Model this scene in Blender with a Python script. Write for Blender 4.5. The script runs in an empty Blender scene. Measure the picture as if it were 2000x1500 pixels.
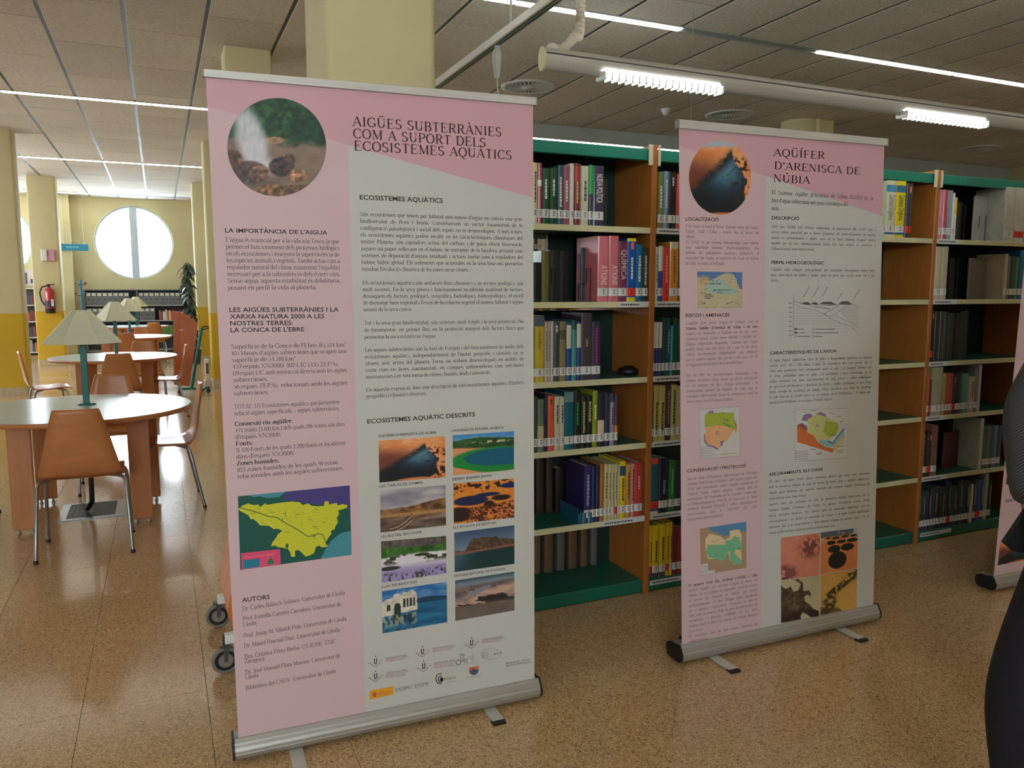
import bpy, math, random
import numpy as np
from mathutils import Vector, Matrix

S = bpy.context.scene
COL = S.collection
PI = math.pi
# ------------------------------------------------------------------ camera
CAM_H = 1.45
FPX = 1535.0
PITCH = math.atan(182 / 1535.0)
YAW = math.radians(24.05)
cam_d = bpy.data.cameras.new('camera')
cam_d.sensor_fit = 'HORIZONTAL'
cam_d.sensor_width = 36.0
cam_d.lens = 36.0 * FPX / 2000.0
cam_d.clip_start = 0.05
cam_d.clip_end = 200
cam = bpy.data.objects.new('camera', cam_d)
COL.objects.link(cam)
cam.location = (0, 0, CAM_H)
cam.rotation_euler = (PI / 2 - PITCH, 0, -YAW)
S.camera = cam
S.view_settings.view_transform = 'Standard'
S.view_settings.look = 'None'
S.view_settings.exposure = 0.72
S.view_settings.gamma = 1.0
S.view_settings.use_curve_mapping = False
# ------------------------------------------------------------------ sky
W = bpy.data.worlds.new('sky')
S.world = W
W.use_nodes = True
_n = W.node_tree.nodes
_n['Background'].inputs[0].default_value = (0.72, 0.86, 1.0, 1)
SKY = 9.0
_n['Background'].inputs[1].default_value = SKY
# daylight in the back windows and in added left and front ones (area lights just outside the glass)
DAY = 95.0


def daylight(loc, rot, e=DAY):
    l = bpy.data.lights.new('daylight', 'AREA'); l.shape = 'DISK'; l.size = 1.66; l.energy = e; l.color = (0.80, 0.90, 1.0)
    o = bpy.data.objects.new('daylight', l); COL.objects.link(o); o.location = loc; o.rotation_euler = rot


WC = (-0.475, 2.585); WR = 0.86
win_back = [WC[0] - 2.93 * k for k in range(3)]
added_win_left = [11.0, 14.0, 17.0]  # unseen windows added to brighten the left side and ceiling
added_win_front = [-5.0, -1.5]  # unseen windows behind the camera, added to brighten the room
for c_ in win_back: daylight((c_, 21.35, WC[1]), (math.radians(-90), 0, 0))
for c_ in added_win_left: daylight((-7.85, c_, WC[1]), (0, math.radians(-90), 0), 55.0)
for c_ in added_win_front: daylight((c_, -5.35, WC[1]), (math.radians(90), 0, 0), 60.0)
# lamp strengths (emission of the tubes)
STRIP_E = 11.0
LUM_E = 8.0
UP_E = 10.5  # glow added above the luminaire to brighten the ceiling

# ------------------------------------------------------------------ helpers
_F = np.array([math.sin(YAW) * math.cos(PITCH), math.cos(YAW) * math.cos(PITCH), -math.sin(PITCH)])
_R = np.array([math.cos(YAW), -math.sin(YAW), 0.0])
_U = np.cross(_R, _F)


def at(px, py, p0, n):
    """point where the sight line through a photo pixel meets the plane (p0, n)"""
    d = _F + _R * (px - 1000) / FPX - _U * (py - 750) / FPX
    c = np.array([0, 0, CAM_H])
    t = np.dot(np.array(p0) - c, n) / np.dot(d, n)
    return c + d * t


def aty(px, py, y):
    return at(px, py, (0, y, 0), (0, 1, 0))


def lin(c):
    r = []
    for v in c[:3]:
        v = v / 255.0
        r.append(v / 12.92 if v <= 0.04045 else ((v + 0.055) / 1.055) ** 2.4)
    return (r[0], r[1], r[2], 1.0)


_mats = {}


def mat(name, c, rough=0.6, metal=0.0, noise=None, bump=None, coat=0.0, emit=0.0, trans=0.0, vcol=False, stretch=(1, 1, 1), spec=0.5):
    key = (name, tuple(c), rough, metal)
    if key in _mats:
        return _mats[key]
    m = bpy.data.materials.new(name)
    m.use_nodes = True
    nt = m.node_tree
    b = nt.nodes['Principled BSDF']
    b.inputs['Base Color'].default_value = lin(c)
    b.inputs['Roughness'].default_value = rough
    b.inputs['Metallic'].default_value = metal
    b.inputs['Specular IOR Level'].default_value = spec
    if coat:
        b.inputs['Coat Weight'].default_value = coat
        b.inputs['Coat Roughness'].default_value = 0.08
    if emit:
        b.inputs['Emission Color'].default_value = lin(c)
        b.inputs['Emission Strength'].default_value = emit
    if trans:
        b.inputs['Transmission Weight'].default_value = trans
    if vcol:
        a = nt.nodes.new('ShaderNodeVertexColor')
        a.layer_name = 'Col'
        nt.links.new(a.outputs[0], b.inputs['Base Color'])
    if noise or bump:
        tc = nt.nodes.new('ShaderNodeTexCoord')
        mp = nt.nodes.new('ShaderNodeMapping')
        mp.inputs['Scale'].default_value = stretch
        nt.links.new(tc.outputs['Object'], mp.inputs[0])
        nz = nt.nodes.new('ShaderNodeTexNoise')
        nz.inputs['Scale'].default_value = (noise or bump)[0]
        nz.inputs['Detail'].default_value = 4
        nt.links.new(mp.outputs[0], nz.inputs['Vector'])
        if noise:
            cr = nt.nodes.new('ShaderNodeValToRGB')
            l0 = lin([max(0, v * (1 - noise[1])) for v in c])
            l1 = lin([min(255, v * (1 + noise[1])) for v in c])
            cr.color_ramp.elements[0].color = l0
            cr.color_ramp.elements[1].color = l1
            cr.color_ramp.elements[0].position = 0.3
            cr.color_ramp.elements[1].position = 0.7
            nt.links.new(nz.outputs[0], cr.inputs[0])
            nt.links.new(cr.outputs[0], b.inputs['Base Color'])
        if bump:
            bp = nt.nodes.new('ShaderNodeBump')
            bp.inputs['Strength'].default_value = bump[1]
            bp.inputs['Distance'].default_value = 0.002
            nt.links.new(nz.outputs[0], bp.inputs['Height'])
            nt.links.new(bp.outputs[0], b.inputs['Normal'])
    _mats[key] = m
    return m


def tag(o, label=None, cat=None, group=None, kind=None):
    if label: o['label'] = label
    if cat: o['category'] = cat
    if group: o['group'] = group
    if kind: o['kind'] = kind
    return o


def empty(name, loc, rz=0.0, label=None, cat=None, group=None):
    o = bpy.data.objects.new(name, None)
    o.empty_display_size = 0.05
    COL.objects.link(o)
    o.location = loc
    o.rotation_euler = (0, 0, rz)
    return tag(o, label, cat, group)


def wloc(o):
    v = Vector((0, 0, 0))
    while o is not None:
        v = v + o.location
        o = o.parent
    return v


class MB:
    def __init__(s):
        s.v = []; s.f = []; s.mi = []; s.sm = []

    def add(s, vs, fs, mi=0, smooth=False):
        k = len(s.v)
        s.v += [tuple(map(float, p)) for p in vs]
        for f in fs:
            s.f.append([i + k for i in f]); s.mi.append(mi); s.sm.append(smooth)
        return s

    def box(s, a, b, mi=0):
        x0, y0, z0 = a; x1, y1, z1 = b
        vs = [(x0, y0, z0), (x1, y0, z0), (x1, y1, z0), (x0, y1, z0), (x0, y0, z1), (x1, y0, z1), (x1, y1, z1), (x0, y1, z1)]
        fs = [(0, 3, 2, 1), (4, 5, 6, 7), (0, 1, 5, 4), (1, 2, 6, 5), (2, 3, 7, 6), (3, 0, 4, 7)]
        return s.add(vs, fs, mi)

    def bbox(s, a, b, r=0.003, mi=0):
        """box with chamfered edges"""
        x0, y0, z0 = a; x1, y1, z1 = b
        r = min(r, (x1 - x0) / 2.1, (y1 - y0) / 2.1, (z1 - z0) / 2.1)
        vs = []; idx = {}
        for i, (X, sx) in enumerate(((x0, 1), (x1, -1))):
            for j, (Y, sy) in enumerate(((y0, 1), (y1, -1))):
                for k, (Z, sz) in enumerate(((z0, 1), (z1, -1))):
                    for ax in range(3):
                        p = [X + sx * r, Y + sy * r, Z + sz * r]
                        p[ax] = (X, Y, Z)[ax]
                        idx[(i, j, k, ax)] = len(vs); vs.append(p)
        I = idx
        fs = []
        for ax in range(3):
            o = [q for q in range(3) if q != ax]
            for e in (0, 1):
                c = []
                for (p, q) in ((0, 0), (1, 0), (1, 1), (0, 1)):
                    t = [0, 0, 0]; t[ax] = e; t[o[0]] = p; t[o[1]] = q
                    c.append(I[(t[0], t[1], t[2], ax)])
                fs.append(c)
        for ax in range(3):
            o = [q for q in range(3) if q != ax]
            for p in (0, 1):
                for q in (0, 1):
                    t0 = [0, 0, 0]; t0[o[0]] = p; t0[o[1]] = q; t1 = list(t0); t1[ax] = 1
                    fs.append([I[(*t0, o[0])], I[(*t1, o[0])], I[(*t1, o[1])], I[(*t0, o[1])]])
        for i in (0, 1):
            for j in (0, 1):
                for k in (0, 1):
                    fs.append([I[(i, j, k, 0)], I[(i, j, k, 1)], I[(i, j, k, 2)]])
        return s.add(vs, fs, mi)

    def quad(s, a, b, c, d, mi=0):
        return s.add([a, b, c, d], [(0, 1, 2, 3)], mi)

    def tube(s, pts, r, seg=8, mi=0, caps=True, smooth=True, rs=None):
        pts = [Vector(p) for p in pts]
        n = len(pts); rings = []
        up = None
        for i, p in enumerate(pts):
            d = (pts[min(i + 1, n - 1)] - pts[max(i - 1, 0)]).normalized()
            if up is None:
                up = Vector((0, 0, 1)) if abs(d.z) < 0.9 else Vector((0, 1, 0))
            a = d.cross(up)
            if a.length < 1e-4: a = d.cross(Vector((1, 0, 0)))
            a.normalize(); b = a.cross(d).normalized(); up = b
            R = rs[i] if rs else r
            rings.append([p + a * R * math.cos(2 * PI * k / seg) + b * R * math.sin(2 * PI * k / seg) for k in range(seg)])
        vs = [q for rg in rings for q in rg]
        fs = []
        for i in range(n - 1):
            for k in range(seg):
                fs.append((i * seg + k, i * seg + (k + 1) % seg, (i + 1) * seg + (k + 1) % seg, (i + 1) * seg + k))
        s.add(vs, fs, mi, smooth)
        if caps:
            s.add(rings[0], [list(range(seg))], mi); s.add(rings[-1], [list(range(seg))[::-1]], mi)
        return s

    def lathe(s, prof, c=(0, 0, 0), seg=24, mi=0, smooth=True, a0=0.0):
        vs = []
        for (r, z) in prof:
            for k in range(seg):
                t = 2 * PI * k / seg + a0
                vs.append((c[0] + r * math.cos(t), c[1] + r * math.sin(t), c[2] + z))
        fs = []
        for i in range(len(prof) - 1):
            for k in range(seg):
                fs.append((i * seg + k, i * seg + (k + 1) % seg, (i + 1) * seg + (k + 1) % seg, (i + 1) * seg + k))
        s.add(vs, fs, mi, smooth)
        if prof[0][0] > 1e-5: s.add(vs[:seg], [list(range(seg))[::-1]], mi)
        if prof[-1][0] > 1e-5: s.add(vs[-seg:], [list(range(seg))], mi)
        return s

    def prism(s, poly, vec, mi=0, smooth=False):
        """closed polygon (3-D points) swept by vec"""
        n = len(poly); vec = Vector(vec)
        a = [Vector(p) for p in poly]; b = [p + vec for p in a]
        fs = [list(range(n))[::-1], list(range(n, 2 * n))]
        s.add(a + b, fs, mi)
        s.add(a + b, [(i, (i + 1) % n, (i + 1) % n + n, i + n) for i in range(n)], mi, smooth)
        return s

    def build(s, name, mats, parent=None, origin=None):
        me = bpy.data.meshes.new(name)
        off = Vector(origin) if origin is not None else Vector((0, 0, 0))
        me.from_pydata([(p[0] - off[0], p[1] - off[1], p[2] - off[2]) for p in s.v], [], s.f)
        if not isinstance(mats, (list, tuple)): mats = [mats]
        for m in mats: me.materials.append(m)
        if len(mats) > 1: me.polygons.foreach_set('material_index', s.mi)
        me.polygons.foreach_set('use_smooth', s.sm)
        me.update()
        o = bpy.data.objects.new(name, me)
        COL.objects.link(o)
        if parent is not None: o.parent = parent
        elif origin is not None: o.location = origin
        return o


def part(mb, name, m, root):
    """part modelled in world coordinates under an unrotated root"""
    return mb.build(name, m, root, wloc(root))


def copy_tree(o, parent=None):
    c = o.copy(); COL.objects.link(c)
    if parent is not None: c.parent = parent
    for ch in list(o.children): copy_tree(ch, c)
    return c


def struct(o):
    o['kind'] = 'structure'
    return o


# ------------------------------------------------------------------ materials
WOOD = mat('beech_wood', (176, 108, 48), 0.42, noise=(6, 0.05), stretch=(6, 6, 0.8), spec=0.4)
WOODT = mat('table_wood', (190, 124, 76), 0.38, noise=(7, 0.04), stretch=(5, 5, 0.9))
WOODC = mat('chair_wood', (188, 122, 72), 0.33, noise=(7, 0.035), stretch=(1, 5, 5))
GREEN = mat('green_enamel', (28, 122, 100), 0.38, noise=(3, 0.06))
TEAL = mat('teal_enamel', (18, 106, 102), 0.4, noise=(3, 0.05))
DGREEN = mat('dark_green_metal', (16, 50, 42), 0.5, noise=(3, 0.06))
CREAM = mat('cream_plastic', (214, 206, 160), 0.5, noise=(8, 0.03))
WHITEP = mat('white_plastic', (222, 222, 216), 0.45, noise=(8, 0.03))
ALU = mat('brushed_aluminium', (176, 174, 166), 0.42, 0.6, noise=(30, 0.02), stretch=(0.2, 5, 5))
ALUT = mat('satin_aluminium', (205, 203, 195), 0.5, 0.3, noise=(20, 0.04), stretch=(0.2, 5, 5))
STEEL = mat('grey_steel', (150, 152, 150), 0.3, 0.8, noise=(20, 0.05))
BLACKP = mat('black_plastic', (24, 25, 27), 0.5, noise=(12, 0.15))
PALE = mat('pale_enamel', (206, 204, 190), 0.45, noise=(8, 0.03))
WALLC = mat('cream_wall_paint', (206, 195, 150), 0.75, noise=(2, 0.03), bump=(60, 0.1))
DADO = mat('yellow_wall_paint', (208, 168, 34), 0.7, noise=(2, 0.03), bump=(60, 0.1))
GREYW = mat('grey_wall_paint', (186, 196, 194), 0.75, noise=(2, 0.03), bump=(60, 0.1))
BASEB = mat('baseboard_stone', (196, 176, 140), 0.4, noise=(40, 0.08))
TUBE = mat('lit_tube', (255, 252, 240), 0.5, emit=STRIP_E)
TUBEL = mat('lit_lamp', (250, 252, 255), 0.5, emit=LUM_E)
TUBEU = mat('added_uplight_glow', (255, 250, 236), 0.5, emit=UP_E)
CEILM = None


def floor_mat():
    m = bpy.data.materials.new('terrazzo_tile')
    m.use_nodes = True
    nt = m.node_tree; b = nt.nodes['Principled BSDF']
    g = nt.nodes.new('ShaderNodeNewGeometry')
    v = nt.nodes.new('ShaderNodeTexVoronoi'); v.inputs['Scale'].default_value = 330
    v2 = nt.nodes.new('ShaderNodeTexVoronoi'); v2.inputs['Scale'].default_value = 130
    nz = nt.nodes.new('ShaderNodeTexNoise'); nz.inputs['Scale'].default_value = 1.3; nz.inputs['Detail'].default_value = 3
    for q in (v, v2, nz): nt.links.new(g.outputs['Position'], q.inputs['Vector'])
    cr = nt.nodes.new('ShaderNodeValToRGB')
    e = cr.color_ramp.elements
    e[0].position = 0.0; e[0].color = lin((130, 100, 66))
    e[1].position = 1.0; e[1].color = lin((230, 204, 162))
    for p, c in ((0.14, (148, 116, 78)), (0.2, (190, 154, 110)), (0.8, (200, 164, 120)), (0.9, (216, 184, 138))):
        q = e.new(p); q.color = lin(c)
    sx = nt.nodes.new('ShaderNodeSeparateColor')
    nt.links.new(v.outputs['Color'], sx.inputs[0]); nt.links.new(sx.outputs[0], cr.inputs[0])
    cr2 = nt.nodes.new('ShaderNodeValToRGB')
    e = cr2.color_ramp.elements
    e[0].position = 0.05; e[0].color = (0.72, 0.70, 0.66, 1); e[1].position = 0.12; e[1].color = (1, 1, 1, 1)
    sx2 = nt.nodes.new('ShaderNodeSeparateColor')
    nt.links.new(v2.outputs['Color'], sx2.inputs[0]); nt.links.new(sx2.outputs[1], cr2.inputs[0])
    mx = nt.nodes.new('ShaderNodeMix'); mx.data_type = 'RGBA'; mx.blend_type = 'MULTIPLY'; mx.inputs[0].default_value = 1
    nt.links.new(cr.outputs[0], mx.inputs[6]); nt.links.new(cr2.outputs[0], mx.inputs[7])
    mr = nt.nodes.new('ShaderNodeMapRange'); mr.inputs[3].default_value = 0.9; mr.inputs[4].default_value = 1.1
    nt.links.new(nz.outputs[0], mr.inputs[0])
    hs = nt.nodes.new('ShaderNodeHueSaturation')
    nt.links.new(mr.outputs[0], hs.inputs['Value']); nt.links.new(mx.outputs[2], hs.inputs['Color'])
    nt.links.new(hs.outputs[0], b.inputs['Base Color'])
    mr2 = nt.nodes.new('ShaderNodeMapRange'); mr2.inputs[3].default_value = 0.1; mr2.inputs[4].default_value = 0.22
    nt.links.new(nz.outputs[0], mr2.inputs[0]); nt.links.new(mr2.outputs[0], b.inputs['Roughness'])
    b.inputs['Specular IOR Level'].default_value = 0.55
    return m


def ceil_mat():
    m = bpy.data.materials.new('wood_wool_panel')
    m.use_nodes = True
    nt = m.node_tree; b = nt.nodes['Principled BSDF']
    g = nt.nodes.new('ShaderNodeNewGeometry')
    mp = nt.nodes.new('ShaderNodeMapping'); mp.inputs['Scale'].default_value = (1, 1, 1)
    nt.links.new(g.outputs['Position'], mp.inputs[0])
    n1 = nt.nodes.new('ShaderNodeTexNoise'); n1.inputs['Scale'].default_value = 45; n1.inputs['Detail'].default_value = 5
    n2 = nt.nodes.new('ShaderNodeTexNoise'); n2.inputs['Scale'].default_value = 1.1
    mp.inputs['Scale'].default_value = (0.6, 1.6, 1)
    nt.links.new(mp.outputs[0], n1.inputs['Vector']); nt.links.new(g.outputs['Position'], n2.inputs['Vector'])
    cr = nt.nodes.new('ShaderNodeValToRGB'); e = cr.color_ramp.elements
    e[0].position = 0.32; e[0].color = lin((196, 190, 178)); e[1].position = 0.68; e[1].color = lin((228, 222, 210))
    nt.links.new(n1.outputs[0], cr.inputs[0])
    mr = nt.nodes.new('ShaderNodeMapRange'); mr.inputs[3].default_value = 0.86; mr.inputs[4].default_value = 1.14
    nt.links.new(n2.outputs[0], mr.inputs[0])
    hs = nt.nodes.new('ShaderNodeHueSaturation')
    oi = nt.nodes.new('ShaderNodeObjectInfo'); mo = nt.nodes.new('ShaderNodeMapRange'); mo.inputs[3].default_value = 0.92; mo.inputs[4].default_value = 1.06
    mm = nt.nodes.new('ShaderNodeMath'); mm.operation = 'MULTIPLY'
    nt.links.new(oi.outputs['Random'], mo.inputs[0]); nt.links.new(mo.outputs[0], mm.inputs[0]); nt.links.new(mr.outputs[0], mm.inputs[1])
    nt.links.new(mm.outputs[0], hs.inputs['Value']); nt.links.new(cr.outputs[0], hs.inputs['Color'])
    nt.links.new(hs.outputs[0], b.inputs['Base Color'])
    b.inputs['Roughness'].default_value = 0.9
    bp = nt.nodes.new('ShaderNodeBump'); bp.inputs['Strength'].default_value = 0.35; bp.inputs['Distance'].default_value = 0.004
    nt.links.new(n1.outputs[0], bp.inputs['Height']); nt.links.new(bp.outputs[0], b.inputs['Normal'])
    return m


FLOORM = floor_mat()
CEILM = ceil_mat()
GROUT = mat('grout', (120, 94, 62), 0.6, noise=(20, 0.1))
GAPM = mat('dark_ceiling_void', (30, 36, 38), 0.8, noise=(5, 0.1))

# ------------------------------------------------------------------ setting: floor
HC = 3.62
X0, X1, Y0, Y1 = -7.5, 14.0, -5.0, 21.0
fl = struct(MB().box((X0, Y0, -0.1), (X1, Y1, -0.012)).build('floor', GROUT))
P = 0.405
tile = MB().bbox((0.0007, 0.0007, -0.012), (P - 0.0007, P - 0.0007, 0.0), 0.0006)
tm = tile.build('floor_tile', FLOORM, fl)
near = []; rest = []
gx = 0.09 - P * math.ceil((0.09 - X0) / P); gy = 2.945 - P * math.ceil((2.945 - Y0) / P)
nx = int((X1 - gx) / P) + 1; ny = int((Y1 - gy) / P) + 1


def sees(x, y, z, m=80):
    q = np.array([x, y, z - CAM_H]); dz = q @ _F
    if dz < 0.2: return None
    u = 1000 + FPX * (q @ _R) / dz; v = 750 - FPX * (q @ _U) / dz
    return dz if (-m < u < 2000 + m and -m < v < 1500 + m) else None


for i in range(nx):
    for j in range(ny):
        x = gx + i * P; y = gy + j * P
        if x < X0 or y < Y0 or x + P > X1 + 0.3 or y + P > Y1 + 0.3: continue
        d = sees(x + P / 2, y + P / 2, 0, 160)
        if 3.75 < y + P / 2 < 9 and x > 1.7: d = None          # behind the bookcases
        (near.append((d, x, y)) if d else rest.append((x, y)))
near.sort()
rest += [(a, b) for _, a, b in near[290:]]
for k, (d, x, y) in enumerate(near[:290]):
    o = tm if k == 0 else tm.copy()
    if k: COL.objects.link(o)
    o.location = (x, y, 0)
mb = MB()
for (x, y) in rest:
    mb.box((x + 0.0012, y + 0.0012, -0.0115), (x + P - 0.0012, y + P - 0.0012, 0.0))
tag(mb.build('floor_tiles', FLOORM, fl), kind='stuff')

# ------------------------------------------------------------------ setting: ceiling
ce = struct(MB().box((X0, Y0, HC + 0.06), (X1, Y1, HC + 0.16)).build('ceiling', GAPM))
SP = 0.6007
strips = [-3.8, 0.95, 5.69, 10.40, 15.22, 20.33]
pm = MB().bbox((0.014, 0.006, 0.0), (SP - 0.014, 1.194, 0.03), 0.004).build('ceiling_panel', CEILM, ce)
near = []; rest = []
k0 = int((X0 + 0.15) / SP) - 1
for i in range(k0, int((X1 + 0.15) / SP) + 1):
    x = -0.15 + i * SP
    if x < X0 - 0.01 or x + SP > X1 + 0.3: continue
    yoff = 2.93 * 2.17 if i % 2 == 0 else 2.93 * 2.17 + 0.6
    j = -10
    while yoff + j * 1.2 < Y1:
        y = yoff + j * 1.2; j += 1
        if y + 1.2 < Y0: continue
        d = sees(x + .3, y + .6, HC, 60)
        if d and not (x > 3.4 and y > 9.5) and y + 1.2 < Y1 and y > Y0: near.append((d, x, y))
        else: rest.append((x, y))
near.sort()
rest += [(a, b) for _, a, b in near[280:]]
for k, (d, x, y) in enumerate(near[:280]):
    o = pm if k == 0 else pm.copy()
    if k: COL.objects.link(o)
    o.location = (x, y, HC)
mb = MB()
for (x, y) in rest:
    mb.box((x + 0.014, max(y, Y0) + 0.003, HC), (x + SP - 0.014, min(y + 1.197, Y1), HC + 0.03))
tag(mb.build('ceiling_panels', CEILM, ce), kind='stuff')
# metal carrier rails seen in the joints
RAILM = mat('rail_metal', (44, 52, 54), 0.5, 0.0, noise=(6, 0.05))
for i in range(k0 + 1, int((X1 + 0.15) / SP) + 1):
    x = -0.15 + i * SP
    w = 0.0275
    mb = MB().box((x - w / 2, Y0, HC + 0.004), (x + w / 2, Y1, HC + 0.045))
    mb.build('ceiling_rail', RAILM, ce)

# light strips in the ceiling
HOUS = mat('strip_housing', (150, 160, 164), 0.5, noise=(6, 0.04))


def strip(y, segs, x0, x1, label):
    r = empty('ceiling_light_strip', ((x0 + x1) / 2, y, HC), 0, label, 'light', 'linear lights across the ceiling')
    part(MB().box((x0, y - 0.055, HC - 0.006), (x1, y - 0.038, HC + 0.012)).box((x0, y + 0.038, HC - 0.006), (x1, y + 0.055, HC + 0.012))
         .box((x0, y - 0.038, HC - 0.001), (x1, y + 0.038, HC + 0.004)), 'housing', HOUS, r)
    for (a, b) in segs:
        part(MB().bbox((a, y - 0.034, HC - 0.012), (b, y + 0.034, HC - 0.0015), 0.004), 'diffuser', TUBE, r)


def segs(x0, x1, L=1.5, off=()):
    o = []; x = x0
    while x < x1 - 0.1:
        e = min(x + L, x1)
        if not any(a < (x + e) / 2 < b for a, b in off): o.append((x + 0.01, e - 0.01))
        x += L
    return o


strip(-3.8, segs(-6, 12), -6, 12, 'linear ceiling light farthest behind the viewer')
strip(0.95, segs(-6, 12)[1::2], -6, 12, 'linear ceiling light nearest overhead, before the banners')
strip(5.69, [(-0.4, 1.1), (1.12, 2.56), (2.58, 4.08), (5.6, 7.4), (7.44, 9.4), (9.42, 11.3)], -0.5, 11.4, 'long linear ceiling light running above the bookcases with a dark gap')
strip(10.40, [(-6, -4.5), (-4.48, -2.98), (-2.96, -1.48), (-1.46, 0.02), (0.04, 1.5), (1.52, 3.0)], -6, 3.2, 'linear ceiling light crossing just left of the large banner')
strip(15.22, [(-1.98, -0.5), (-0.48, 1.0), (1.02, 2.5)], -2.0, 2.6, 'middle linear ceiling light between the front and rear pillars')
strip(20.33, [(-6, -4.5), (-4.48, -2.7), (-2.64, -1.0)], -6, 1.2, 'farthest linear ceiling light near the round window')

# ------------------------------------------------------------------ walls
T = 0.25
wins = [win_back[1], win_back[0], win_back[2]]


def wall_with_rounds(name, x0, x1, z1, y, centres, m, turn=None):
    """wall split around round openings; turn maps (x, y) of the model to the room"""
    mb = MB()
    cs = sorted(centres); prev = x0
    N = 48
    for c in cs:
        a, b = c - 1.1, c + 1.1
        mb.box((prev, y, 0), (a, y + T, z1))
        mb.box((a, y, 0), (b, y + T, WC[1] - 1.0)); mb.box((a, y, WC[1] + 1.0), (b, y + T, z1))
        sq = []; ci = []
        for k in range(N):
            t = 2 * PI * k / N
            ci.append((c + WR * math.cos(t), WC[1] + WR * math.sin(t)))
            dx, dz = math.cos(t), math.sin(t)
            s_ = min(1.1 / abs(dx) if abs(dx) > 1e-6 else 9, 1.0 / abs(dz) if abs(dz) > 1e-6 else 9)
            sq.append((c + dx * s_, WC[1] + dz * s_))
        for k in range(N):
            j = (k + 1) % N
            for yy, fl_ in ((y, 1), (y + T, -1)):
                q = [(ci[k][0], yy, ci[k][1]), (ci[j][0], yy, ci[j][1]), (sq[j][0], yy, sq[j][1]), (sq[k][0], yy, sq[k][1])]
                mb.add(q, [(0, 1, 2, 3)])
            mb.add([(ci[k][0], y, ci[k][1]), (ci[j][0], y, ci[j][1]), (ci[j][0], y + T, ci[j][1]), (ci[k][0], y + T, ci[k][1])], [(0, 1, 2, 3)], 0, True)
        # fill the four corners of each bay
        for sx in (-1, 1):
            for sz in (-1, 1):
                p = (c + sx * 1.1, WC[1] + sz * 1.0)
                near_ = [q for q in sq if (abs(q[0] - p[0]) < 1e-6 and (q[1] - WC[1]) * sz > 0)]
                near2 = [q for q in sq if (abs(q[1] - p[1]) < 1e-6 and (q[0] - c) * sx > 0)]
                if near_ and near2:
                    u = max(near_, key=lambda q: abs(q[1] - WC[1])); v = max(near2, key=lambda q: abs(q[0] - c))
                    mb.add([(u[0], y, u[1]), (p[0], y, p[1]), (v[0], y, v[1])], [(0, 1, 2)])
        prev = b
    mb.box((prev, y, 0), (x1, y + T, z1))
    if turn: mb.v = [(*turn(a, b), c) for a, b, c in mb.v]
    return struct(mb.build(name, m))


wall_with_rounds('wall_back', X0, 4.4, HC + 0.1, Y1, wins, WALLC)
wall_with_rounds('wall_left', Y0, Y1 + T, HC + 0.1, 0, added_win_left, WALLC, lambda a, b: (X0 - b, a))
struct(MB().box((X1, Y0, 0), (X1 + T, Y1 + T, HC + 0.1)).build('wall_right', WALLC))
wall_with_rounds('wall_front', X0, X1, HC + 0.1, 0, added_win_front, WALLC, lambda a, b: (a, Y0 - b))
struct(MB().box((4.2, 9.53, 0), (X1, 9.75, HC + 0.1)).build('wall_partition', GREYW))
struct(MB().box((4.2, 9.75, 0), (4.4, Y1, HC + 0.1)).build('wall_inner', WALLC))
struct(MB().box((X0, Y1 - 0.02, 0), (4.2, Y1, 0.12)).build('baseboard_back', BASEB))

FRAMEM = mat('window_frame_paint', (190, 205, 215), 0.4, noise=(6, 0.03))
SLAT = mat('blind_slat', (240, 244, 248), 0.5, noise=(6, 0.02))
_b = SLAT.node_tree.nodes['Principled BSDF']; _b.inputs['Transmission Weight'].default_value = 0.55; _b.inputs['Roughness'].default_value = 0.7
GLASS = bpy.data.materials.new('window_glass'); GLASS.use_nodes = True
_nt = GLASS.node_tree; _nt.nodes.remove(_nt.nodes['Principled BSDF'])
_a = _nt.nodes.new('ShaderNodeBsdfTransparent'); _g = _nt.nodes.new('ShaderNodeBsdfGlossy'); _g.inputs['Roughness'].default_value = 0.05
_x = _nt.nodes.new('ShaderNodeMixShader'); _x.inputs[0].default_value = 0.05
_nt.links.new(_a.outputs[0], _x.inputs[1]); _nt.links.new(_g.outputs[0], _x.inputs[2]); _nt.links.new(_x.outputs[0], _nt.nodes['Material Output'].inputs[0])
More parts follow.
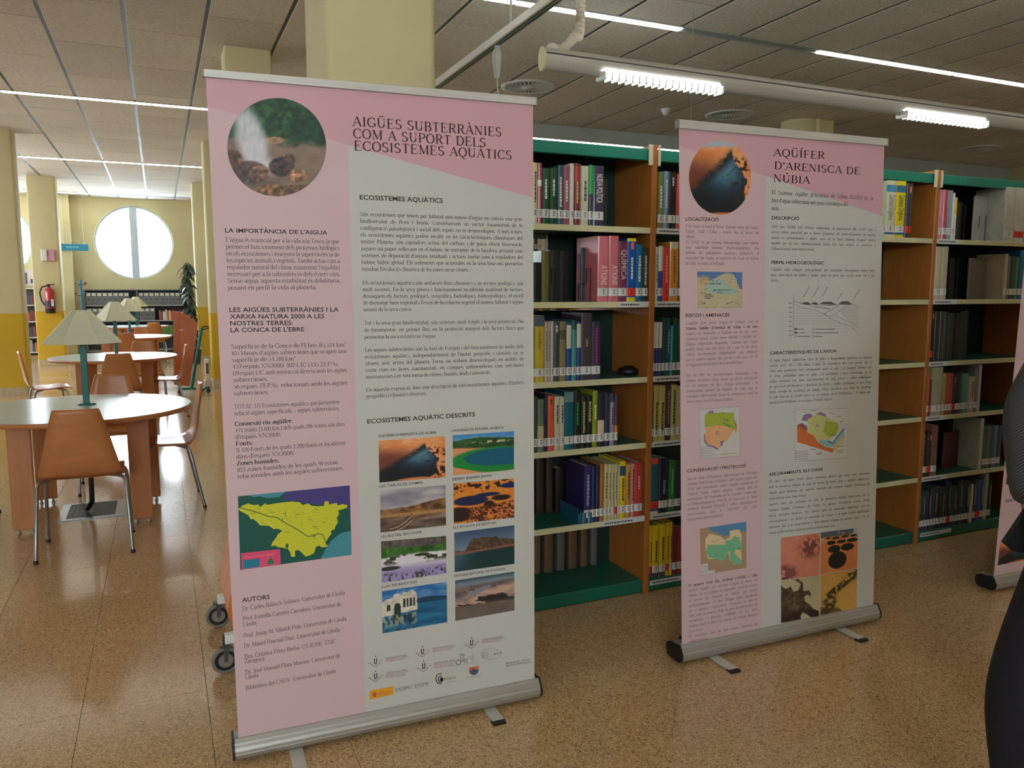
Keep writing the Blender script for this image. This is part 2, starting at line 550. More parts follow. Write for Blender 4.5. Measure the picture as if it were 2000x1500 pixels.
for wi, c in enumerate(wins):
    ring = MB(); N = 48
    ro, ri = WR, WR - 0.045
    for k in range(N):
        t0, t1 = 2 * PI * k / N, 2 * PI * (k + 1) / N
        P4 = lambda r, t, y: (c + r * math.cos(t), y, WC[1] + r * math.sin(t))
        ring.add([P4(ri, t0, Y1 + .05), P4(ri, t1, Y1 + .05), P4(ro, t1, Y1 + .05), P4(ro, t0, Y1 + .05)], [(0, 1, 2, 3)])
        ring.add([P4(ri, t0, Y1 + .05), P4(ri, t1, Y1 + .05), P4(ri, t1, Y1 + .12), P4(ri, t0, Y1 + .12)], [(0, 1, 2, 3)])
    wn = struct(ring.build('window_%d' % (wi + 1), FRAMEM))
    m_ = MB().bbox((c - 0.085, Y1 + 0.03, WC[1] - WR + 0.005), (c + 0.085, Y1 + 0.12, WC[1] + WR - 0.005), 0.01)
    m_.build('mullion', FRAMEM, wn)
    g_ = MB(); vs = [(c + (WR - .02) * math.cos(2 * PI * k / N), Y1 + 0.11, WC[1] + (WR - .02) * math.sin(2 * PI * k / N)) for k in range(N)]
    g_.add(vs, [list(range(N))]); g_.build('pane', GLASS, wn)
    z = WC[1] - WR + 0.06
    sl = MB().box((-0.5, 0, 0), (0.5, 0.022, 0.0012))
    sm_ = None
    while z < WC[1] + WR - 0.05:
        h = math.sqrt(max(0, (WR - 0.05) ** 2 - (z - WC[1]) ** 2))
        for sgn in (-1, 1):
            a, b = (0.09, h) if sgn > 0 else (-h, -0.09)
            if b - a < 0.05: continue
            if sm_ is None: o = sl.build('blind_slat', SLAT, wn); sm_ = o
            else: o = sm_.copy(); COL.objects.link(o)
            o.location = (c + (a + b) / 2, Y1 + 0.075, z); o.scale = (b - a, 1, 1); o.rotation_euler = (math.radians(28), 0, 0)
        z += 0.045


for k_, (cc_, tr_) in enumerate([(c_, (lambda a, b, c: (X0 - b, a, c))) for c_ in added_win_left] + [(c_, (lambda a, b, c: (a, Y0 - b, c))) for c_ in added_win_front]):  # frames and panes of the added, unseen left and front windows
    mb = MB(); N = 32
    for k in range(N):
        t0, t1 = 2 * PI * k / N, 2 * PI * (k + 1) / N
        mb.add([tr_(cc_ + r_ * math.cos(t), b_, WC[1] + r_ * math.sin(t)) for r_, t, b_ in ((WR - .045, t0, .05), (WR - .045, t1, .05), (WR, t1, .05), (WR, t0, .05))], [(0, 1, 2, 3)])
    mb.add([tr_(*q) for q in ((cc_ - .06, .04, WC[1] - WR), (cc_ + .06, .04, WC[1] - WR), (cc_ + .06, .04, WC[1] + WR), (cc_ - .06, .04, WC[1] + WR))], [(0, 1, 2, 3)])
    wn = struct(mb.build('window_%d' % (k_ + 4), FRAMEM))
    MB().add([tr_(cc_ + (WR - .02) * math.cos(2 * PI * k / N), .11, WC[1] + (WR - .02) * math.sin(2 * PI * k / N)) for k in range(N)], [list(range(N))]).build('pane', GLASS, wn)


def pillar(x0, x1, y0, y1, dado=1.12, left=True, name='pillar', label='', grp='square cream pillars with yellow lower halves'):
    r = empty(name, ((x0 + x1) / 2, (y0 + y1) / 2, 0), 0, label, 'pillar', grp)
    R = 0.03

    def rr(z0, z1, e=0.0):
        poly = []
        for (cx, cy, a0) in ((x1 - R, y1 - R, 0), (x0 + R, y1 - R, 90), (x0 + R, y0 + R, 180), (x1 - R, y0 + R, 270)):
            for k in range(5):
                t = math.radians(a0 + k * 22.5)
                poly.append((cx + (R + e) * math.cos(t), cy + (R + e) * math.sin(t), z0))
        return MB().prism(poly, (0, 0, z1 - z0), smooth=True)
    part(rr(dado, HC + 0.03), 'upper_shaft', WALLC, r)
    part(rr(0.12, dado), 'painted_dado', DADO, r)
    part(rr(0, 0.12, 0.012), 'baseboard', BASEB, r)
    return r


pillar(0.60, 1.03, 3.02, 3.45, label='large square pillar directly behind the big left banner')
pillar(0.635, 1.04, 7.70, 8.13, label='square cream pillar top seen over the left corner of the big banner')
pillar(0.68, 1.10, 12.55, 12.98, label='yellow and cream pillar just left of the big banner edge')
pillar(0.70, 1.12, 17.45, 17.88, label='farther yellow pillar behind the leaning orange boards')
pillar(-2.35, -1.72, 12.7, 13.1, 1.14, label='wide yellow and cream pillar at the left picture edge')
pillar(-2.20, -1.72, 17.62, 18.05, 1.06, label='pillar carrying the red fire extinguisher')
r = empty('pillar', (7.75, 8.0, 0), 0, 'rounded cream pillar at the ceiling above the right banner', 'pillar')
m_ = MB().lathe([(0.24, 0), (0.24, HC + .02)], (7.70, 8.08, 0), 28)
part(m_, 'round_shaft', WALLC, r)
part(MB().bbox((7.72, 7.80, 0), (8.02, 8.3, HC + .02), 0.03), 'flat_shaft', WALLC, r)
struct(MB().box((-2.45, 20.75, 0), (-1.78, 21.0, HC)).build('trim_1', WALLC))
# ------------------------------------------------------------------ bookcases
SH = [1.735, 1.400, 1.050, 0.738, 0.385, 0.065]        # tops of the shelf boards
DIV = [1.155, 2.08, 3.005, 3.93, 4.855, 5.78]
PAPER = mat('shelf_label_paper', (212, 212, 208), 0.6, noise=(8, 0.03))
SIGNP = mat('sign_card', (206, 200, 172), 0.6, noise=(8, 0.03))
INK = mat('printed_ink', (42, 38, 40), 0.7)
INKS = mat('soft_printed_ink', (86, 80, 80), 0.7)
SHELFV = mat('green_shelf_board', (20, 96, 76), 0.4, noise=(2, 0.12))


def block_top(a):
    return SH[1] - .045 if a < 2.05 else (SH[1] - .02 if a < 2.9 else SH[0] - .019)


def bookcase(name, label, y0, depth, divs, zs, top, tape=()):
    r = empty(name, ((divs[0] + divs[-1]) / 2, y0 + depth / 2, 0), 0, label, 'bookcase')
    for k, x in enumerate(divs):
        p = part(MB().bbox((x - 0.015, y0, 0.0), (x + 0.015, y0 + depth, top + 0.015), 0.003), 'side_panel', WOOD, r)
        if k:
            for a_, b_ in ((-.036, -.0155), (.0155, .027)):
                part(MB().bbox((x + a_, y0 - 0.006, top - 0.078), (x + b_, y0 + 0.002, top + 0.014), 0.001), 'end_sign', SIGNP, p)
    hd = (depth - 0.06) / 2
    for a, b in zip(divs[:-1], divs[1:]):
        a += 0.0155; b -= 0.0155
        part(MB().bbox((a, y0 + 0.012, top - 0.055), (b, y0 + 0.03, top - 0.003), 0.003).box((a, y0 + 0.03, top - 0.012), (b, y0 + depth - 0.03, top - 0.003))
             .bbox((a, y0 + depth - .03, top - 0.055), (b, y0 + depth - .012, top - 0.003), 0.003), 'top_panel', GREEN, r)
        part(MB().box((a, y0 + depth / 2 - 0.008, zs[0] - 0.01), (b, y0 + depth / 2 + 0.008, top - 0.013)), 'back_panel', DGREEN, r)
        part(MB().box((a, y0 + depth / 2 - 0.008, zs[-1]), (b, y0 + depth / 2 + 0.008, block_top(a))), 'back_panel', DGREEN, r)  # added panel blocks light from behind in place of far-side books
        if a < 1.2: part(MB().box((1.70, y0 + depth / 2 - 0.008, zs[1]), (b, y0 + depth / 2 + 0.008, zs[0] - .019)), 'back_panel', DGREEN, r)  # added partial panel keeps light from behind off the wooden side
        for z in zs[:-1]:
            for fr in (0, 1):
                ya = y0 + 0.012 if fr == 0 else y0 + depth - 0.012 - hd
                s_ = part(MB().box((a, ya, z - 0.018), (b, ya + hd, z)), 'shelf', SHELFV, r)
                if fr == 0:
                    part(MB().bbox((a, ya - 0.009, z - 0.026), (b, ya - 0.0005, z + 0.001), 0.002), 'edge_strip', CREAM, s_)
        z = zs[-1]
        part(MB().bbox((a, y0 + 0.008, 0.002), (b, y0 + depth - 0.008, z), 0.006), 'plinth', SHELFV, r)
    for (x0, x1, z) in tape:
        t_ = part(MB().box((x0, y0 + 0.0005, z - 0.0245), (x1, y0 + 0.0025, z - 0.001)), 'label_strip', PAPER, r)
        n = MB(); x = x0 + 0.012
        rr = random.Random(int(x0 * 1000) + int(z * 100))
        e_ = x0 + min(0.16, (x1 - x0) * 0.7)
        while x < e_:
            w = rr.uniform(0.004, 0.014); n.box((x, y0 - 0.0002, z - 0.0155), (x + w, y0 + 0.0004, z - 0.0095)); x += w + 0.003
        part(n, 'printed_text', INK, t_)
    return r


tape = [(1.90, 2.06, SH[1]), (1.83, 2.062, SH[4])]
for z in SH[1:5]: tape.append((2.097, 2.42, z))
tape += [(2.10, 2.42, 0.058), (3.95, 4.14, SH[0]), (3.95, 4.14, SH[1]), (3.95, 4.09, SH[2]), (3.95, 4.10, SH[3]), (3.95, 4.15, SH[4]), (3.96, 4.22, 0.055), (2.097, 2.42, SH[0])]
BC = bookcase('bookcase', 'long green and orange double-sided bookcase behind the two banners', 3.07, 0.66, DIV, SH, 2.09, tape)
BC2 = bookcase('bookcase', 'second row of bookcase seen through the gaps of the front one', 5.35, 0.62, [1.6, 2.525, 3.45, 4.375, 5.3, 6.225, 7.15], SH, 2.09)
BOOKN = [0]
_bm = {}


def bmat(c, gl=0.38):
    k = (tuple(int(v) for v in c), gl)
    if k not in _bm:
        _bm[k] = mat('book_cover', c, gl, noise=(25, 0.05), coat=0.2 if gl < 0.5 else 0)
    return _bm[k]


PAGES = mat('book_pages', (196, 184, 158), 0.85, noise=(200, 0.12), stretch=(1, 0.02, 0.02))
LABELM = mat('call_number_label', (220, 216, 208), 0.5, noise=(30, 0.03))
REDL = mat('red_sticker', (225, 60, 48), 0.45)
ORAL = mat('orange_sticker', (240, 110, 84), 0.45)


def book(w, h, d, c, band=None, lab=True, title=None, lean=0.0, x=0, y=0, z=0, name='book', label=None, cat='book', group=None, red=None, flip=False, stick=False):
    """spine in the plane y, book stands on z, left edge at x"""
    t = 0.0025
    prof = []
    n = 5
    for k in range(n + 1):
        a = PI * k / n
        prof.append((w / 2 - w / 2 * math.cos(a), 0.006 * (1 - math.sin(a))))
    outer = [(0, d)] + prof + [(w, d)]
    inner = [(w - t, d)] + [(min(max(px, t), w - t), py + t) for px, py in prof[::-1]] + [(t, d)]
    poly = [(a, b, 0) for a, b in outer + inner]
    m = MB()
    N = len(outer)
    vs = poly + [(a, b, h) for a, b, _ in poly]
    M_ = len(poly)
    fs = [(i, (i + 1) % M_, (i + 1) % M_ + M_, i + M_) for i in range(M_)]
    m.add(vs, fs)
    for i in range(N - 1):
        j = M_ - 1 - i
        m.add([poly[i], poly[i + 1], poly[j - 1], poly[j]], [(0, 1, 2, 3)])
        m.add([(p[0], p[1], h) for p in (poly[i], poly[i + 1], poly[j - 1], poly[j])], [(3, 2, 1, 0)])
    o = m.build(name, bmat(c))
    MB().box((t + .0005, 0.009, 0.004), (w - t - .0005, d - 0.004, h - 0.004)).build('pages', PAGES, o)
    yo = 0.0015 if w > .02 else 0.0015

    def face(z0, z1, mt, nm, e=0.0008, x0=0.0, x1=1.0):
        q = MB(); ps = []
        for k in range(n + 1):
            px, py = prof[k]
            if x0 * w - 1e-6 <= px <= x1 * w + 1e-6: ps.append((px, py - e))
        if len(ps) < 2: ps = [(w * .15, -e), (w * .85, -e)]
        for (a, b) in zip(ps[:-1], ps[1:]):
            q.add([(a[0], a[1], z0), (b[0], b[1], z0), (b[0], b[1], z1), (a[0], a[1], z1)], [(0, 1, 2, 3)])
        return q.build(nm, mt, o)
    if band:
        for (b0, b1, bc) in band: face(b0 * h, b1 * h, bmat(bc), 'spine_band', 0.0005)
    if lab:
        lm = REDL if red else LABELM
        f_ = face(0.026, 0.062, lm, 'spine_label', 0.0011)
        q = MB(); rr = random.Random(int(x * 7919))
        ww = min(0.010, w * .4)
        for k in range(3):
            q.box((w / 2 - ww / 2 * rr.uniform(.6, 1), -0.0016, 0.052 - k * .0085), (w / 2 + ww / 2 * rr.uniform(.5, 1), -0.0013, 0.056 - k * .0085))
        q.build('label_print', INK, o)
    if stick:
        face(h - 0.05, h - 0.018, ORAL, 'sticker', 0.0012, 0.15, 0.9)
    if title:
        txt, tc, s0, s1 = title
        if txt is None:
            q = MB(); rr = random.Random(int(x * 104729) + int(h * 999)); zz = h * s1
            tw = min(w * .36, .011)
            while zz > h * s0:
                l = rr.uniform(0.006, 0.016); q.box((w / 2 - tw / 2, -0.0012, max(zz - l, h * s0)), (w / 2 + tw / 2 * rr.uniform(.6, 1), -0.0009, zz)); zz -= l + 0.003
            q.build('spine_title', bmat(tc, 0.6), o)
        else:
            L = h * (s1 - s0)
            sp = text_mesh(txt, w * .62, L, tc)
            sp.name = 'spine_title'; sp.parent = o
            sp.matrix_local = Matrix(((0, 1, 0, w * .24), (0, 0, -1, -0.0018), (-1, 0, 0, h * s1), (0, 0, 0, 1)))
    o.location = (x, y, z)
    if lean:
        o.rotation_euler = (0, lean, 0)
        if lean < 0: o.location = (x + 0.0, y, z)
        else: o.location = (x, y, z + w * math.sin(lean))
    return tag(o, label, cat, group)


_font_cache = {}


def glyph_mesh(txt, bold=0.0):
    cu = bpy.data.curves.new('t', 'FONT'); cu.body = txt; cu.size = 1.0; cu.offset = bold; cu.resolution_u = 2
    ob = bpy.data.objects.new('t', cu); COL.objects.link(ob)
    dg = bpy.context.evaluated_depsgraph_get(); dg.update()
    me = bpy.data.meshes.new_from_object(ob.evaluated_get(dg))
    bpy.data.objects.remove(ob); bpy.data.curves.remove(cu)
    v = np.array([p.co[:] for p in me.vertices]) if len(me.vertices) else np.zeros((0, 3))
    f = [tuple(p.vertices) for p in me.polygons]
    bpy.data.meshes.remove(me)
    return v, f


def text_mesh(txt, hgt, L, c):
    v, f = glyph_mesh(txt, 0.012)
    x0, x1 = v[:, 0].min(), v[:, 0].max()
    v = v.copy(); v[:, 0] = (v[:, 0] - x0) * L / (x1 - x0); v[:, 1] = v[:, 1] * hgt / 0.73
    m = MB(); m.add(v, f)
    return m.build('lettering', mat('lettering', c, 0.6))


ORD = ['first', 'second', 'third', 'fourth', 'fifth', 'sixth', 'seventh', 'eighth', 'ninth', 'tenth', 'eleventh', 'twelfth', 'thirteenth', 'fourteenth',
       'fifteenth', 'sixteenth', 'seventeenth', 'eighteenth', 'nineteenth', 'twentieth', '21st', '22nd', '23rd', '24th', '25th', '26th', '27th', '28th', '29th', '30th']
LEV = ['top shelf', 'second shelf down', 'third shelf down', 'fourth shelf down', 'fifth shelf down', 'bottom shelf']
BAY = {'A': 'beside the big banner', 'B': 'left of the smaller banner', 'C': 'right of the smaller banner', 'D': 'in rightmost bay'}
BY = 3.076


def row(bay, lev, books, zoom, lean0=0.0):
    """books: (x0, x1, ytop, colour name, rgb, options), x and y in photo pixels times the zoom frame"""
    ox, oy, sc = zoom
    y = BY
    z = SH[lev] + (0.0005)
    grp = 'books, %s %s' % (LEV[lev], BAY[bay])
    prev = -9
    for i, b in enumerate(books):
        a0, a1, yt, cn, rgb = b[:5]; op = dict(b[5]) if len(b) > 5 else {}
        yy = y + op.pop('back', 0.0)
        zm = SH[lev] + .12
        pxm = oy + yt / sc
        pa = aty(ox + a0 / sc, 1e9 if False else 568 + (pxm - 568) * 0.5, yy); pb = aty(ox + a1 / sc, 568 + (pxm - 568) * 0.5, yy)
        x0, x1 = pa[0], pb[0]
        top = aty(ox + (a0 + a1) / 2 / sc, pxm, yy)[2]
        dv = DIV['ABCD'.index(bay)]
        x0 = max(x0, prev + 0.0008, dv + .017); x1 = min(max(x1 - 0.0006, x0 + 0.006), dv + .905)
        if x1 - x0 < .004: continue
        prev = x1
        h = max(0.12, min(top - z, (.333, .308, .325, .287, .325, .290)[lev]))
        nm = 'book'
        n_ = '%s book, %s from left, %s %s' % (cn, ORD[i], LEV[lev], BAY[bay])
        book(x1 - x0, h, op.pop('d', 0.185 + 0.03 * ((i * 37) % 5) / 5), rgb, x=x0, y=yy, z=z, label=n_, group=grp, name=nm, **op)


ZA = (1030, 240, 3.948); ZB = (1030, 580, 5.0); ZC = (1030, 860, 4.413); ZD = (1700, 320, 5.0); ZE = (1700, 600, 5.357); ZF = (1700, 860, 4.413)
W_ = (230, 226, 214); G_ = (120, 118, 112)
T = lambda c=(235, 230, 220), a=.35, b=.85, s=None: (s, c, a, b)
row('A', 0, [(-40, -5, 330, 'brown', (90, 60, 40)), (-5, 40, 320, 'grey', (120, 120, 118), {'title': T()}),
             (42, 82, 305, 'cream', (214, 204, 150), {'title': T((90, 80, 60))}), (82, 115, 308, 'raspberry pink', (180, 70, 96), {'band': [(.62, .72, (230, 220, 215))]}),
             (113, 172, 348, 'dark green', (18, 78, 42), {'title': T(W_, .45, .8)}), (175, 233, 350, 'dark green', (16, 74, 40), {'title': T(W_, .5, .8)}),
             (235, 277, 325, 'slate blue', (62, 90, 108), {'title': T(W_, .3, .8)}), (278, 327, 332, 'mauve', (150, 88, 104), {'title': T(W_, .4, .75)}),
             (327, 362, 312, 'off-white', (214, 208, 196)), (365, 404, 310, 'rusty red', (128, 44, 32), {'band': [(.7, .95, (190, 60, 40))], 'title': T((240, 180, 90), .35, .7)}),
             (404, 416, 320, 'grey', (150, 140, 135)), (416, 473, 332, 'cream', (208, 204, 178), {'title': T((70, 80, 70), .4, .75)}),
             (474, 510, 322, 'bright green', (60, 66, 70), {'band': [(.52, .99, (24, 168, 76))]}),
             (511, 590, 330, 'dark purple', (62, 58, 82), {'title': T(W_, .38, .86, 'NUEVA POLÍTICA')}), ], ZA)
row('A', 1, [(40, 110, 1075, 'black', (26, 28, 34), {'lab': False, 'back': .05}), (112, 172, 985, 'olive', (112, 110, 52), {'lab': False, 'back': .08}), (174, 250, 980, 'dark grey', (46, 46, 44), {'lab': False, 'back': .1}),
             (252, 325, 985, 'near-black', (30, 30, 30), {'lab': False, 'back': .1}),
             (548, 631, 872, 'tall pink', (214, 116, 122), {'title': T((240, 205, 195), .26, .56, 'ATKINS')}), (634, 708, 870, 'tall pink', (206, 110, 116), {'title': T((236, 196, 188), .26, .56, 'ATKINS')}),
             (709, 773, 912, 'maroon', (122, 52, 76), {'title': T((214, 190, 170), .36, .86, 'QUÍMICA')}), (774, 842, 890, 'royal blue', (24, 82, 160), {'band': [(.95, 1.0, (226, 206, 40)), (0, .07, (226, 206, 40))], 'red': True, 'title': T(W_, .35, .7), 'stick': True}),
             (843, 890, 936, 'teal blue', (18, 104, 146), {'title': T(W_, .35, .8)}), (892, 945, 962, 'dark green', (48, 60, 54), {'title': T((190, 190, 185), .3, .85)})], ZA)
row('A', 2, [(-60, 44, 290, 'dark', (34, 36, 38)), (48, 75, 300, 'charcoal', (40, 42, 42)), (76, 172, 182, 'tall yellow', (206, 180, 48), {'band': [(.84, 1, (82, 100, 116))], 'title': T((150, 140, 60), .5, .8)}),
             (174, 204, 245, 'beige', (200, 180, 160), {'title': T(G_)}), (205, 232, 245, 'beige', (196, 176, 160), {'title': T(G_)}), (233, 262, 236, 'off-white', (206, 200, 188)),
             (263, 318, 230, 'slate', (66, 74, 86), {'title': T(W_, .8, .92)}), (320, 387, 240, 'khaki', (140, 130, 84), {'band': [(.7, .86, (84, 92, 60))]}),
             (388, 440, 252, 'cream and blue', (34, 74, 150), {'band': [(.56, .96, (214, 208, 186))]}), (441, 490, 228, 'teal', (70, 150, 140), {'band': [(.85, 1, (20, 82, 66))]}),
             (491, 535, 240, 'cream and blue', (38, 64, 130), {'band': [(.56, .96, (212, 206, 186))]}), (537, 638, 158, 'wide brown', (76, 64, 66), {'title': T((170, 150, 120), .5, .62)}),
             (640, 726, 242, 'dark purple', (64, 54, 74), {'title': T((170, 50, 130), .28, .9)})], ZB)
row('A', 3, [(-60, 46, 960, 'dark green', (36, 58, 44)), (50, 105, 970, 'dark green', (60, 78, 56)), (106, 172, 1000, 'sage green', (104, 122, 96), {'band': [(.2, .5, (190, 180, 130))]}),
             (173, 205, 960, 'dark blue', (42, 42, 70)), (206, 272, 965, 'orange', (216, 100, 62), {'title': T((130, 40, 20), .85, .93)}), (274, 326, 975, 'cream', (206, 198, 172), {'title': T((60, 70, 60), .5, .85)}),
             (327, 371, 975, 'cream', (204, 196, 168), {'title': T((60, 70, 60), .5, .85)}), (372, 466, 925, 'wide teal', (26, 104, 118), {'band': [(.82, .99, (110, 140, 140))]}),
             (467, 533, 912, 'black', (30, 40, 34), {'title': T((30, 150, 80), .4, .8)}), (535, 590, 972, 'black green', (28, 40, 32), {'title': T((190, 180, 110), .3, .9)}), (592, 648, 968, 'black green', (26, 36, 30), {'title': T((190, 180, 110), .5, .9)}),
             (650, 700, 915, 'lime green', (136, 150, 30), {'title': T((220, 220, 150), .5, .75)}), (702, 768, 940, 'charcoal', (44, 44, 52), {'band': [(.1, .5, (214, 190, 160))]}), (770, 823, 936, 'navy', (52, 54, 78)),
             (824, 866, 950, 'lavender', (160, 140, 168), {'band': [(.85, 1, (60, 60, 80))], 'title': T((70, 50, 80), .4, .75)}), (868, 900, 952, 'dark brown', (70, 60, 60), {'band': [(.1, .4, (210, 140, 60))]})], ZB)
row('A', 4, [(505, 566, 222, 'indigo', (48, 40, 92), {'title': T((160, 160, 200), .3, .85), 'lean': .0}), (568, 604, 222, 'dark blue', (36, 48, 92)), (606, 640, 226, 'midnight blue', (28, 34, 62)), (642, 678, 200, 'tan brown', (172, 108, 48)),
             (680, 713, 204, 'cream', (206, 194, 140), {'title': T((90, 90, 50), .4, .85)}), (715, 741, 204, 'cream', (204, 192, 138), {'title': T(G_)}), (743, 768, 206, 'cream', (204, 190, 136), {'red': False, 'title': T(G_)}), (770, 796, 204, 'cream', (200, 186, 134), {'red': True, 'title': T(G_)}),
             (798, 815, 206, 'pale', (198, 184, 150)), (817, 867, 180, 'bright yellow', (226, 196, 30), {'band': [(.75, .92, (50, 80, 100))], 'title': T((90, 80, 20), .3, .7)}), (869, 914, 206, 'tan', (198, 140, 70), {'title': T((120, 70, 30))}),
             (916, 944, 200, 'rosy', (206, 130, 110), {'title': T((60, 20, 20), .3, .9)}), (946, 1018, 190, 'red', (190, 62, 56), {'title': T((230, 170, 150), .5, .75)})], ZC)
# bay beside the smaller banner (left of it)
row('B', 0, [(1005, 1048, 375, 'olive green', (122, 134, 62), {'title': T(W_, .35, .75)}), (1050, 1086, 372, 'light blue', (126, 156, 186), {'title': T(W_)}), (1088, 1146, 376, 'black', (32, 30, 32), {'title': T((200, 200, 200), .75, .9)}), (1148, 1190, 395, 'coral red', (222, 84, 70)), (1192, 1230, 380, 'grey', G_)], ZA)
row('B', 1, [(988, 1014, 955, 'cream', (206, 196, 170), {'title': T(G_)}), (1015, 1048, 950, 'white and blue', (44, 74, 150), {'band': [(.55, 1, (220, 218, 208))]}), (1050, 1100, 960, 'red', (216, 60, 48), {'title': T((240, 150, 130)), 'red': True}), (1102, 1170, 915, 'amber', (218, 148, 52), {'title': T((150, 90, 20), .3, .85), 'band': [(.88, .99, (206, 200, 160))]}), (1172, 1220, 940, 'brown', (110, 70, 40))], ZA)
row('B', 2, [(1237, 1266, 240, 'white and blue', (52, 56, 110), {'band': [(.52, .99, (214, 206, 188))]}), (1268, 1298, 240, 'white and blue', (54, 58, 116), {'band': [(.52, .99, (214, 206, 188))]}), (1300, 1330, 240, 'white and blue', (50, 56, 110), {'band': [(.52, .99, (214, 206, 188))]}),
             (1332, 1368, 206, 'dark green', (40, 66, 54)), (1370, 1411, 206, 'petrol blue', (26, 84, 96), {'title': T((120, 170, 170), .4, .8)}), (1413, 1436, 280, 'cyan', (60, 150, 180)), (1438, 1480, 205, 'deep green', (20, 72, 42)), (1482, 1530, 220, 'green', (30, 80, 50))], ZB)
row('B', 3, [(1218, 1253, 930, 'green', (34, 92, 46)), (1255, 1308, 865, 'straw yellow', (198, 176, 96), {'title': T((60, 60, 30), .2, .7)}), (1310, 1368, 865, 'straw yellow', (200, 178, 98), {'title': T((60, 60, 30), .2, .7)}), (1370, 1424, 855, 'dark brown', (66, 50, 42), {'title': T((150, 130, 100), .3, .9)}), (1426, 1480, 858, 'cream', (196, 178, 110), {'title': T((60, 60, 30), .3, .9)}), (1482, 1530, 870, 'cream', (190, 176, 120))], ZB)
row('B', 4, [(1076, 1157, 135, 'teal', (40, 96, 108), {'band': [(.0, .05, W_), (.86, .97, (210, 80, 60))], 'red': True}), (1160, 1243, 150, 'navy black', (34, 36, 54), {'title': T((150, 150, 160), .35, .6)}), (1247, 1300, 175, 'green', (46, 120, 50), {'title': T((120, 190, 100))}), (1302, 1350, 180, 'dark', (50, 50, 60))], ZC)
row('B', 5, [(1060, 1110, 740, 'yellow', (226, 188, 34), {'title': T((80, 60, 20), .3, .7), 'band': [(0, .1, (70, 80, 96))], 'red': True}), (1112, 1168, 728, 'yellow', (228, 192, 38), {'title': T((80, 60, 20), .3, .7), 'band': [(0, .1, (70, 80, 96))]}), (1172, 1226, 716, 'yellow', (224, 186, 40), {'title': T((80, 60, 20), .3, .75), 'band': [(0, .1, (70, 80, 96))]}),
             (1229, 1256, 706, 'yellow', (222, 184, 34), {'title': T((80, 60, 20), .3, .75), 'red': True}), (1258, 1284, 700, 'yellow', (220, 180, 36), {'title': T((80, 60, 20), .3, .75)}), (1286, 1330, 742, 'dark red', (120, 40, 44)), (1332, 1370, 742, 'red', (150, 50, 44))], ZC)
# right of the smaller banner
row('C', 0, [(60, 112, 170, 'white', (210, 214, 206)), (113, 142, 165, 'pale green', (176, 204, 166)), (144, 238, 160, 'thick cream', (220, 214, 184), {'band': [(.8, .92, (70, 150, 190)), (.05, .1, (40, 100, 170))], 'title': ('Química Orgánica', (150, 150, 140), .3, .75)}),
             (241, 332, 165, 'thick yellow', (234, 212, 28), {'band': [(.8, .92, (50, 120, 150)), (.05, .1, (40, 100, 170))], 'title': ('Química Orgánica', (110, 110, 70), .3, .75)}), (338, 398, 188, 'dark grey', (70, 66, 72), {'red': True, 'stick': True})], ZD)
row('C', 2, [(20, 64, 120, 'grey', (130, 130, 130)), (66, 94, 130, 'thin white', (214, 214, 206))], ZE)
row('C', 4, [(10, 48, 1370, 'green', (20, 88, 58)), (52, 72, 1380, 'dark green', (22, 96, 64), {'title': T((120, 170, 140))}), (74, 94, 1380, 'dark green', (18, 84, 58), {'title': T((120, 170, 140))}), (96, 122, 1390, 'dark green', (22, 70, 52))], ZE)
row('D', 0, [(663, 698, 250, 'pale pink', (214, 140, 150)), (699, 738, 250, 'rose red', (196, 84, 88)), (740, 760, 256, 'blue-grey', (140, 156, 170)), (761, 786, 256, 'grey', (150, 160, 166)), (787, 808, 282, 'white', (224, 224, 216)), (809, 829, 326, 'yellow and white', (220, 214, 190), {'band': [(.6, 1, (222, 196, 40))]}),
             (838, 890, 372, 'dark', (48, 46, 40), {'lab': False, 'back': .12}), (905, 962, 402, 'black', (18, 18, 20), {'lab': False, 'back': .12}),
             (1300, 1398, 225, 'wide grey-white', (202, 200, 188)), (1400, 1500, 232, 'wide white', (206, 204, 192), {'red': True}), (1502, 1580, 235, 'grey', (180, 178, 170))], ZD)
row('D', 1, [(640, 700, 806, 'cream', (196, 184, 150)), (702, 762, 806, 'beige', (186, 172, 140)),
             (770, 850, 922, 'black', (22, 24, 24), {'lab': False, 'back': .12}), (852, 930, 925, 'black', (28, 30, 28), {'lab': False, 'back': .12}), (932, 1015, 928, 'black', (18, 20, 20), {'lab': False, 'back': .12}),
             (1316, 1346, 878, 'beige', (190, 170, 140)), (1348, 1368, 900, 'grey', (120, 122, 116)), (1370, 1418, 902, 'dark grey', (60, 66, 62)), (1420, 1450, 905, 'green', (66, 130, 74)), (1458, 1500, 842, 'blue', (36, 100, 150)), (1502, 1560, 860, 'grey', (130, 130, 130))], ZD)
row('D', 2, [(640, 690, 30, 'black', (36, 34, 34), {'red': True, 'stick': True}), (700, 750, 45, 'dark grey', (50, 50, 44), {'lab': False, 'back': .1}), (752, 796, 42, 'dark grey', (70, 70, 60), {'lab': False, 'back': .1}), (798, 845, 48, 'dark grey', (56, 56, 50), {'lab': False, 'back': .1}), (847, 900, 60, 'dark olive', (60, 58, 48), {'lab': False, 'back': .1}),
             (905, 960, 60, 'black', (30, 30, 28), {'lab': False, 'back': .1}), (962, 1010, 40, 'dark grey', (52, 50, 46), {'lab': False, 'back': .1}), (1012, 1050, 30, 'near-black', (34, 30, 28), {'lab': False, 'back': .1})], ZE)
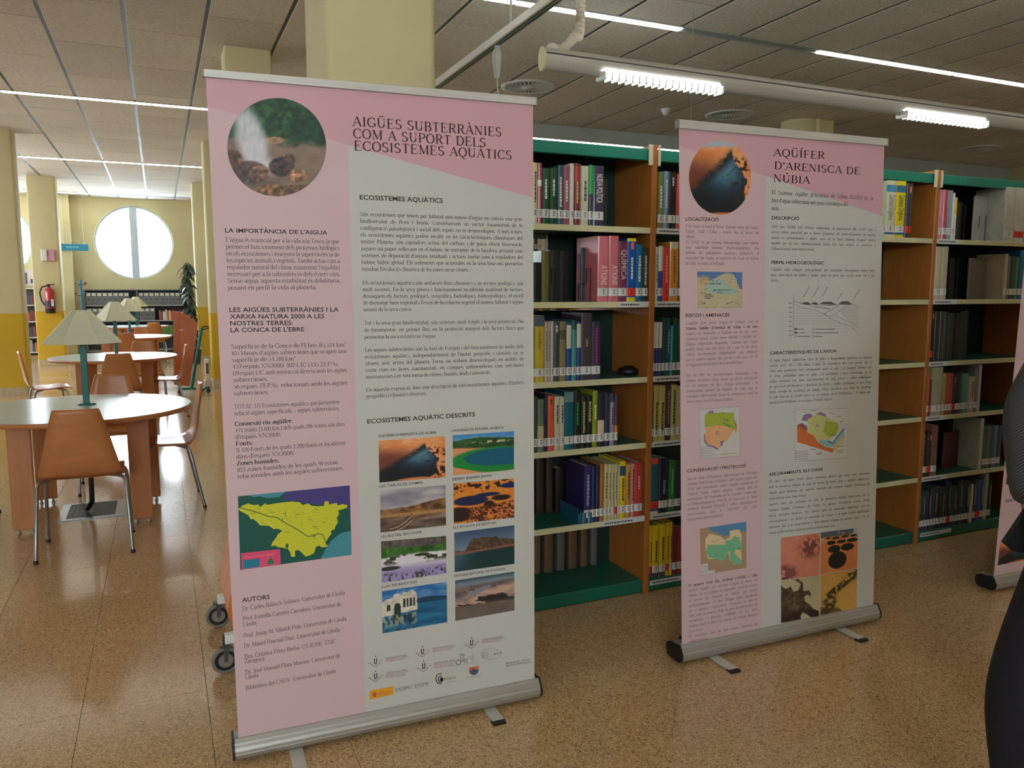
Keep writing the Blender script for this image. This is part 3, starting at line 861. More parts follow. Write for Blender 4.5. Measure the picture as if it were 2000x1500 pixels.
row('D', 3, [(592, 618, 705, 'brown', (110, 60, 40)), (620, 662, 702, 'orange', (210, 100, 50)), (664, 684, 760, 'dark', (90, 60, 50), {'red': True}), (686, 800, 628, 'wide khaki', (164, 158, 128)), (802, 838, 690, 'mustard', (160, 140, 84)), (840, 868, 688, 'red', (180, 74, 62)), (870, 908, 688, 'red', (176, 68, 60)), (910, 938, 700, 'dark', (60, 60, 62), {'stick': True, 'red': True}),
             (940, 984, 685, 'black', (40, 40, 46)), (986, 1006, 690, 'slate', (90, 100, 100)), (1008, 1066, 690, 'teal', (76, 150, 136)), (1068, 1086, 725, 'cream', (180, 172, 148)), (1088, 1138, 722, 'cream', (190, 178, 150), {'title': T((70, 60, 40), .4, .85)}), (1140, 1178, 640, 'grey', (130, 130, 124)), (1180, 1206, 600, 'thin white', (204, 200, 200), {'lab': False})], ZE)
row('D', 4, [(560, 590, 1315, 'gold', (176, 120, 50)), (592, 628, 1320, 'dark gold', (130, 92, 44)), (630, 662, 1330, 'black', (40, 36, 36)), (664, 706, 1300, 'dark', (54, 44, 44), {'stick': True, 'red': True}), (708, 770, 1232, 'rosewood', (130, 86, 76)),
             (1214, 1250, 1160, 'tall white', (196, 198, 186)), (1252, 1278, 1235, 'blue-grey', (90, 110, 120)), (1280, 1326, 1235, 'grey', (110, 104, 100)), (1328, 1350, 1232, 'blue', (70, 100, 130)), (1352, 1400, 1232, 'steel blue', (96, 120, 150)), (1402, 1440, 1232, 'blue', (60, 90, 130))], ZE)
rr = random.Random(5)
cn = [('dark green', (44, 70, 52)), ('grey', (110, 108, 100)), ('black', (34, 34, 36)), ('olive', (84, 84, 62)), ('beige', (150, 140, 120)), ('dark blue', (42, 52, 80)), ('brown', (96, 66, 56)), ('charcoal', (54, 54, 56))]
L_ = []; x = 438; i = 0
tops = [410, 420, 430, 430, 425, 415, 395, 392, 394, 395, 330, 340, 380, 375, 350, 330, 335, 340, 372, 335, 330, 330, 280, 335, 335, 340]
while x < 1105 and i < len(tops):
    w = 26 if i not in (8, 17, 20, 22) else 40
    n_, c_ = cn[(i * 5 + i // 3) % 8]
    if i == 18: n_, c_ = 'white', (206, 204, 198)
    if i in (20, 21): n_, c_ = 'blue', (44, 76, 140)
    if i in (24, 25): n_, c_ = 'lime green', (110, 140, 60)
    if i == 22: n_, c_ = 'pale grey', (150, 152, 140)
    L_.append((x, x + w - 2, tops[i], n_, c_, {'red': i in (11, 20), 'title': T((170, 165, 150), .4, .85) if i % 2 else None}))
    x += w; i += 1
row('D', 5, L_, ZF)

# big flat things standing face-on
r_ = book(0.012, 0.26, 0.17, (186, 190, 186), x=0, y=0, z=0, lab=False, label='large grey-white folder standing face-out behind a wire bookend, top right shelf', name='folder', cat='folder')
r_.rotation_euler = (0, 0, math.radians(-78)); r_.location = (4.34, 3.16, SH[0] + .001)
r_ = book(0.014, 0.22, 0.17, (96, 28, 38), x=0, y=0, z=0, lab=False, label='dark red hardback standing face-out on the fifth shelf of the rightmost bay')
r_.rotation_euler = (0, 0, math.radians(-80)); r_.location = (4.25, 3.19, SH[4] + .001)
r_ = book(0.014, 0.24, 0.19, (120, 104, 92), x=0, y=0, z=0, lab=False, label='brown and grey book standing face-out in a bookend on the second shelf, rightmost bay', band=None)
r_.rotation_euler = (0, 0, math.radians(-80)); r_.location = (4.33, 3.16, SH[1] + .001)
r_ = book(0.012, 0.245, 0.15, (62, 78, 98), x=0, y=0, z=0, lab=False, label='slate blue book standing face-out left of the tall pink books')
r_.rotation_euler = (0, 0, math.radians(-70)); r_.location = (1.77, 3.20, SH[1] + .001)
# books of the far side, seen from their page edges
rr = random.Random(9)


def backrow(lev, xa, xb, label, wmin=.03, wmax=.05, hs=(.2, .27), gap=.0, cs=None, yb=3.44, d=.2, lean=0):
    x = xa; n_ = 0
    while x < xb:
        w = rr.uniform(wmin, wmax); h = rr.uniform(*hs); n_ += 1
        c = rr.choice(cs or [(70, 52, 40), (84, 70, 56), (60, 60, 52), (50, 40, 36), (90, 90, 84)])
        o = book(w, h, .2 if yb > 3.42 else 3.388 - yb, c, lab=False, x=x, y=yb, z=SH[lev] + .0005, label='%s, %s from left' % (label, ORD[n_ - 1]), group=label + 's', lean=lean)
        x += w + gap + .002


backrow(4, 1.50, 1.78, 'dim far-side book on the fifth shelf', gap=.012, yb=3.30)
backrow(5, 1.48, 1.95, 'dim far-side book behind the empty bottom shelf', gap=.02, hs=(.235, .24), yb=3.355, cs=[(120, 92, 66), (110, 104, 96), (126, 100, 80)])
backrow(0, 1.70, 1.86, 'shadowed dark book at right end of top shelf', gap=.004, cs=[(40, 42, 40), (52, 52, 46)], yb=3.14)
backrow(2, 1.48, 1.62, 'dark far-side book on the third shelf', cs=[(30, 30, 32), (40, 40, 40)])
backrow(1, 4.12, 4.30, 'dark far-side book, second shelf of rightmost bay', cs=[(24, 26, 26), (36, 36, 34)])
# second bookcase: bright spines seen through the gap
rr = random.Random(21)
cols2 = [(230, 226, 220), (214, 120, 170), (120, 150, 190), (236, 230, 214), (190, 180, 200), (70, 110, 170), (220, 200, 160), (160, 60, 70), (60, 60, 80), (230, 190, 60)]
for lev, xa, xb in ((0, 2.56, 3.4), (2, 2.56, 3.2)):
    x = xa; n_ = 0
    while x < xb:
        w = rr.uniform(.018, .04); n_ += 1
        book(w, rr.uniform(.25, .30), .19, rr.choice(cols2), x=x, y=5.365, z=SH[lev] + .0005, lab=rr.random() < .5, label='book in the far row glimpsed above the %s shelf books, %s from left' % (('second', '', 'third')[lev], ORD[min(n_ - 1, 29)]), group='far row books, %s' % LEV[lev]); x += w + .001

# wire bookends
WIRE = mat('dark_wire', (40, 42, 46), 0.35, 0.7)


def bookend(x, y, z, label, s=1, h=.15, grp='wire bookends on the shelves'):
    r = empty('bookend', (x, y, z), 0, label, 'bookend', grp)
    part(MB().tube([(x, y, z + .003), (x, y, z + h), (x + .001, y + .04 * s, z + h), (x + .001, y + .04 * s, z + h * .55), (x + .001, y + .11 * s, z + h * .55), (x, y + .11 * s, z + .003)], .0022, 6), 'wire_frame', WIRE, r)
    part(MB().box((x - .002, y - .005, z + .0003), (x + .09, y + .12, z + .0022)), 'foot_plate', WIRE, r)


for i, (px, py, lev, lb) in enumerate([(1085, 550, 1, 'wire bookend holding dark books, second shelf beside the big banner'), (1150, 550, 1, 'wire bookend in front of the slate blue book'), (1853, 560, 1, 'slim wire bookend beside cream books in rightmost bay'), (1955, 560, 1, 'wire bookend across the brown face-out book'), (1925, 430, 0, 'wire bookend pressed against the grey-white folder')]):
    p = aty(px, py, 3.12 if i != 4 else 3.12)
    bookend(p[0], 3.105 if i in (1, 3) else 3.12, SH[lev], lb)
# black round tape dispenser on the third shelf
p = aty(1228, 718, 3.2)
r = empty('paperweight', (p[0], 3.2, SH[2]), 0, 'small black round object alone on the third shelf, left bay', 'paperweight')
part(MB().lathe([(.03, 0), (.052, .004), (.055, .02), (.046, .033), (.03, .037), (0.0, .038)], (p[0], 3.2, SH[2] + .0005), 24), 'body', BLACKP, r)
part(MB().lathe([(.026, 0), (.022, .005), (0, .006)], (p[0], 3.2, SH[2] + .038), 20), 'lid', BLACKP, r)
# blue plastic book stop with a wavy lip on the fifth shelf
BL = mat('blue_plastic', (40, 96, 124), 0.25, coat=.5)
x0 = aty(1125, 990, 3.1)[0]
r = empty('book_stop', (x0, 3.1, SH[4]), 0, 'glossy blue plastic book stop with curled front edge on fifth shelf', 'bookend')
ppts = [(0, .0, .03), (.012, -.002, .07), (.02, .0, .055), (.03, -.004, .05), (.045, .003, .055), (.058, -.004, .052), (.07, .0, .05)]
m_ = MB()
for a, b in zip(ppts[:-1], ppts[1:]):
    m_.prism([(x0 + a[0], 3.075 + a[1], SH[4] + .001), (x0 + b[0], 3.075 + b[1], SH[4] + .001), (x0 + b[0], 3.075 + b[1], SH[4] + b[2]), (x0 + a[0], 3.075 + a[1], SH[4] + a[2])], (0, .003, 0))
part(m_, 'wavy_lip', BL, r)
part(MB().box((x0, 3.08, SH[4] + .001), (x0 + .004, 3.26, SH[4] + .075)), 'side_plate', BL, r)

# ------------------------------------------------------------------ luminaires over the shelves
LUM = mat('luminaire_aluminium', (196, 192, 182), 0.38, 0.35, noise=(12, 0.03), stretch=(.1, 4, 4))
GROOVE = mat('dark_groove', (54, 52, 50), 0.6)
LOUV = mat('louvre_blade', (235, 238, 235), 0.3, 0.2)


def luminaire(y, z, x0, x1, lits, label, cap_label=True):
    r = empty('hanging_luminaire', ((x0 + x1) / 2, y, z), 0, label, 'light', 'suspended lamp tubes above bookcases')
    prof = []
    for k in range(20):
        t = 2 * PI * k / 20
        prof.append((x0, y + .030 * math.cos(t), z + .046 * math.sin(t)))
    part(MB().prism(prof, (x1 - x0, 0, 0), smooth=True), 'tube_housing', LUM, r)
    part(MB().box((x0 + .002, y - .0318, z + .016), (x1, y - .026, z + .019)), 'groove', GROOVE, r)
    cp = [(x0 - .006, a, b) for _, a, b in [(0, y + .032 * math.cos(2 * PI * k / 20), z + .048 * math.sin(2 * PI * k / 20)) for k in range(20)]]
    part(MB().prism(cp, (.0058, 0, 0)), 'end_cap', CREAM, r)
    part(MB().bbox((x0 + .3, y + .004, z + .034), (x1 - .05, y + .026, z + .0462), .001), 'added_uplight', TUBEU, r)  # hidden glowing strip added to brighten the ceiling
    for xx in (x0 + (x1 - x0) * .62, x1 - .2):
        part(MB().tube([(xx, y, z + .04), (xx, y, HC)], .0012, 6), 'hanger_wire', STEEL, r)
    for (a, b) in lits:
        part(MB().bbox((a, y - .034, z - .043), (b, y + .020, z - .012), .006), 'lamp', TUBEL, r)
        lv = MB(); n = int((b - a) / .032)
        for k in range(n + 1):
            xx = a + (b - a) * k / n
            lv.prism([(xx - .001, y - .046, z - .030), (xx - .001, y - .040, z - .062), (xx - .001, y + .014, z - .060), (xx - .001, y + .018, z - .042)], (.006, 0, 0))
        lv.box((a - .006, y - .046, z - .028), (a - .002, y + .02, z - .058)); lv.box((b + .002, y - .046, z - .028), (b + .006, y + .02, z - .058))
        part(lv, 'louvre', LOUV, r)
    return r


luminaire(2.95, 2.375, 1.452, 6.6, [(1.715, 2.315), (3.465, 4.07), (5.2, 5.8)], 'pale metal lamp tube with toothed louvres crossing above the banners')
r = empty('uplight_batten', (3.1, 5.27, 2.5), 0, 'thin bright lamp line just above the green bookcase top', 'light')
part(MB().bbox((2.3, 5.25, 2.478), (3.9, 5.29, 2.502), .003), 'housing', LUM, r)
part(MB().bbox((2.32, 5.253, 2.503), (3.88, 5.287, 2.546), .008), 'diffuser', TUBEL, r)
part(MB().tube([(2.31, 5.27, 2.5), (2.31, 5.27, HC)], .0012, 6).tube([(3.895, 5.27, 2.5), (3.895, 5.27, HC)], .0012, 6), 'hanger_wire', STEEL, r)
# ribbed conduit from the ceiling to the lamp tube
pts = []
q0 = Vector(aty(1078, 94, 2.97)); q1 = Vector(aty(1098, 96, 2.99)); q2 = Vector(aty(1122, 70, 3.02)); q3 = Vector(aty(1134, 20, 3.1))
q4 = Vector((q3.x + .02, 3.15, HC)); ctrl = [Vector((q0.x - .005, 2.95, 2.42)), q0, q1, q2, q3, q4]
for i in range(len(ctrl) - 1):
    for k in range(8):
        p_ = [ctrl[max(i - 1, 0)], ctrl[i], ctrl[i + 1], ctrl[min(i + 2, len(ctrl) - 1)]]; t = k / 8
        pts.append(.5 * ((2 * p_[1]) + (-p_[0] + p_[2]) * t + (2 * p_[0] - 5 * p_[1] + 4 * p_[2] - p_[3]) * t * t + (-p_[0] + 3 * p_[1] - 3 * p_[2] + p_[3]) * t ** 3))
pts.append(q4)
fine = []
for a, b in zip(pts[:-1], pts[1:]):
    n = max(1, int((b - a).length / .005))
    for k in range(n): fine.append(a.lerp(b, k / n))
m_ = MB().tube(fine, .019, 12, rs=[(.0215, .0215, .018, .018)[k % 4] for k in range(len(fine))])
tag(m_.build('cable_conduit', mat('conduit_plastic', (208, 200, 180), .5, noise=(8, .03)), None, tuple(q0)), 'ribbed pale cable conduit dropping from ceiling to lamp tube', 'cable')
# suspended track running away from the viewer, with a power drop
p = at(1010, 62, (0, 0, 2.6), (0, 0, 1)); tx = 1.49
r = empty('suspended_track', (tx, 5.2, 2.6), 0, 'pale suspended power track running back beside the square pillar', 'track')
part(MB().bbox((tx - .022, 1.7, 2.585), (tx + .022, 9.2, 2.625), .004), 'rail', LUM, r)
part(MB().box((tx + .006, 1.7, 2.5835), (tx + .010, 9.2, 2.586)).box((tx - .012, 1.7, 2.5835), (tx - .008, 9.2, 2.586)), 'groove', GROOVE, r)
for yy in (3.35, 7.2):
    part(MB().tube([(tx, yy, 2.62), (tx, yy, HC)], .006, 8), 'hanger_rod', LUM, r)
pw = at(972, 100, (0, 0, 2.55), (0, 0, 1))
r = empty('hanging_plug', (tx, 3.51, 2.5), 0, 'small grey plug and cord hanging from the suspended track', 'plug')
part(MB().lathe([(.008, -.115), (.013, -.105), (.019, -.05), (.022, -.045), (.022, 0), (.012, .02), (.012, .034)], (tx, 3.51, 2.548), 14), 'plug_body', mat('grey_plug', (178, 180, 170), .5), r)
part(MB().tube([(tx, 3.51, 2.435), (tx + .004, 3.51, 2.37), (tx - .002, 3.51, 2.20)], .0035, 6), 'cord', mat('grey_plug', (178, 180, 170), .5), r)


# ceiling air diffusers
def vent(x, y, label, c=(214, 218, 216)):
    m0 = mat('vent_enamel', c, .45, noise=(8, .03))
    r = empty('ceiling_vent', (x, y, HC), 0, label, 'air vent', 'round slotted air vents in the ceiling')
    part(MB().lathe([(.30, 0), (.295, -.010), (.25, -.014), (.235, -.004), (.235, 0)], (x, y, HC), 36), 'rim', m0, r)
    part(MB().lathe([(.235, 0), (.0, 0.0)], (x, y, HC - .003), 36), 'dark_throat', BLACKP, r)
    part(MB().lathe([(.085, -.002), (.08, -.014), (0, -.016)], (x, y, HC), 24), 'hub', m0, r)
    for k in range(28):
        t = 2 * PI * k / 28
        c0, s0 = math.cos(t), math.sin(t)
        a, b = .08, .24
        w0, w1 = .006, .017
        f = lambda rad, w: (x + rad * c0 - w * s0, y + rad * s0 + w * c0)
        p1, p2, p3, p4 = f(a, -w0), f(b, -w1), f(b, w1), f(a, w0)
        part(MB().prism([(*p1, HC - .012), (*p2, HC - .008), (*p3, HC - .010), (*p4, HC - .014)], (0, 0, .003)), 'blade', m0, r)


vent(6.57, 8.10, 'round ceiling vent above the left corner of the right banner')
vent(11.62, 8.40, 'round ceiling vent at the far right above the bookcase')
vent(3.72, 7.9, 'round ceiling vent seen just over the big banner corner')
r = empty('smoke_detector', (5.67, 8.17, HC), 0, 'small white smoke detector on the ceiling between the banners', 'smoke detector')
part(MB().lathe([(.055, 0), (.052, -.03), (.035, -.05), (.03, -.07), (0, -.075)], (5.67, 8.17, HC), 20), 'body', WHITEP, r)
part(MB().lathe([(.07, 0), (.068, -.006), (.05, -.008)], (5.67, 8.17, HC), 20), 'base', WHITEP, r)
# ------------------------------------------------------------------ roll-up banners: lettering
# serif alphabet as pen strokes: L thick pen line, T thin line, A pen arc (cx,cy,rx,ry,a0,a1), S serif; cap height 10, x height 6.7
GL = {
 'A': (10.2, 'T:0.9,0,5,10 L:5,10,9.3,0 T:2.5,3.5,7.7,3.5 S:.9,0 S:9.2,0'),
 'B': (9, 'L:2.1,0,2.1,10 T:.8,10,5,10 T:.8,0,5.2,0 T:2.1,5.3,5.4,5.3 A:4.9,7.65,2.5,2.35,90,-90 A:5.2,2.65,2.9,2.65,90,-90'),
 'C': (9.8, 'A:5.5,5,4.6,5,48,312 T:8.8,6.8,8.8,9.8 T:8.8,.4,8.8,2.8'),
 'D': (10.6, 'L:2.1,0,2.1,10 T:.8,10,5,10 T:.8,0,5,0 A:4.9,5,4.6,5,90,-90'),
 'E': (9, 'L:2.1,0,2.1,10 T:.8,10,7.7,10,7.9,7.8 T:2.1,5.2,6,5.2 T:6,4,6,6.4 T:.8,0,8,0,8.4,2.5'),
 'F': (8.6, 'L:2.1,0,2.1,10 T:.8,10,7.7,10,7.9,7.8 T:2.1,5,6,5 T:6,3.9,6,6.2 S:2.1,0'),
 'G': (10.4, 'A:5.5,5,4.6,5,48,300 L:8.8,.7,8.8,4 S:8.6,4.1 T:8.8,6.9,8.8,9.8'),
 'H': (11, 'L:2.1,0,2.1,10 L:8.9,0,8.9,10 T:2.1,5.2,8.9,5.2 S:2.1,0 S:8.9,0 S:2.1,10 S:8.9,10'),
 'I': (4.6, 'L:2.3,0,2.3,10 S:2.3,0 S:2.3,10'),
 'J': (6, 'L:3.8,10,3.8,1.5 A:2,1.5,1.8,2,0,-150 S:3.8,10'),
 'K': (10, 'L:2.1,0,2.1,10 T:8,10,2.4,4.4 L:4,6,8.8,0 S:2.1,0 S:8.8,0 S:2.1,10 S:8,10'),
 'L': (8.6, 'L:2.1,0,2.1,10 S:2.1,10 T:.8,0,7.8,0,8.2,2.6'),
 'M': (12.6, 'T:2,0,2,10 L:2,10,6.3,.6 T:6.3,.6,10.6,10 L:10.6,0,10.6,10 S:2,0 S:10.6,0 S:1.6,10 S:11,10'),
 'N': (11, 'T:2,0,2,10 L:2,10,9,0 T:9,0,9,10 S:2,0 S:1.7,10 S:9,10'),
 'O': (10.6, 'A:5.3,5,4.5,5,0,360'),
 'P': (8.8, 'L:2.1,0,2.1,10 T:.8,10,5,10 T:2.1,4.6,5.2,4.6 A:5,7.3,2.9,2.7,90,-90 S:2.1,0'),
 'Q': (10.6, 'A:5.3,5,4.5,5,0,360 L:4.4,-.2,6,-1.8,8.4,-2.6'),
 'R': (9.8, 'L:2.1,0,2.1,10 T:.8,10,5,10 T:2.1,5,5.2,5 A:5,7.5,2.7,2.5,90,-90 L:5,5,8.2,.2 S:2.1,0 S:8.7,.1'),
 'S': (8, 'A:4,7.5,2.7,2.5,40,230 L:2.4,5.7,5.6,4.3 A:3.9,2.5,3,2.5,50,-140 T:6.4,7.8,6.4,9.8 T:1.1,.2,1.1,2.4'),
 'T': (9.2, 'L:4.6,0,4.6,10 T:.8,7.8,1,10,8.2,10,8.4,7.8 S:4.6,0'),
 'U': (10.6, 'L:2.1,10,2.1,3.6 A:5.3,3.6,3.2,3.6,180,360 T:8.5,3.6,8.5,10 S:2.1,10 S:8.5,10'),
 'V': (10, 'L:.9,10,5,0 T:5,0,9.1,10 S:1,10 S:9,10'),
 'X': (10, 'L:1.4,10,8.6,0 T:8.6,10,1.4,0 S:1.4,0 S:8.6,0 S:1.4,10 S:8.6,10'),
 'Z': (9, 'T:1.2,7.8,1.4,10,7.8,10 L:7.8,10,1.2,0 T:1.2,0,8,0,8.2,2.3'),
 'W': (14, 'L:1,10,4.2,0 T:4.2,0,7,9 L:7,9,10,0 T:10,0,13,10 S:1,10 S:13,10'),
 'Y': (9.4, 'L:1,10,4.7,4.8 T:4.7,4.8,8.4,10 L:4.7,4.8,4.7,0 S:4.7,0 S:1,10 S:8.4,10'),
 'a': (6.9, 'A:3.2,4.6,2.1,2.1,0,160 L:5.3,4.6,5.3,.9 T:5.3,.5,6.6,.1 A:3.1,2,2.3,1.9,40,330 T:3.2,3.9,5.3,4.2'),
 'b': (7.6, 'L:1.8,.4,1.8,10.3 A:4.3,3.3,2.6,3.3,130,-130 T:.6,10.3,1.8,10.3'),
 'c': (6.4, 'A:3.7,3.3,2.9,3.4,45,315'),
 'd': (7.7, 'A:3.4,3.3,2.6,3.3,50,310 L:5.8,0,5.8,10.3 T:4.6,10.3,5.8,10.3 T:5.8,0,7,0'),
 'e': (6.6, 'A:3.4,3.3,2.8,3.4,0,310 T:.8,3.6,6,3.6'),
 'f': (4.6, 'L:2.2,0,2.2,8 A:4,8.2,1.8,2.1,180,60 T:.7,6.6,4.2,6.6 S:2.2,0'),
 'g': (7, 'A:3.3,4.4,2.3,2.2,0,360 T:2,2.3,1.6,1.4 L:1.8,.9,5,.6 A:3.5,-1.1,2.7,1.7,80,-200 T:5,6.3,6.6,6.7'),
 'h': (8, 'L:1.8,0,1.8,10.3 A:4.1,4.4,2.1,2.3,150,0 L:6.2,4.4,6.2,0 S:1.8,0 S:6.2,0 T:.6,10.3,1.8,10.3'),
 'i': (3.9, 'L:2,0,2,6.6 T:.7,6.6,2,6.6 S:2,0 D:2,9.1'),
 'j': (3.9, 'L:2,6.6,2,-1.2 A:.7,-1.2,1.3,1.6,0,-110 D:2,9.1 T:.7,6.6,2,6.6'),
 'k': (7.7, 'L:1.8,0,1.8,10.3 T:6.2,6.6,2,3 L:3.2,4.1,6.8,0 S:1.8,0 S:6.8,0'),
 'l': (3.9, 'L:2,0,2,10.3 T:.7,10.3,2,10.3 S:2,0'),
 'm': (12, 'L:1.8,0,1.8,6.6 A:4,4.4,2,2.2,150,0 L:6,4.4,6,0 A:8.2,4.4,2,2.2,150,0 L:10.2,4.4,10.2,0 S:1.8,0 S:6,0 S:10.2,0 T:.6,6.6,1.8,6.6'),
 'n': (8, 'L:1.8,0,1.8,6.6 A:4.1,4.4,2.1,2.3,150,0 L:6.2,4.4,6.2,0 S:1.8,0 S:6.2,0 T:.6,6.6,1.8,6.6'),
 'o': (7.3, 'A:3.65,3.3,2.9,3.4,0,360'),
 'p': (7.7, 'L:1.8,-3,1.8,6.6 A:4.3,3.3,2.6,3.3,130,-130 T:.6,6.6,1.8,6.6 S:1.8,-3'),
 'q': (7.6, 'A:3.4,3.3,2.6,3.3,50,310 L:5.8,-3,5.8,6.6 S:5.8,-3'),
 'r': (5.7, 'L:1.9,0,1.9,6.6 A:4.2,4.4,2.1,2.2,160,50 S:2,0 T:.6,6.6,1.9,6.6'),
 's': (5.6, 'A:2.8,5,1.8,1.7,40,230 L:1.7,3.9,3.9,2.8 A:2.8,1.7,2,1.8,50,-150'),
 't': (4.9, 'L:2.2,8.4,2.2,1.4 A:3.6,1.5,1.4,1.5,180,300 T:.6,6.6,4.3,6.6'),
 'u': (7.9, 'L:1.8,6.6,1.8,2.2 A:3.9,2.2,2.1,2.2,180,330 L:6,6.6,6,0 T:.6,6.6,1.8,6.6 T:4.8,6.6,6,6.6 T:6,0,7.2,0'),
 'v': (7.3, 'L:.8,6.6,3.7,0 T:3.7,0,6.5,6.6 S:.9,6.6 S:6.4,6.6'),
 'w': (10.6, 'L:.8,6.6,3,0 T:3,0,5.3,6.2 L:5.3,6.2,7.6,0 T:7.6,0,9.8,6.6 S:.9,6.6 S:9.7,6.6'),
 'x': (7.3, 'L:1,6.6,6.3,0 T:6.1,6.6,1,0 S:1,0 S:6.3,0 S:1.1,6.6 S:6,6.6'),
 'y': (7.2, 'L:.8,6.6,3.7,.2 T:6.4,6.6,3.2,-1.6,1.6,-2.8 S:.9,6.6 S:6.3,6.6'),
 'z': (6.4, 'T:.9,5.2,1,6.6,5.4,6.6 L:5.4,6.6,.8,0 T:.8,0,5.6,0,5.8,1.4'),
 '0': (7.2, 'A:3.6,4.6,2.8,4.7,0,360'), '1': (4.8, 'L:2.5,0,2.5,9.2 T:.9,7.8,2.5,9.2 S:2.5,0'),
 '2': (6.8, 'A:3.3,6.8,2.4,2.4,170,-30 L:5.4,5.6,1,.2 T:1,0,6,0,6.2,1.6'), '3': (6.6, 'A:3.1,7,2.1,2.1,150,-80 A:3.1,2.5,2.6,2.6,80,-150'),
 '4': (7.2, 'L:4.8,-.2,4.8,9 T:4.8,9,.7,2.8,6.8,2.8'), '5': (6.6, 'T:5.8,9.2,1.6,9.2,1.5,5.4 A:3,2.9,2.8,2.9,110,-150'),
 '6': (7, 'A:3.5,2.9,2.7,2.9,0,360 A:5.4,4,4.6,5.4,175,100'), '7': (6.6, 'T:.9,7.6,1,9.2,6,9.2 L:6,9.2,2.6,0'),
 '8': (7, 'A:3.5,6.9,2.1,2.2,0,360 A:3.5,2.4,2.7,2.5,0,360'), '9': (7, 'A:3.5,6.3,2.7,2.9,0,360 A:1.6,5,4.6,5.2,-5,-75'),
 '.': (3, 'D:1.4,.6'), ',': (3, 'D:1.5,.6 T:1.9,.4,1.1,-1.8'), ':': (3.2, 'D:1.6,.7 D:1.6,5.4'), ';': (3.2, 'D:1.6,5.4 D:1.6,.6 T:1.9,.4,1.1,-1.8'),
 "'": (2.8, 'L:1.4,10,1.4,7.2'), '-': (4.6, 'T:.7,3.2,3.9,3.2'), '–': (8, 'T:.7,3.2,7.3,3.2'), '(': (4, 'A:4.6,3.8,3.4,6.6,125,235'), ')': (4, 'A:-.6,3.8,3.4,6.6,55,-55'),
 '/': (4.6, 'T:.6,-1,4,10'), '@': (10, 'A:5,3,4.4,4.6,-50,300 A:5,3,1.8,2,0,360'), '³': (4, 'A:2,9,1.1,1.1,150,-80 A:2,7,1.2,1.2,80,-150'), '²': (4, 'A:2,9,1.1,1.1,170,-20 T:3,8.6,1,6 T:1,6,3.2,6'),
}
ACC = {'à': 'a`', 'á': "a'", 'è': 'e`', 'é': "e'", 'í': "i'", 'ò': 'o`', 'ó': "o'", 'ú': "u'", 'ü': 'u"', 'ï': 'i"', 'ñ': 'n~', 'ç': 'c,',
       'À': 'A`', 'Á': "A'", 'É': "E'", 'È': 'E`', 'Í': "I'", 'Ò': 'O`', 'Ó': "O'", 'Ú': "U'", 'Ü': 'U"', 'Ñ': 'N~', '·': '..'}
_gc = {}


def glyph(ch, tk=1.45, tn=.55):
    key = (ch, tk, tn)
    if key in _gc: return _gc[key]
    base, acc = (ACC[ch][0], ACC[ch][1]) if ch in ACC else (ch, '')
    adv, cmd = GL.get(base, GL['.'])
    v = []; f = []

    def seg(pts, mode):
        n = len(pts); L = []; R = []
        for i in range(n):
            a = pts[max(i - 1, 0)]; b = pts[min(i + 1, n - 1)]
            dx, dy = b[0] - a[0], b[1] - a[1]; l = math.hypot(dx, dy) or 1
            nx, ny = -dy / l, dx / l
            h = .5 * (tn if mode == 'T' else math.hypot(tk * nx, tn * 1.1 * ny))
            L.append((pts[i][0] + nx * h, pts[i][1] + ny * h)); R.append((pts[i][0] - nx * h, pts[i][1] - ny * h))
        k = len(v); v.extend(L + R)
        for i in range(n - 1): f.append((k + i, k + n + i, k + n + i + 1, k + i + 1))
    cmds = cmd.split()
    if base == 'i' and acc: cmds = [c for c in cmds if c[0] != 'D']
    cap = base.isupper(); H = 10 if cap else 6.7; cx = adv / 2
    if acc == '`': cmds.append('L:%f,%f,%f,%f' % (cx - 1.6, H + 3, cx + .6, H + 1.2))
    if acc == "'": cmds.append('L:%f,%f,%f,%f' % (cx + 1.8, H + 3.2, cx - .3, H + 1.2))
    if acc == '"': cmds += ['D:%f,%f' % (cx - 1.5, H + 2), 'D:%f,%f' % (cx + 1.5, H + 2)]
    if acc == '~': cmds.append('L:%f,%f,%f,%f' % (cx - 2, H + 1.6, cx + 2, H + 2.2))
    if acc == ',': cmds.append('T:%f,%f,%f,%f' % (cx + .2, -.2, cx - .4, -2.2))
    for c in cmds:
        k, a = c.split(':'); a = [float(q) for q in a.split(',')]
        if k in 'LT': seg([(a[i], a[i + 1]) for i in range(0, len(a), 2)], k)
        elif k == 'A':
            n = max(5, int(abs(a[5] - a[4]) / 26))
            seg([(a[0] + a[2] * math.cos(math.radians(a[4] + (a[5] - a[4]) * t / n)), a[1] + a[3] * math.sin(math.radians(a[4] + (a[5] - a[4]) * t / n))) for t in range(n + 1)], 'A')
        elif k == 'S': seg([(a[0] - 1.35, a[1] + (.25 if a[1] < 3 else -.25)), (a[0] + 1.35, a[1] + (.25 if a[1] < 3 else -.25))], 'T')
        elif k == 'D':
            r = tk * .55; b = len(v); v.extend([(a[0] + r * math.cos(q * PI / 3), a[1] + r * math.sin(q * PI / 3)) for q in range(6)]); f.append(tuple(range(b, b + 6)))
    _gc[key] = (np.array(v), f, adv)
    return _gc[key]


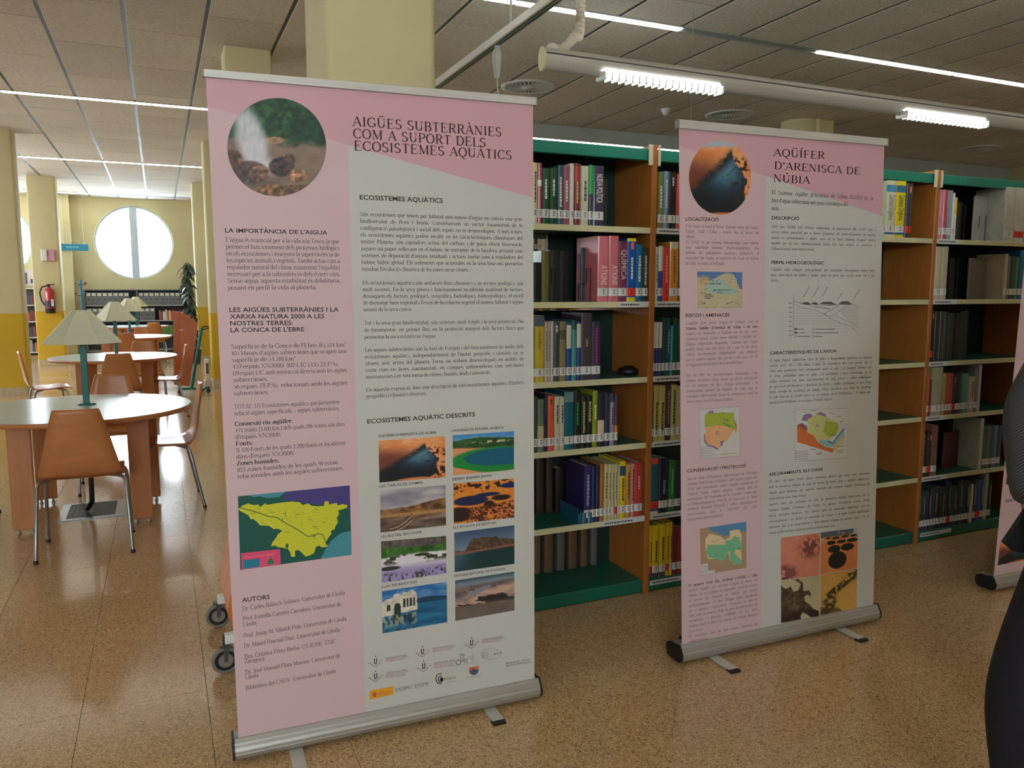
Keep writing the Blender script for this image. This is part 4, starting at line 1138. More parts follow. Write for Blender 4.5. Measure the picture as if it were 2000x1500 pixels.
class Print:
    """flat printing on a banner: works in a vertical plane, photo measures turned into places on it"""

    def __init__(s, L, R):
        s.p0 = np.array([L[0], L[1], 0.0]); e = np.array([R[0] - L[0], R[1] - L[1], 0.0]); s.e = e / np.linalg.norm(e)
        s.n = np.array([-s.e[1], s.e[0], 0.0])       # away from the viewer
        s.buf = {}

    def P(s, px, py, lay=0):
        return at(px, py, s.p0, s.n) - s.n * lay * 0.00035

    def b(s, key):
        if key not in s.buf: s.buf[key] = MB()
        return s.buf[key]

    def line(s, txt, a, b, key='text', cap=.0058, fit='just', lay=2, bold=False, track=0.0, pen=None):
        A, B = s.P(*a, lay), s.P(*b, lay); d = B - A; W = np.linalg.norm(d); e1 = d / W
        e2 = np.array([0, 0, 1.0]) - e1 * e1[2]; e2 /= np.linalg.norm(e2)
        k = cap / 10.0
        gs = [(c, glyph(c, *(pen or ((2.2, .8) if bold else (1.45, .6)))) if c != ' ' else None) for c in txt]
        nat = sum((g[2] if g else 0) + track for c, g in gs) * k; ns = txt.count(' ')
        if fit == 'just' and ns:
            sx = .94; sp = (W - nat * sx) / ns
            if sp < 2.2 * k: sx = (W - ns * 2.6 * k) / nat; sp = 2.6 * k
        elif fit == 'fit':
            ws = 5.4 if pen else 3.6; sx = W / (nat + ns * ws * k); sp = ws * k * sx
        else:
            sx = fit if isinstance(fit, float) else 1.0; sx = min(sx, W / (nat + ns * 3.2 * k)); sp = 3.2 * k * sx
        x = 0; m = s.b(key)
        for c, g in gs:
            if g is None: x += sp; continue
            v = g[0]
            pts = A + np.outer(x + v[:, 0] * k * sx, e1) + np.outer(v[:, 1] * k, e2)
            m.add(pts.tolist(), g[1]); x += (g[2] + track) * k * sx
        return sx

    def para(s, lines, tl, tr, bl, cap, lay=2, key='text', last=True, sx=1.0, bold=()):
        n = len(lines)
        for i, t in enumerate(lines):
            q = i / max(n - 1, 1)
            a = (tl[0] + (bl[0] - tl[0]) * q, tl[1] + (bl[1] - tl[1]) * q)
            # keep line directions parallel on the banner
            A0, B0, A1 = s.P(*tl), s.P(*tr), s.P(*a)
            D = B0 - A0
            B = A1 + D
            end = s.px(B)
            f = 'just'
            if t.startswith('~'): t = t[1:]; f = sx
            s.line(t, a, end, key + ('b' if i in bold else ''), cap, f, lay, bold=i in bold)

    def px(s, p):
        q = np.array(p) - [0, 0, CAM_H]; dz = q @ _F
        return (1000 + FPX * (q @ _R) / dz, 750 - FPX * (q @ _U) / dz)

    def head(s, txt, a, b, cap=.009, key='heading', lay=2, bold=.018):
        v, f = glyph_mesh(txt, bold)
        x0, x1 = v[:, 0].min(), v[:, 0].max()
        A, B = s.P(*a, lay), s.P(*b, lay); d = B - A; W = np.linalg.norm(d); e1 = d / W
        e2 = np.array([0, 0, 1.0]) - e1 * e1[2]
        pts = A + np.outer((v[:, 0] - x0) * W / (x1 - x0), e1) + np.outer(v[:, 1] / .727 * cap, e2)
        s.b(key).add(pts.tolist(), f)

    def poly(s, pts, key, lay=2):
        s.b(key).add([s.P(x, y, lay) for x, y in pts], [list(range(len(pts)))])

    def stroke(s, pts, w, key, lay=3):
        p = [s.P(x, y, lay) for x, y in pts]; m = s.b(key)
        up = s.n
        for a, b in zip(p[:-1], p[1:]):
            d = b - a; l = np.linalg.norm(d)
            if l < 1e-6: continue
            q = np.cross(d / l, up) * w / 2
            m.add([a + q, a - q, b - q, b + q], [(0, 1, 2, 3)])

    def ell(s, c, rx, ry, w, key, a0=0, a1=360, lay=3, n=20):
        s.stroke([(c[0] + rx * math.cos(math.radians(a0 + (a1 - a0) * k / n)), c[1] - ry * math.sin(math.radians(a0 + (a1 - a0) * k / n))) for k in range(n + 1)], w, key, lay)

    def disc(s, c, rx, ry, key, lay=3, n=14):
        s.poly([(c[0] + rx * math.cos(2 * PI * k / n), c[1] + ry * math.sin(2 * PI * k / n)) for k in range(n)], key, lay)

    def photo(s, root, quad, fn, nx=90, ny=60, name='printed_photo', lay=2, label=None):
        c = [s.P(x, y, lay) for x, y in quad]      # TL TR BR BL
        u, v = np.meshgrid(np.linspace(0, 1, nx), np.linspace(0, 1, ny))
        U_, V_ = u.ravel()[:, None], v.ravel()[:, None]
        pts = c[0] * (1 - U_) * (1 - V_) + c[1] * U_ * (1 - V_) + c[2] * U_ * V_ + c[3] * (1 - U_) * V_
        i, j = np.meshgrid(np.arange(nx - 1), np.arange(ny - 1)); k = (j * nx + i).ravel()
        fs = np.stack([k, k + nx, k + nx + 1, k + 1], 1)
        return s._cm(root, name, pts, fs, fn(u.ravel(), v.ravel()), label)

    def disc_photo(s, root, c, rx, ry, fn, nr=56, na=200, name='printed_photo', lay=2, label=None):
        r, a = np.meshgrid(np.linspace(0, 1, nr), np.linspace(0, 2 * PI, na, endpoint=False))
        r = r.ravel(); a = a.ravel()
        pts = np.array([s.P(c[0] + rx * q * math.cos(t), c[1] + ry * q * math.sin(t), lay) for q, t in zip(r, a)])
        fs = [(x * nr + y, x * nr + y + 1, ((x + 1) % na) * nr + y + 1, ((x + 1) % na) * nr + y) for x in range(na) for y in range(nr - 1)]
        return s._cm(root, name, pts, fs, fn(.5 + .5 * r * np.cos(a), .5 + .5 * r * np.sin(a)), label)

    def _cm(s, root, name, pts, fs, rgb, label):
        me = bpy.data.meshes.new(name); o0 = np.array(wloc(root))
        me.from_pydata((pts - o0).tolist(), [], [tuple(map(int, f)) for f in fs])
        ca = me.color_attributes.new('Col', 'FLOAT_COLOR', 'POINT')
        rgb = np.clip(rgb, 0, 1); l = np.where(rgb <= .04045, rgb / 12.92, ((rgb + .055) / 1.055) ** 2.4)
        ca.data.foreach_set('color', np.concatenate([l, np.ones((len(l), 1))], 1).ravel().astype(np.float32))
        me.materials.append(PHOTO)
        o = bpy.data.objects.new(name, me); COL.objects.link(o); o.parent = root
        if label: o['label'] = label
        return o

    def flush(s, root, cols, names=None):
        for k, m in s.buf.items():
            nm, c = cols[k]
            o = part(m, nm, mat('print_' + nm, c, 0.55), root)
            if len(m.f) > 1: o['kind'] = 'stuff'
        s.buf = {}


PHOTO = mat('printed_picture', (255, 255, 255), 0.42, vcol=True)

# ---- painted pictures (pure functions of position)
_lat = {}


def vn(u, v, sc, seed=0, asp=1.0):
    key = seed
    if key not in _lat: _lat[key] = np.random.RandomState(seed).rand(64, 64)
    g = _lat[key]
    x = u * sc * asp + seed * 3.1; y = v * sc + seed * 1.7
    xi = np.floor(x).astype(int); yi = np.floor(y).astype(int); fx = x - xi; fy = y - yi
    fx = fx * fx * (3 - 2 * fx); fy = fy * fy * (3 - 2 * fy)
    q = lambda a, b: g[a % 64, b % 64]
    return (q(xi, yi) * (1 - fx) + q(xi + 1, yi) * fx) * (1 - fy) + (q(xi, yi + 1) * (1 - fx) + q(xi + 1, yi + 1) * fx) * fy


def fb(u, v, sc, seed=0, asp=1.0, o=4):
    t = 0; a = 1; s_ = 0
    for k in range(o): t = t + a * vn(u, v, sc * 2 ** k, seed + k, asp); s_ += a; a *= .55
    return t / s_


def C3(*c): return np.array(c, float) / 255.0
def mx(A, B, t):
    t = np.clip(t, 0, 1)[:, None]; return A * (1 - t) + B * t
def ss(a, b, x):
    t = np.clip((x - a) / (b - a), 0, 1); return t * t * (3 - 2 * t)
def flat(u, c): return np.tile(C3(*c), (len(u), 1))
def el(u, v, cx, cy, rx, ry, soft=.15): return 1 - ss(1 - soft, 1 + soft, np.sqrt(((u - cx) / rx) ** 2 + ((v - cy) / ry) ** 2))
def inpoly(u, v, P_):
    r = np.zeros(len(u), bool); n = len(P_)
    for i in range(n):
        (x0, y0), (x1, y1) = P_[i], P_[(i + 1) % n]
        c = ((y0 > v) != (y1 > v)) & (u < (x1 - x0) * (v - y0) / ((y1 - y0) or 1e-9) + x0)
        r ^= c
    return r.astype(float)


def ph_waterfall(u, v):
    n = fb(u, v, 7, 1); n2 = fb(u, v, 22, 2)
    c = mx(flat(u, (14, 52, 34)), flat(u, (50, 98, 50)), n * n2 * 3.8 - .5)
    c = mx(c, flat(u, (24, 62, 50)), ss(.55, .9, u) * .5)
    w = mx(flat(u, (92, 74, 62)), flat(u, (156, 134, 116)), fb(u, v, 6, 4, .35) * 1.6 - .4)
    c = mx(c, w, ss(.40, .5, v + (fb(u, v, 9, 5) - .5) * .18 - (u - .5) * .1))
    c = mx(c, flat(u, (176, 136, 104)), el(u, v, .48, .43, .10, .035) * fb(u, v, 20, 6) * 1.5)
    f = el(u, v, .235 + (v - .4) * .22, .42, .15, .34, .35) * (.75 + .4 * fb(u, v, 10, 7, 3))
    c = mx(c, flat(u, (214, 214, 222)), f * .92)
    c = mx(c, flat(u, (226, 226, 232)), el(u, v, .40, .70, .16, .07, .8) * .8)
    for cx, cy, rx, ry, k in ((.22, .76, .19, .12, (116, 92, 86)), (.33, .77, .11, .08, (190, 140, 116)), (.55, .70, .13, .10, (100, 80, 76)), (.63, .63, .06, .06, (140, 112, 98)), (.71, .79, .1, .07, (216, 160, 120)), (.45, .95, .16, .08, (190, 138, 98)), (.80, .93, .3, .05, (156, 116, 88)), (.06, .62, .09, .09, (150, 104, 74))):
        m = el(u, v, cx, cy, rx, ry, .12) * 1.0
        c = mx(c, flat(u, k) * (.25 + 1.1 * fb(u, v, 26, 8) ** 1.3)[:, None], m)
    return c


def ph_nubia(u, v):
    n = fb(u, v, 6, 11); n2 = fb(u, v, 30, 12)
    c = mx(flat(u, (226, 128, 70)), flat(u, (240, 164, 108)), n * 1.5 - .2)
    c = mx(c, flat(u, (120, 62, 48)), ss(.1, .5, v - u * .15 + .1 * n) * ss(.66, .3, u))
    edge = .86 - u * .85 + (vn(u, v, 28, 13) - .5) * .10
    wt = ss(0, .05, v - edge) * ss(0, .04, .95 - u * .0 - (v * .0) - np.where(u > .68, (u - .68) * 1.4 + .55 - v * .6, 0) - .0)
    tri = inpoly(u, v, [(0, .78), (.3, .55), (.52, .36), (.68, .16), (.74, .3), (.84, .42), (.9, .55), (.86, .68), (.9, .86), (.75, .97), (0, 1)])
    c = mx(c, flat(u, (250, 186, 140)), ss(.55, .75, fb(u, v, 7, 14, .5)) * ss(.3, .1, v) * .8)
    c = mx(c, flat(u, (28, 62, 84)), tri)
    c = mx(c, flat(u, (92, 136, 156)), tri * el(u, v, .60, .38, .2, .22, .8) * (n2 + .3))
    c = mx(c, flat(u, (12, 24, 34)), tri * (ss(.5, .0, u) * .9 + ss(.5, .9, v) * .95))
    dk = np.exp(-((v - (.80 - u * .86)) / .07) ** 2) * (u < .7)
    c = mx(c, flat(u, (30, 34, 34)), dk * (n2 * 2 - .1))
    c = mx(c, flat(u, (52, 36, 26)), (fb(u, v, 22, 15) > .58) * ss(.66, .74, u) * ss(.2, .3, v))
    c = mx(c, flat(u, (214, 120, 66)), el(u, v, .55, 1.0, .3, .06, .3))
    return c


def ph_nubia_c(u, v):
    c = ph_nubia(.08 + u * .88, .02 + v * .95)
    return mx(c, flat(u, (176, 188, 194)), ss(.1, .06, v - .05 * np.abs(u - .55)))


def ph_lagoon(u, v):
    c = mx(flat(u, (70, 140, 200)), flat(u, (150, 190, 214)), v * 6 + fb(u, v, 8, 20) - .8)
    hill = ss(0, .02, v - (.13 - .05 * np.sin(u * 3.4) + .02 * fb(u, v, 9, 21)))
    c = mx(c, flat(u, (46, 84, 40)) * (.5 + fb(u, v, 14, 22, .6))[:, None], hill)
    c = mx(c, flat(u, (224, 214, 190)), hill * el(u, v, .62, .22, .3, .03, .6) * (fb(u, v, 24, 23) > .5))
    c = mx(c, flat(u, (226, 150, 100)), ss(.37, .41, v + .1 * (u - .5) * -1 + .03 * fb(u, v, 12, 24)))
    c = mx(c, flat(u, (24, 134, 60)), el(u, v, .72, .68, .76, .32, .08))
    c = mx(c, flat(u, (10, 92, 120)), el(u, v, .80, .62, .62, .22, .04))
    c = mx(c, flat(u, (218, 152, 100)), inpoly(u, v, [(0, .8), (.3, .92), (.5, 1), (0, 1)]))
    return c


def ph_daimiel(u, v):
    c = mx(flat(u, (128, 124, 140)), flat(u, (196, 186, 184)), fb(u, v, 5, 30, .5) * 1.8 - .4)
    t = ss(0, .04, v - (.47 - .14 * ss(.25, 1, u) - .05 * fb(u, v, 12, 31)))
    c = mx(c, mx(flat(u, (70, 46, 32)), flat(u, (176, 124, 74)), fb(u, v, 12, 32) * 1.6 - .3), t)
    c = mx(c, flat(u, (190, 144, 92)), ss(.56, .6, v) * ss(.7, .64, v) * .8)
    c = mx(c, mx(flat(u, (60, 44, 38)), flat(u, (170, 146, 126)), fb(u, v, 8, 33, .3) * 1.6 - .4), ss(.68, .74, v + .04 * np.sin(u * 9)))
    for k in range(4):
        c = mx(c, flat(u, (58, 38, 30) if k % 2 else (184, 158, 138)), (np.abs((v - .98) + (u - .15) * (.75 + .06 * k) - .10 * np.sin((u - .1) * 7) + .035 * k) < .014) * (u < .48) * (u > .14))
    return c


def ph_badain(u, v):
    c = mx(flat(u, (214, 116, 36)), flat(u, (240, 160, 70)), fb(u, v, 6, 40))
    c = mx(c, flat(u, (40, 30, 24)), (fb(u, v, 16, 41) > .54) * ss(.36, .26, v + .16 * u) * 1.0)
    c = mx(c, flat(u, (26, 40, 96)), el(u, v, .93, .16, .16, .07, .1))
    c = mx(c, flat(u, (24, 36, 78)), el(u, v, .28, .46, .28, .12, .12) + el(u, v, .56, .34, .2, .05, .2))
    c = mx(c, flat(u, (46, 26, 20)), el(u, v, .08, .78, .24, .18, .1) + el(u, v, .78, .45, .16, .07, .2) + el(u, v, .58, .6, .09, .1, .2))
    net = np.abs(fb(u, v, 13, 42) - .5) > .055
    c = mx(c, flat(u, (70, 34, 24)), net * ss(.58, .68, v + .12 * (u - .4)) * (u > .2) * .9)
    return mx(c, flat(u, (226, 124, 72)), (~net) * ss(.55, .7, v) * (u > .25) * .7)


def ph_baltasar(u, v):
    c = flat(u, (84, 76, 74)) * (.6 + fb(u, v, 14, 50, 1.5))[:, None]
    c = mx(c, mx(flat(u, (20, 60, 20)), flat(u, (76, 130, 50)), fb(u, v, 9, 51) * 1.5 - .2), ss(.17, .22, v + .02 * np.sin(u * 8)))
    w = ss(.36, .42, v + .04 * fb(u, v, 12, 52) - .05 * ss(.4, 0, u))
    c = mx(c, mx(flat(u, (226, 222, 226)), flat(u, (160, 146, 196)), ss(.55, .8, v)), w)
    c = mx(c, flat(u, (50, 58, 40)), w * (fb(u, v, 8, 53, .6) > .58) * ss(.66, .5, v))
    c = mx(c, flat(u, (46, 50, 36)), el(u, v, .62, .42, .12, .04) + el(u, v, .12, .68, .16, .05))
    return mx(c, flat(u, (60, 60, 52)), (vn(u, v * .25, 60, 54) > .62) * ss(.8, .95, v + .2 * np.abs(u - .4)))


def ph_basturs(u, v):
    c = mx(flat(u, (60, 84, 116)), flat(u, (116, 136, 156)), v * 2.2)
    top = .44 - .26 * ss(.15, .3, u) + .12 * ss(.62, .95, u) + .10 * (fb(u, u * 0 + .3, 16, 60) - .3)
    t = ss(0, .04, v - top) * (1 - ss(.5, .54, v))
    c = mx(c, mx(flat(u, (56, 44, 38)), flat(u, (130, 100, 74)), fb(u, v, 18, 61, 2) * 1.5 - .3), t)
    c = mx(c, flat(u, (150, 84, 64)), ss(.495, .51, v + .06 * (u - .5)) * ss(.56, .54, v + .06 * (u - .5)))
    w = ss(.54, .57, v + .06 * (u - .5))
    return mx(c, mx(flat(u, (18, 54, 56)), flat(u, (70, 104, 120)), ss(.5, 0, u + (v - .5) * .4) * .8 + fb(u, v, 9, 62, .3) * .3 - .1), w)


def ph_banyoles(u, v):
    c = mx(flat(u, (36, 104, 170)), flat(u, (196, 214, 226)), (fb(u, v, 5, 70, .6) * 2 - .75) * ss(.4, .1, v) + v * .6)
    c = mx(c, flat(u, (32, 66, 96)), ss(0, .03, v - (.36 - .09 * np.sin((u - .3) * 4))) * ss(.46, .44, v))
    c = mx(c, mx(flat(u, (10, 66, 110)), flat(u, (48, 142, 176)), fb(u, v, 7, 71, .4) * 1.5 - .2), ss(.40, .44, v))
    bl = inpoly(u, v, [(0, .28), (.05, .22), (.16, .2), (.18, .12), (.24, .1), (.3, .16), (.32, .08), (.38, .12), (.45, .06), (.52, .14), (.54, .56), (0, .62)])
    c = mx(c, flat(u, (222, 214, 196)) * (.75 + .4 * fb(u, v, 16, 72))[:, None], bl)
    for k in range(4): c = mx(c, flat(u, (44, 54, 50)), inpoly(u, v, [(.32 + .05 * k, .26), (.35 + .05 * k, .26), (.35 + .05 * k, .46), (.32 + .05 * k, .46)]))
    c = mx(c, flat(u, (30, 62, 48)), inpoly(u, v, [(.18, .42), (.2, .34), (.26, .34), (.28, .42), (.28, .75), (.18, .78)]))
    c = mx(c, flat(u, (50, 50, 40)), inpoly(u, v, [(.07, .36), (.12, .34), (.12, .48), (.07, .5)]))
    c = mx(c, flat(u, (176, 168, 146)), (vn(u, v * .4, 34, 73) > .5) * ss(.58, .64, v) * ss(.96, .8, v) * (u < .52) * .8)
    return mx(c, flat(u, (20, 44, 52)), (vn(u, v * .4, 26, 74) > .62) * ss(.6, .66, v) * (u < .5) * .7)


def ph_donana(u, v):
    c = mx(flat(u, (60, 84, 96)), flat(u, (120, 136, 150)), ss(0, .12, v))
    c = mx(c, mx(flat(u, (92, 84, 84)), flat(u, (196, 160, 140)), fb(u, v, 5, 80, .5) * 2.2 - .7 + .4 * (u - .4)), ss(.14, .2, v))
    c = mx(c, flat(u, (46, 40, 40)), (fb(u, v, 6, 81, .5) > .56) * ss(.25, .3, v) * ss(.8, .6, v))
    c = mx(c, flat(u, (132, 132, 146)), inpoly(u, v, [(.2, .36), (.55, .22), (.62, .26), (.3, .48)]))
    return mx(c, flat(u, (108, 96, 86)) * (.85 + .3 * fb(u, v, 4, 82))[:, None], ss(.66, .74, v - .08 * (u - .5)))


def ph_map1(u, v):
    c = mx(flat(u, (206, 190, 150)), flat(u, (186, 176, 150)), fb(u, v, 6, 90))
    c = mx(c, flat(u, (84, 124, 176)), ss(.0, .06, .16 - v + .1 * np.sin(u * 7)) + inpoly(u, v, [(.78, 0), (1, 0), (1, .5), (.92, .42), (.86, .2)]))
    c = mx(c, flat(u, (206, 168, 120)), el(u, v, .15, .25, .14, .14, .5) * .8)
    c = mx(c, flat(u, (160, 194, 186)), inpoly(u, v, [(.3, .22), (.6, .2), (.64, .4), (.9, .48), (.95, .54), (.8, .6), (.5, .62), (.25, .56), (.18, .44), (.24, .3)]) * .9)
    return mx(c, flat(u, (96, 96, 92)), (vn(u, v * 2, 30, 91) > .86) * .8)


def ph_red(u, v):
    c = mx(flat(u, (196, 114, 92)), flat(u, (224, 146, 116)), fb(u, v, 4, 100))
    c = mx(c, flat(u, (120, 60, 56)), el(u, v, .75, .3, .26, .22, .5) * (fb(u, v, 12, 101) > .48))
    return mx(c, flat(u, (130, 72, 74)), el(u, v, .1, .86, .3, .2, .3) * (fb(u, v, 12, 102) > .42))


def ph_circles(u, v):
    c = mx(flat(u, (204, 116, 66)), flat(u, (226, 140, 84)), fb(u, v, 5, 110))
    c = mx(c, flat(u, (84, 96, 110)), ss(.16, .1, v)); c = mx(c, flat(u, (190, 180, 170)), (fb(u, v, 10, 111, .4) > .6) * ss(.3, .1, v))
    for cx, cy, rx, ry in ((.45, .72, .25, .21), (.36, .44, .17, .09), (.72, .43, .18, .09), (.28, .28, .12, .05), (.55, .28, .13, .045), (.85, .28, .15, .05), (.4, .18, .1, .03), (.65, .17, .1, .03), (.88, .17, .1, .03), (.2, .16, .07, .02)):
        c = mx(c, flat(u, (16, 26, 24)), el(u, v, cx, cy, rx, ry, .04))
    return c


def ph_rock(u, v):
    c = mx(flat(u, (180, 166, 128)), flat(u, (204, 190, 152)), v + .3 * fb(u, v, 4, 120))
    r = inpoly(u, v, [(0, .1), (.12, .2), (.25, .16), (.32, .3), (.45, .28), (.5, .14), (.35, .02), (.28, .0), (.42, -.02), (.56, .12), (.58, .32), (.72, .32), (.78, .42), (.74, .5), (.7, .42), (.6, .46), (.62, .58), (.75, .68), (.84, .8), (1, .88), (1, 1.01), (.8, 1.01), (.66, .9), (.56, .84), (.5, .92), (.52, 1.01), (0, 1.01)])
    c = mx(c, mx(flat(u, (52, 38, 30)), flat(u, (128, 104, 76)), fb(u, v, 14, 121) * 1.5 - .25), r)
    return mx(c, flat(u, (44, 30, 26)), r * ss(.66, .9, v) * .8)


def ph_delta(u, v):
    c = mx(flat(u, (206, 140, 72)), flat(u, (214, 170, 84)), fb(u, v, 5, 130) + v * .5)
    d = np.abs(u - (.88 - v * .9 + .12 * np.sin(v * 9))) + .16 * (fb(u, v, 9, 131) - .5)
    c = mx(c, flat(u, (66, 60, 34)), ss(.22, .1, d) * ss(.4, .5, fb(u, v, 16, 132) + .08))
    return mx(c, flat(u, (84, 64, 40)), inpoly(u, v, [(0, .8), (.5, .9), (.6, 1), (0, 1)]) * .7)


PINK = (212, 182, 186); PINKD = (210, 164, 172); BWHITE = (200, 199, 192)
ps = mat('banner_back', (190, 190, 186), .6)


def banner(name, label, pr, quad, barq, feet, z_front):
    """quad: fabric corners TL TR BR BL in the photo; barq: top rail ends (top edge) in the photo"""
    L0 = pr.P(*quad[3]); R0 = pr.P(*quad[2])
    loc = ((L0[0] + R0[0]) / 2, (L0[1] + R0[1]) / 2, 0)
    r = empty(name, loc, 0, label, 'banner', None)
    c = [pr.P(*q) for q in quad]
    n = pr.n
    c[3] = c[3] - np.array([0, 0, .02]); c[2] = c[2] - np.array([0, 0, .02])
    m = MB()
    nx_, ny_ = 10, 24
    for s_ in (0.0002, 0.0008):
        vs = []
        for j in range(ny_ + 1):
            for i in range(nx_ + 1):
                u, v = i / nx_, j / ny_
                vs.append(c[0] * (1 - u) * (1 - v) + c[1] * u * (1 - v) + c[2] * u * v + c[3] * (1 - u) * v + n * s_)
        m.add(vs, [(j * (nx_ + 1) + i, (j + 1) * (nx_ + 1) + i, (j + 1) * (nx_ + 1) + i + 1, j * (nx_ + 1) + i + 1) for j in range(ny_) for i in range(nx_)])
    part(m, 'fabric_panel', mat('banner_print_white', BWHITE, .5, noise=(2, .01)), r)
    # top rail
    a, b = pr.P(*barq[0]), pr.P(*barq[1]); e = (b - a) / np.linalg.norm(b - a)
    a2, b2 = c[0] - e * .004, c[1] + e * .006
    h = (a[2] - c[0][2])
    prof = lambda p, top: [p - n * .010, p - n * .010 + (top - p) * .9, p - n * .004 + (top - p), p + n * .006 + (top - p), p + n * .012 + (top - p) * .85, p + n * .012]
    A = prof(a2, a2 + np.array([0, 0, h])); B = prof(b2, b2 + np.array([0, 0, b[2] - c[1][2]]))
    m = MB(); k = len(A)
    m.add(A + B, [(i, (i + 1) % k, (i + 1) % k + k, i + k) for i in range(k)])
    part(m, 'top_rail', ALUT, r)
    for (P_, s_) in ((A, -1), (B, 1)):
        q = [p + e * s_ * .0 for p in P_]
        part(MB().prism(q, tuple(e * s_ * .005)), 'rail_cap', mat('grey_cap', (150, 150, 146), .5), r)
    # base cassette
    ex = pr.e
    bl = np.array([L0[0], L0[1], 0]) - ex * .012; br = np.array([R0[0], R0[1], 0]) + ex * .012
    pf = [(-.012, .014), (-.022, .022), (-.027, .036), (-.026, .048), (-.021, .058), (-.017, .063), (-.015, .069), (-.006, z_front), (-.002, z_front), (-.001, z_front - .012), (.02, z_front - .006), (.055, z_front - .008), (.072, .06), (.076, .04), (.068, .02), (.055, .012)]
    A = [bl + n * d + np.array([0, 0, z]) for d, z in pf]; B = [br + n * d + np.array([0, 0, z]) for d, z in pf]; k = len(A)
    m = MB(); m.add(A + B, [(i, (i + 1) % k, (i + 1) % k + k, i + k) for i in range(k)])
    part(m, 'base_cassette', ALU, r)
    rb = MB()
    for zz, dd in ((.036, -.0278), (.058, -.0222)):
        p, q = bl + n * dd, br + n * dd
        rb.add([p + [0, 0, zz - .001], q + [0, 0, zz - .001], q + [0, 0, zz + .001] - n * .0008, p + [0, 0, zz + .001] - n * .0008, p + [0, 0, zz + .003], q + [0, 0, zz + .003]], [(0, 1, 2, 3), (3, 2, 5, 4)])
    part(rb, 'base_rib', ALU, r)
    for P0, s_ in ((bl, -1), (br, 1)):
        cp = [P0 + n * (d * 1.07) + np.array([0, 0, .01 + (z - .01) * 1.04]) for d, z in pf if not (-.01 < d < .0 and False)]
        cp = [q for i, q in enumerate(cp) if i not in (8, 9)]
        part(MB().prism(cp, tuple(ex * s_ * .007)), 'end_cap', BLACKP, r)
    for f in feet:
        F = at(f[0], f[1], (0, 0, .006), (0, 0, 1)); s0 = np.dot(F - bl, ex); d0 = np.dot(F - bl, n)
        P0 = bl + ex * s0
        Q = lambda sx, d, z: P0 + ex * sx + n * d + np.array([0, 0, z])
        m = MB()
        m.prism([Q(-.021, d0, .0035), Q(.021, d0, .0035), Q(.021, d0, .0095), Q(-.021, d0, .0095)], tuple(n * (-d0 + .19)))
        fo = part(m, 'foot', ALUT, r)
        m = MB(); m.prism([Q(-.0225, d0 - .018, .0005), Q(.0225, d0 - .018, .0005), Q(.0225, d0 - .018, .009), Q(-.0225, d0 - .018, .009)], tuple(n * .030))
        part(m, 'foot_cap', BLACKP, fo)
        part(MB().prism([Q(-.0225, .17, .0005), Q(.0225, .17, .0005), Q(.0225, .17, .011), Q(-.0225, .17, .011)], tuple(n * .025)), 'foot_cap', BLACKP, fo)
    mid = (bl + br) / 2 + n * .03; ctop = (c[0] + c[1]) / 2 + n * .006
    part(MB().tube([mid + [0, 0, .06], ctop + n * .002 - [0, 0, .0]], .007, 8), 'support_pole', ALUT, r)
    return r, c


# ---- big left banner
pr = Print((0.157, 2.428), (1.155, 2.393))
Q1 = [(402, 151), (1041, 206), (1044, 1322), (466, 1447)]
B1, c1 = banner('rollup_banner', 'large pink and white roll-up banner about groundwater with round waterfall photo', pr, Q1, [(401, 135), (1042, 190)], [(973, 1408), (590, 1518)], .080)
lf = lambda y: 402 + (466 - 402) * (y - 151) / (1447 - 151)
rt = lambda y: 1041 + 3 * (y - 206) / 1116
bx = lambda y: 679.5 + (714 - 679.5) * (y - 283) / (1390 - 283)
pr.poly([(402.3, 152), (677.5, 175.5), (bx(283) - .5, 283), (lf(208), 208)], 'wedge', 1)
pr.poly([(677.5, 175.5), (1041, 207), (1041, 386), (bx(283) - .5, 283)], 'wedge', 1)
pr.poly([(lf(208), 208), (bx(283), 283), (bx(1391), 1391.5), (466, 1447)], 'column', 1)
H = pr.head
H("LA IMPORTÀNCIA DE L'AIGUA", (439.6, 453.8), (639.7, 458.3), .0125)
pr.para(["L'aigua és essencial per a la vida a la Terra, ja que", "permet el funcionament dels processos biològics", "en els ecosistemes i assegura la supervivència de", "les espècies animals i vegetals. També actua com a",
         "regulador natural del clima, mantenint l'equilibri", "necessari per a la subsistència dels éssers vius.", "Sense aigua, aquesta estabilitat es debilitaria,", "~posant en perill la vida al planeta."], (440.7, 472.2), (662.6, 475.7), (445.2, 565.8), .0128, sx=.98)
for t, x1, y1, i in (("LES AIGÜES SUBTERRÀNIES I LA", 661.6, 608.6, 0), ("XARXA NATURA 2000 A LES", 633.5, 621.5, 1), ("NOSTRES TERRES:", 572, 634.5, 2), ("LA CONCA DE L'EBRE", 594.3, 647, 3)):
    H(t, (448 + .75 * i, 609.3 + 13.2 * i), (x1, y1), .0135)
pr.para(["~Superfície de la Conca de l'Ebre: 85.534 km²", "105 Masses d'aigües subterrànies que ocupen una", "~superfície de 54.518 km².", "~437 espais XN2000: 302 LIC i 135 ZEPAs", "119 espais LIC amb interacció directa amb les aigües", "~subterrànies.", "~56 espais ZEPAs  relacionats amb les aigües", "~subterrànies."],
        (451.5, 681), (676, 677), (456.6, 772.2), .0128, sx=1.0)
pr.para(["TOTAL: 175 Ecosistemes aquàtics que presenten", "~relació aigües superficials – aigües subterrànies."], (456.9, 798.5), (663, 788.4), (457.6, 811.5), .0128)
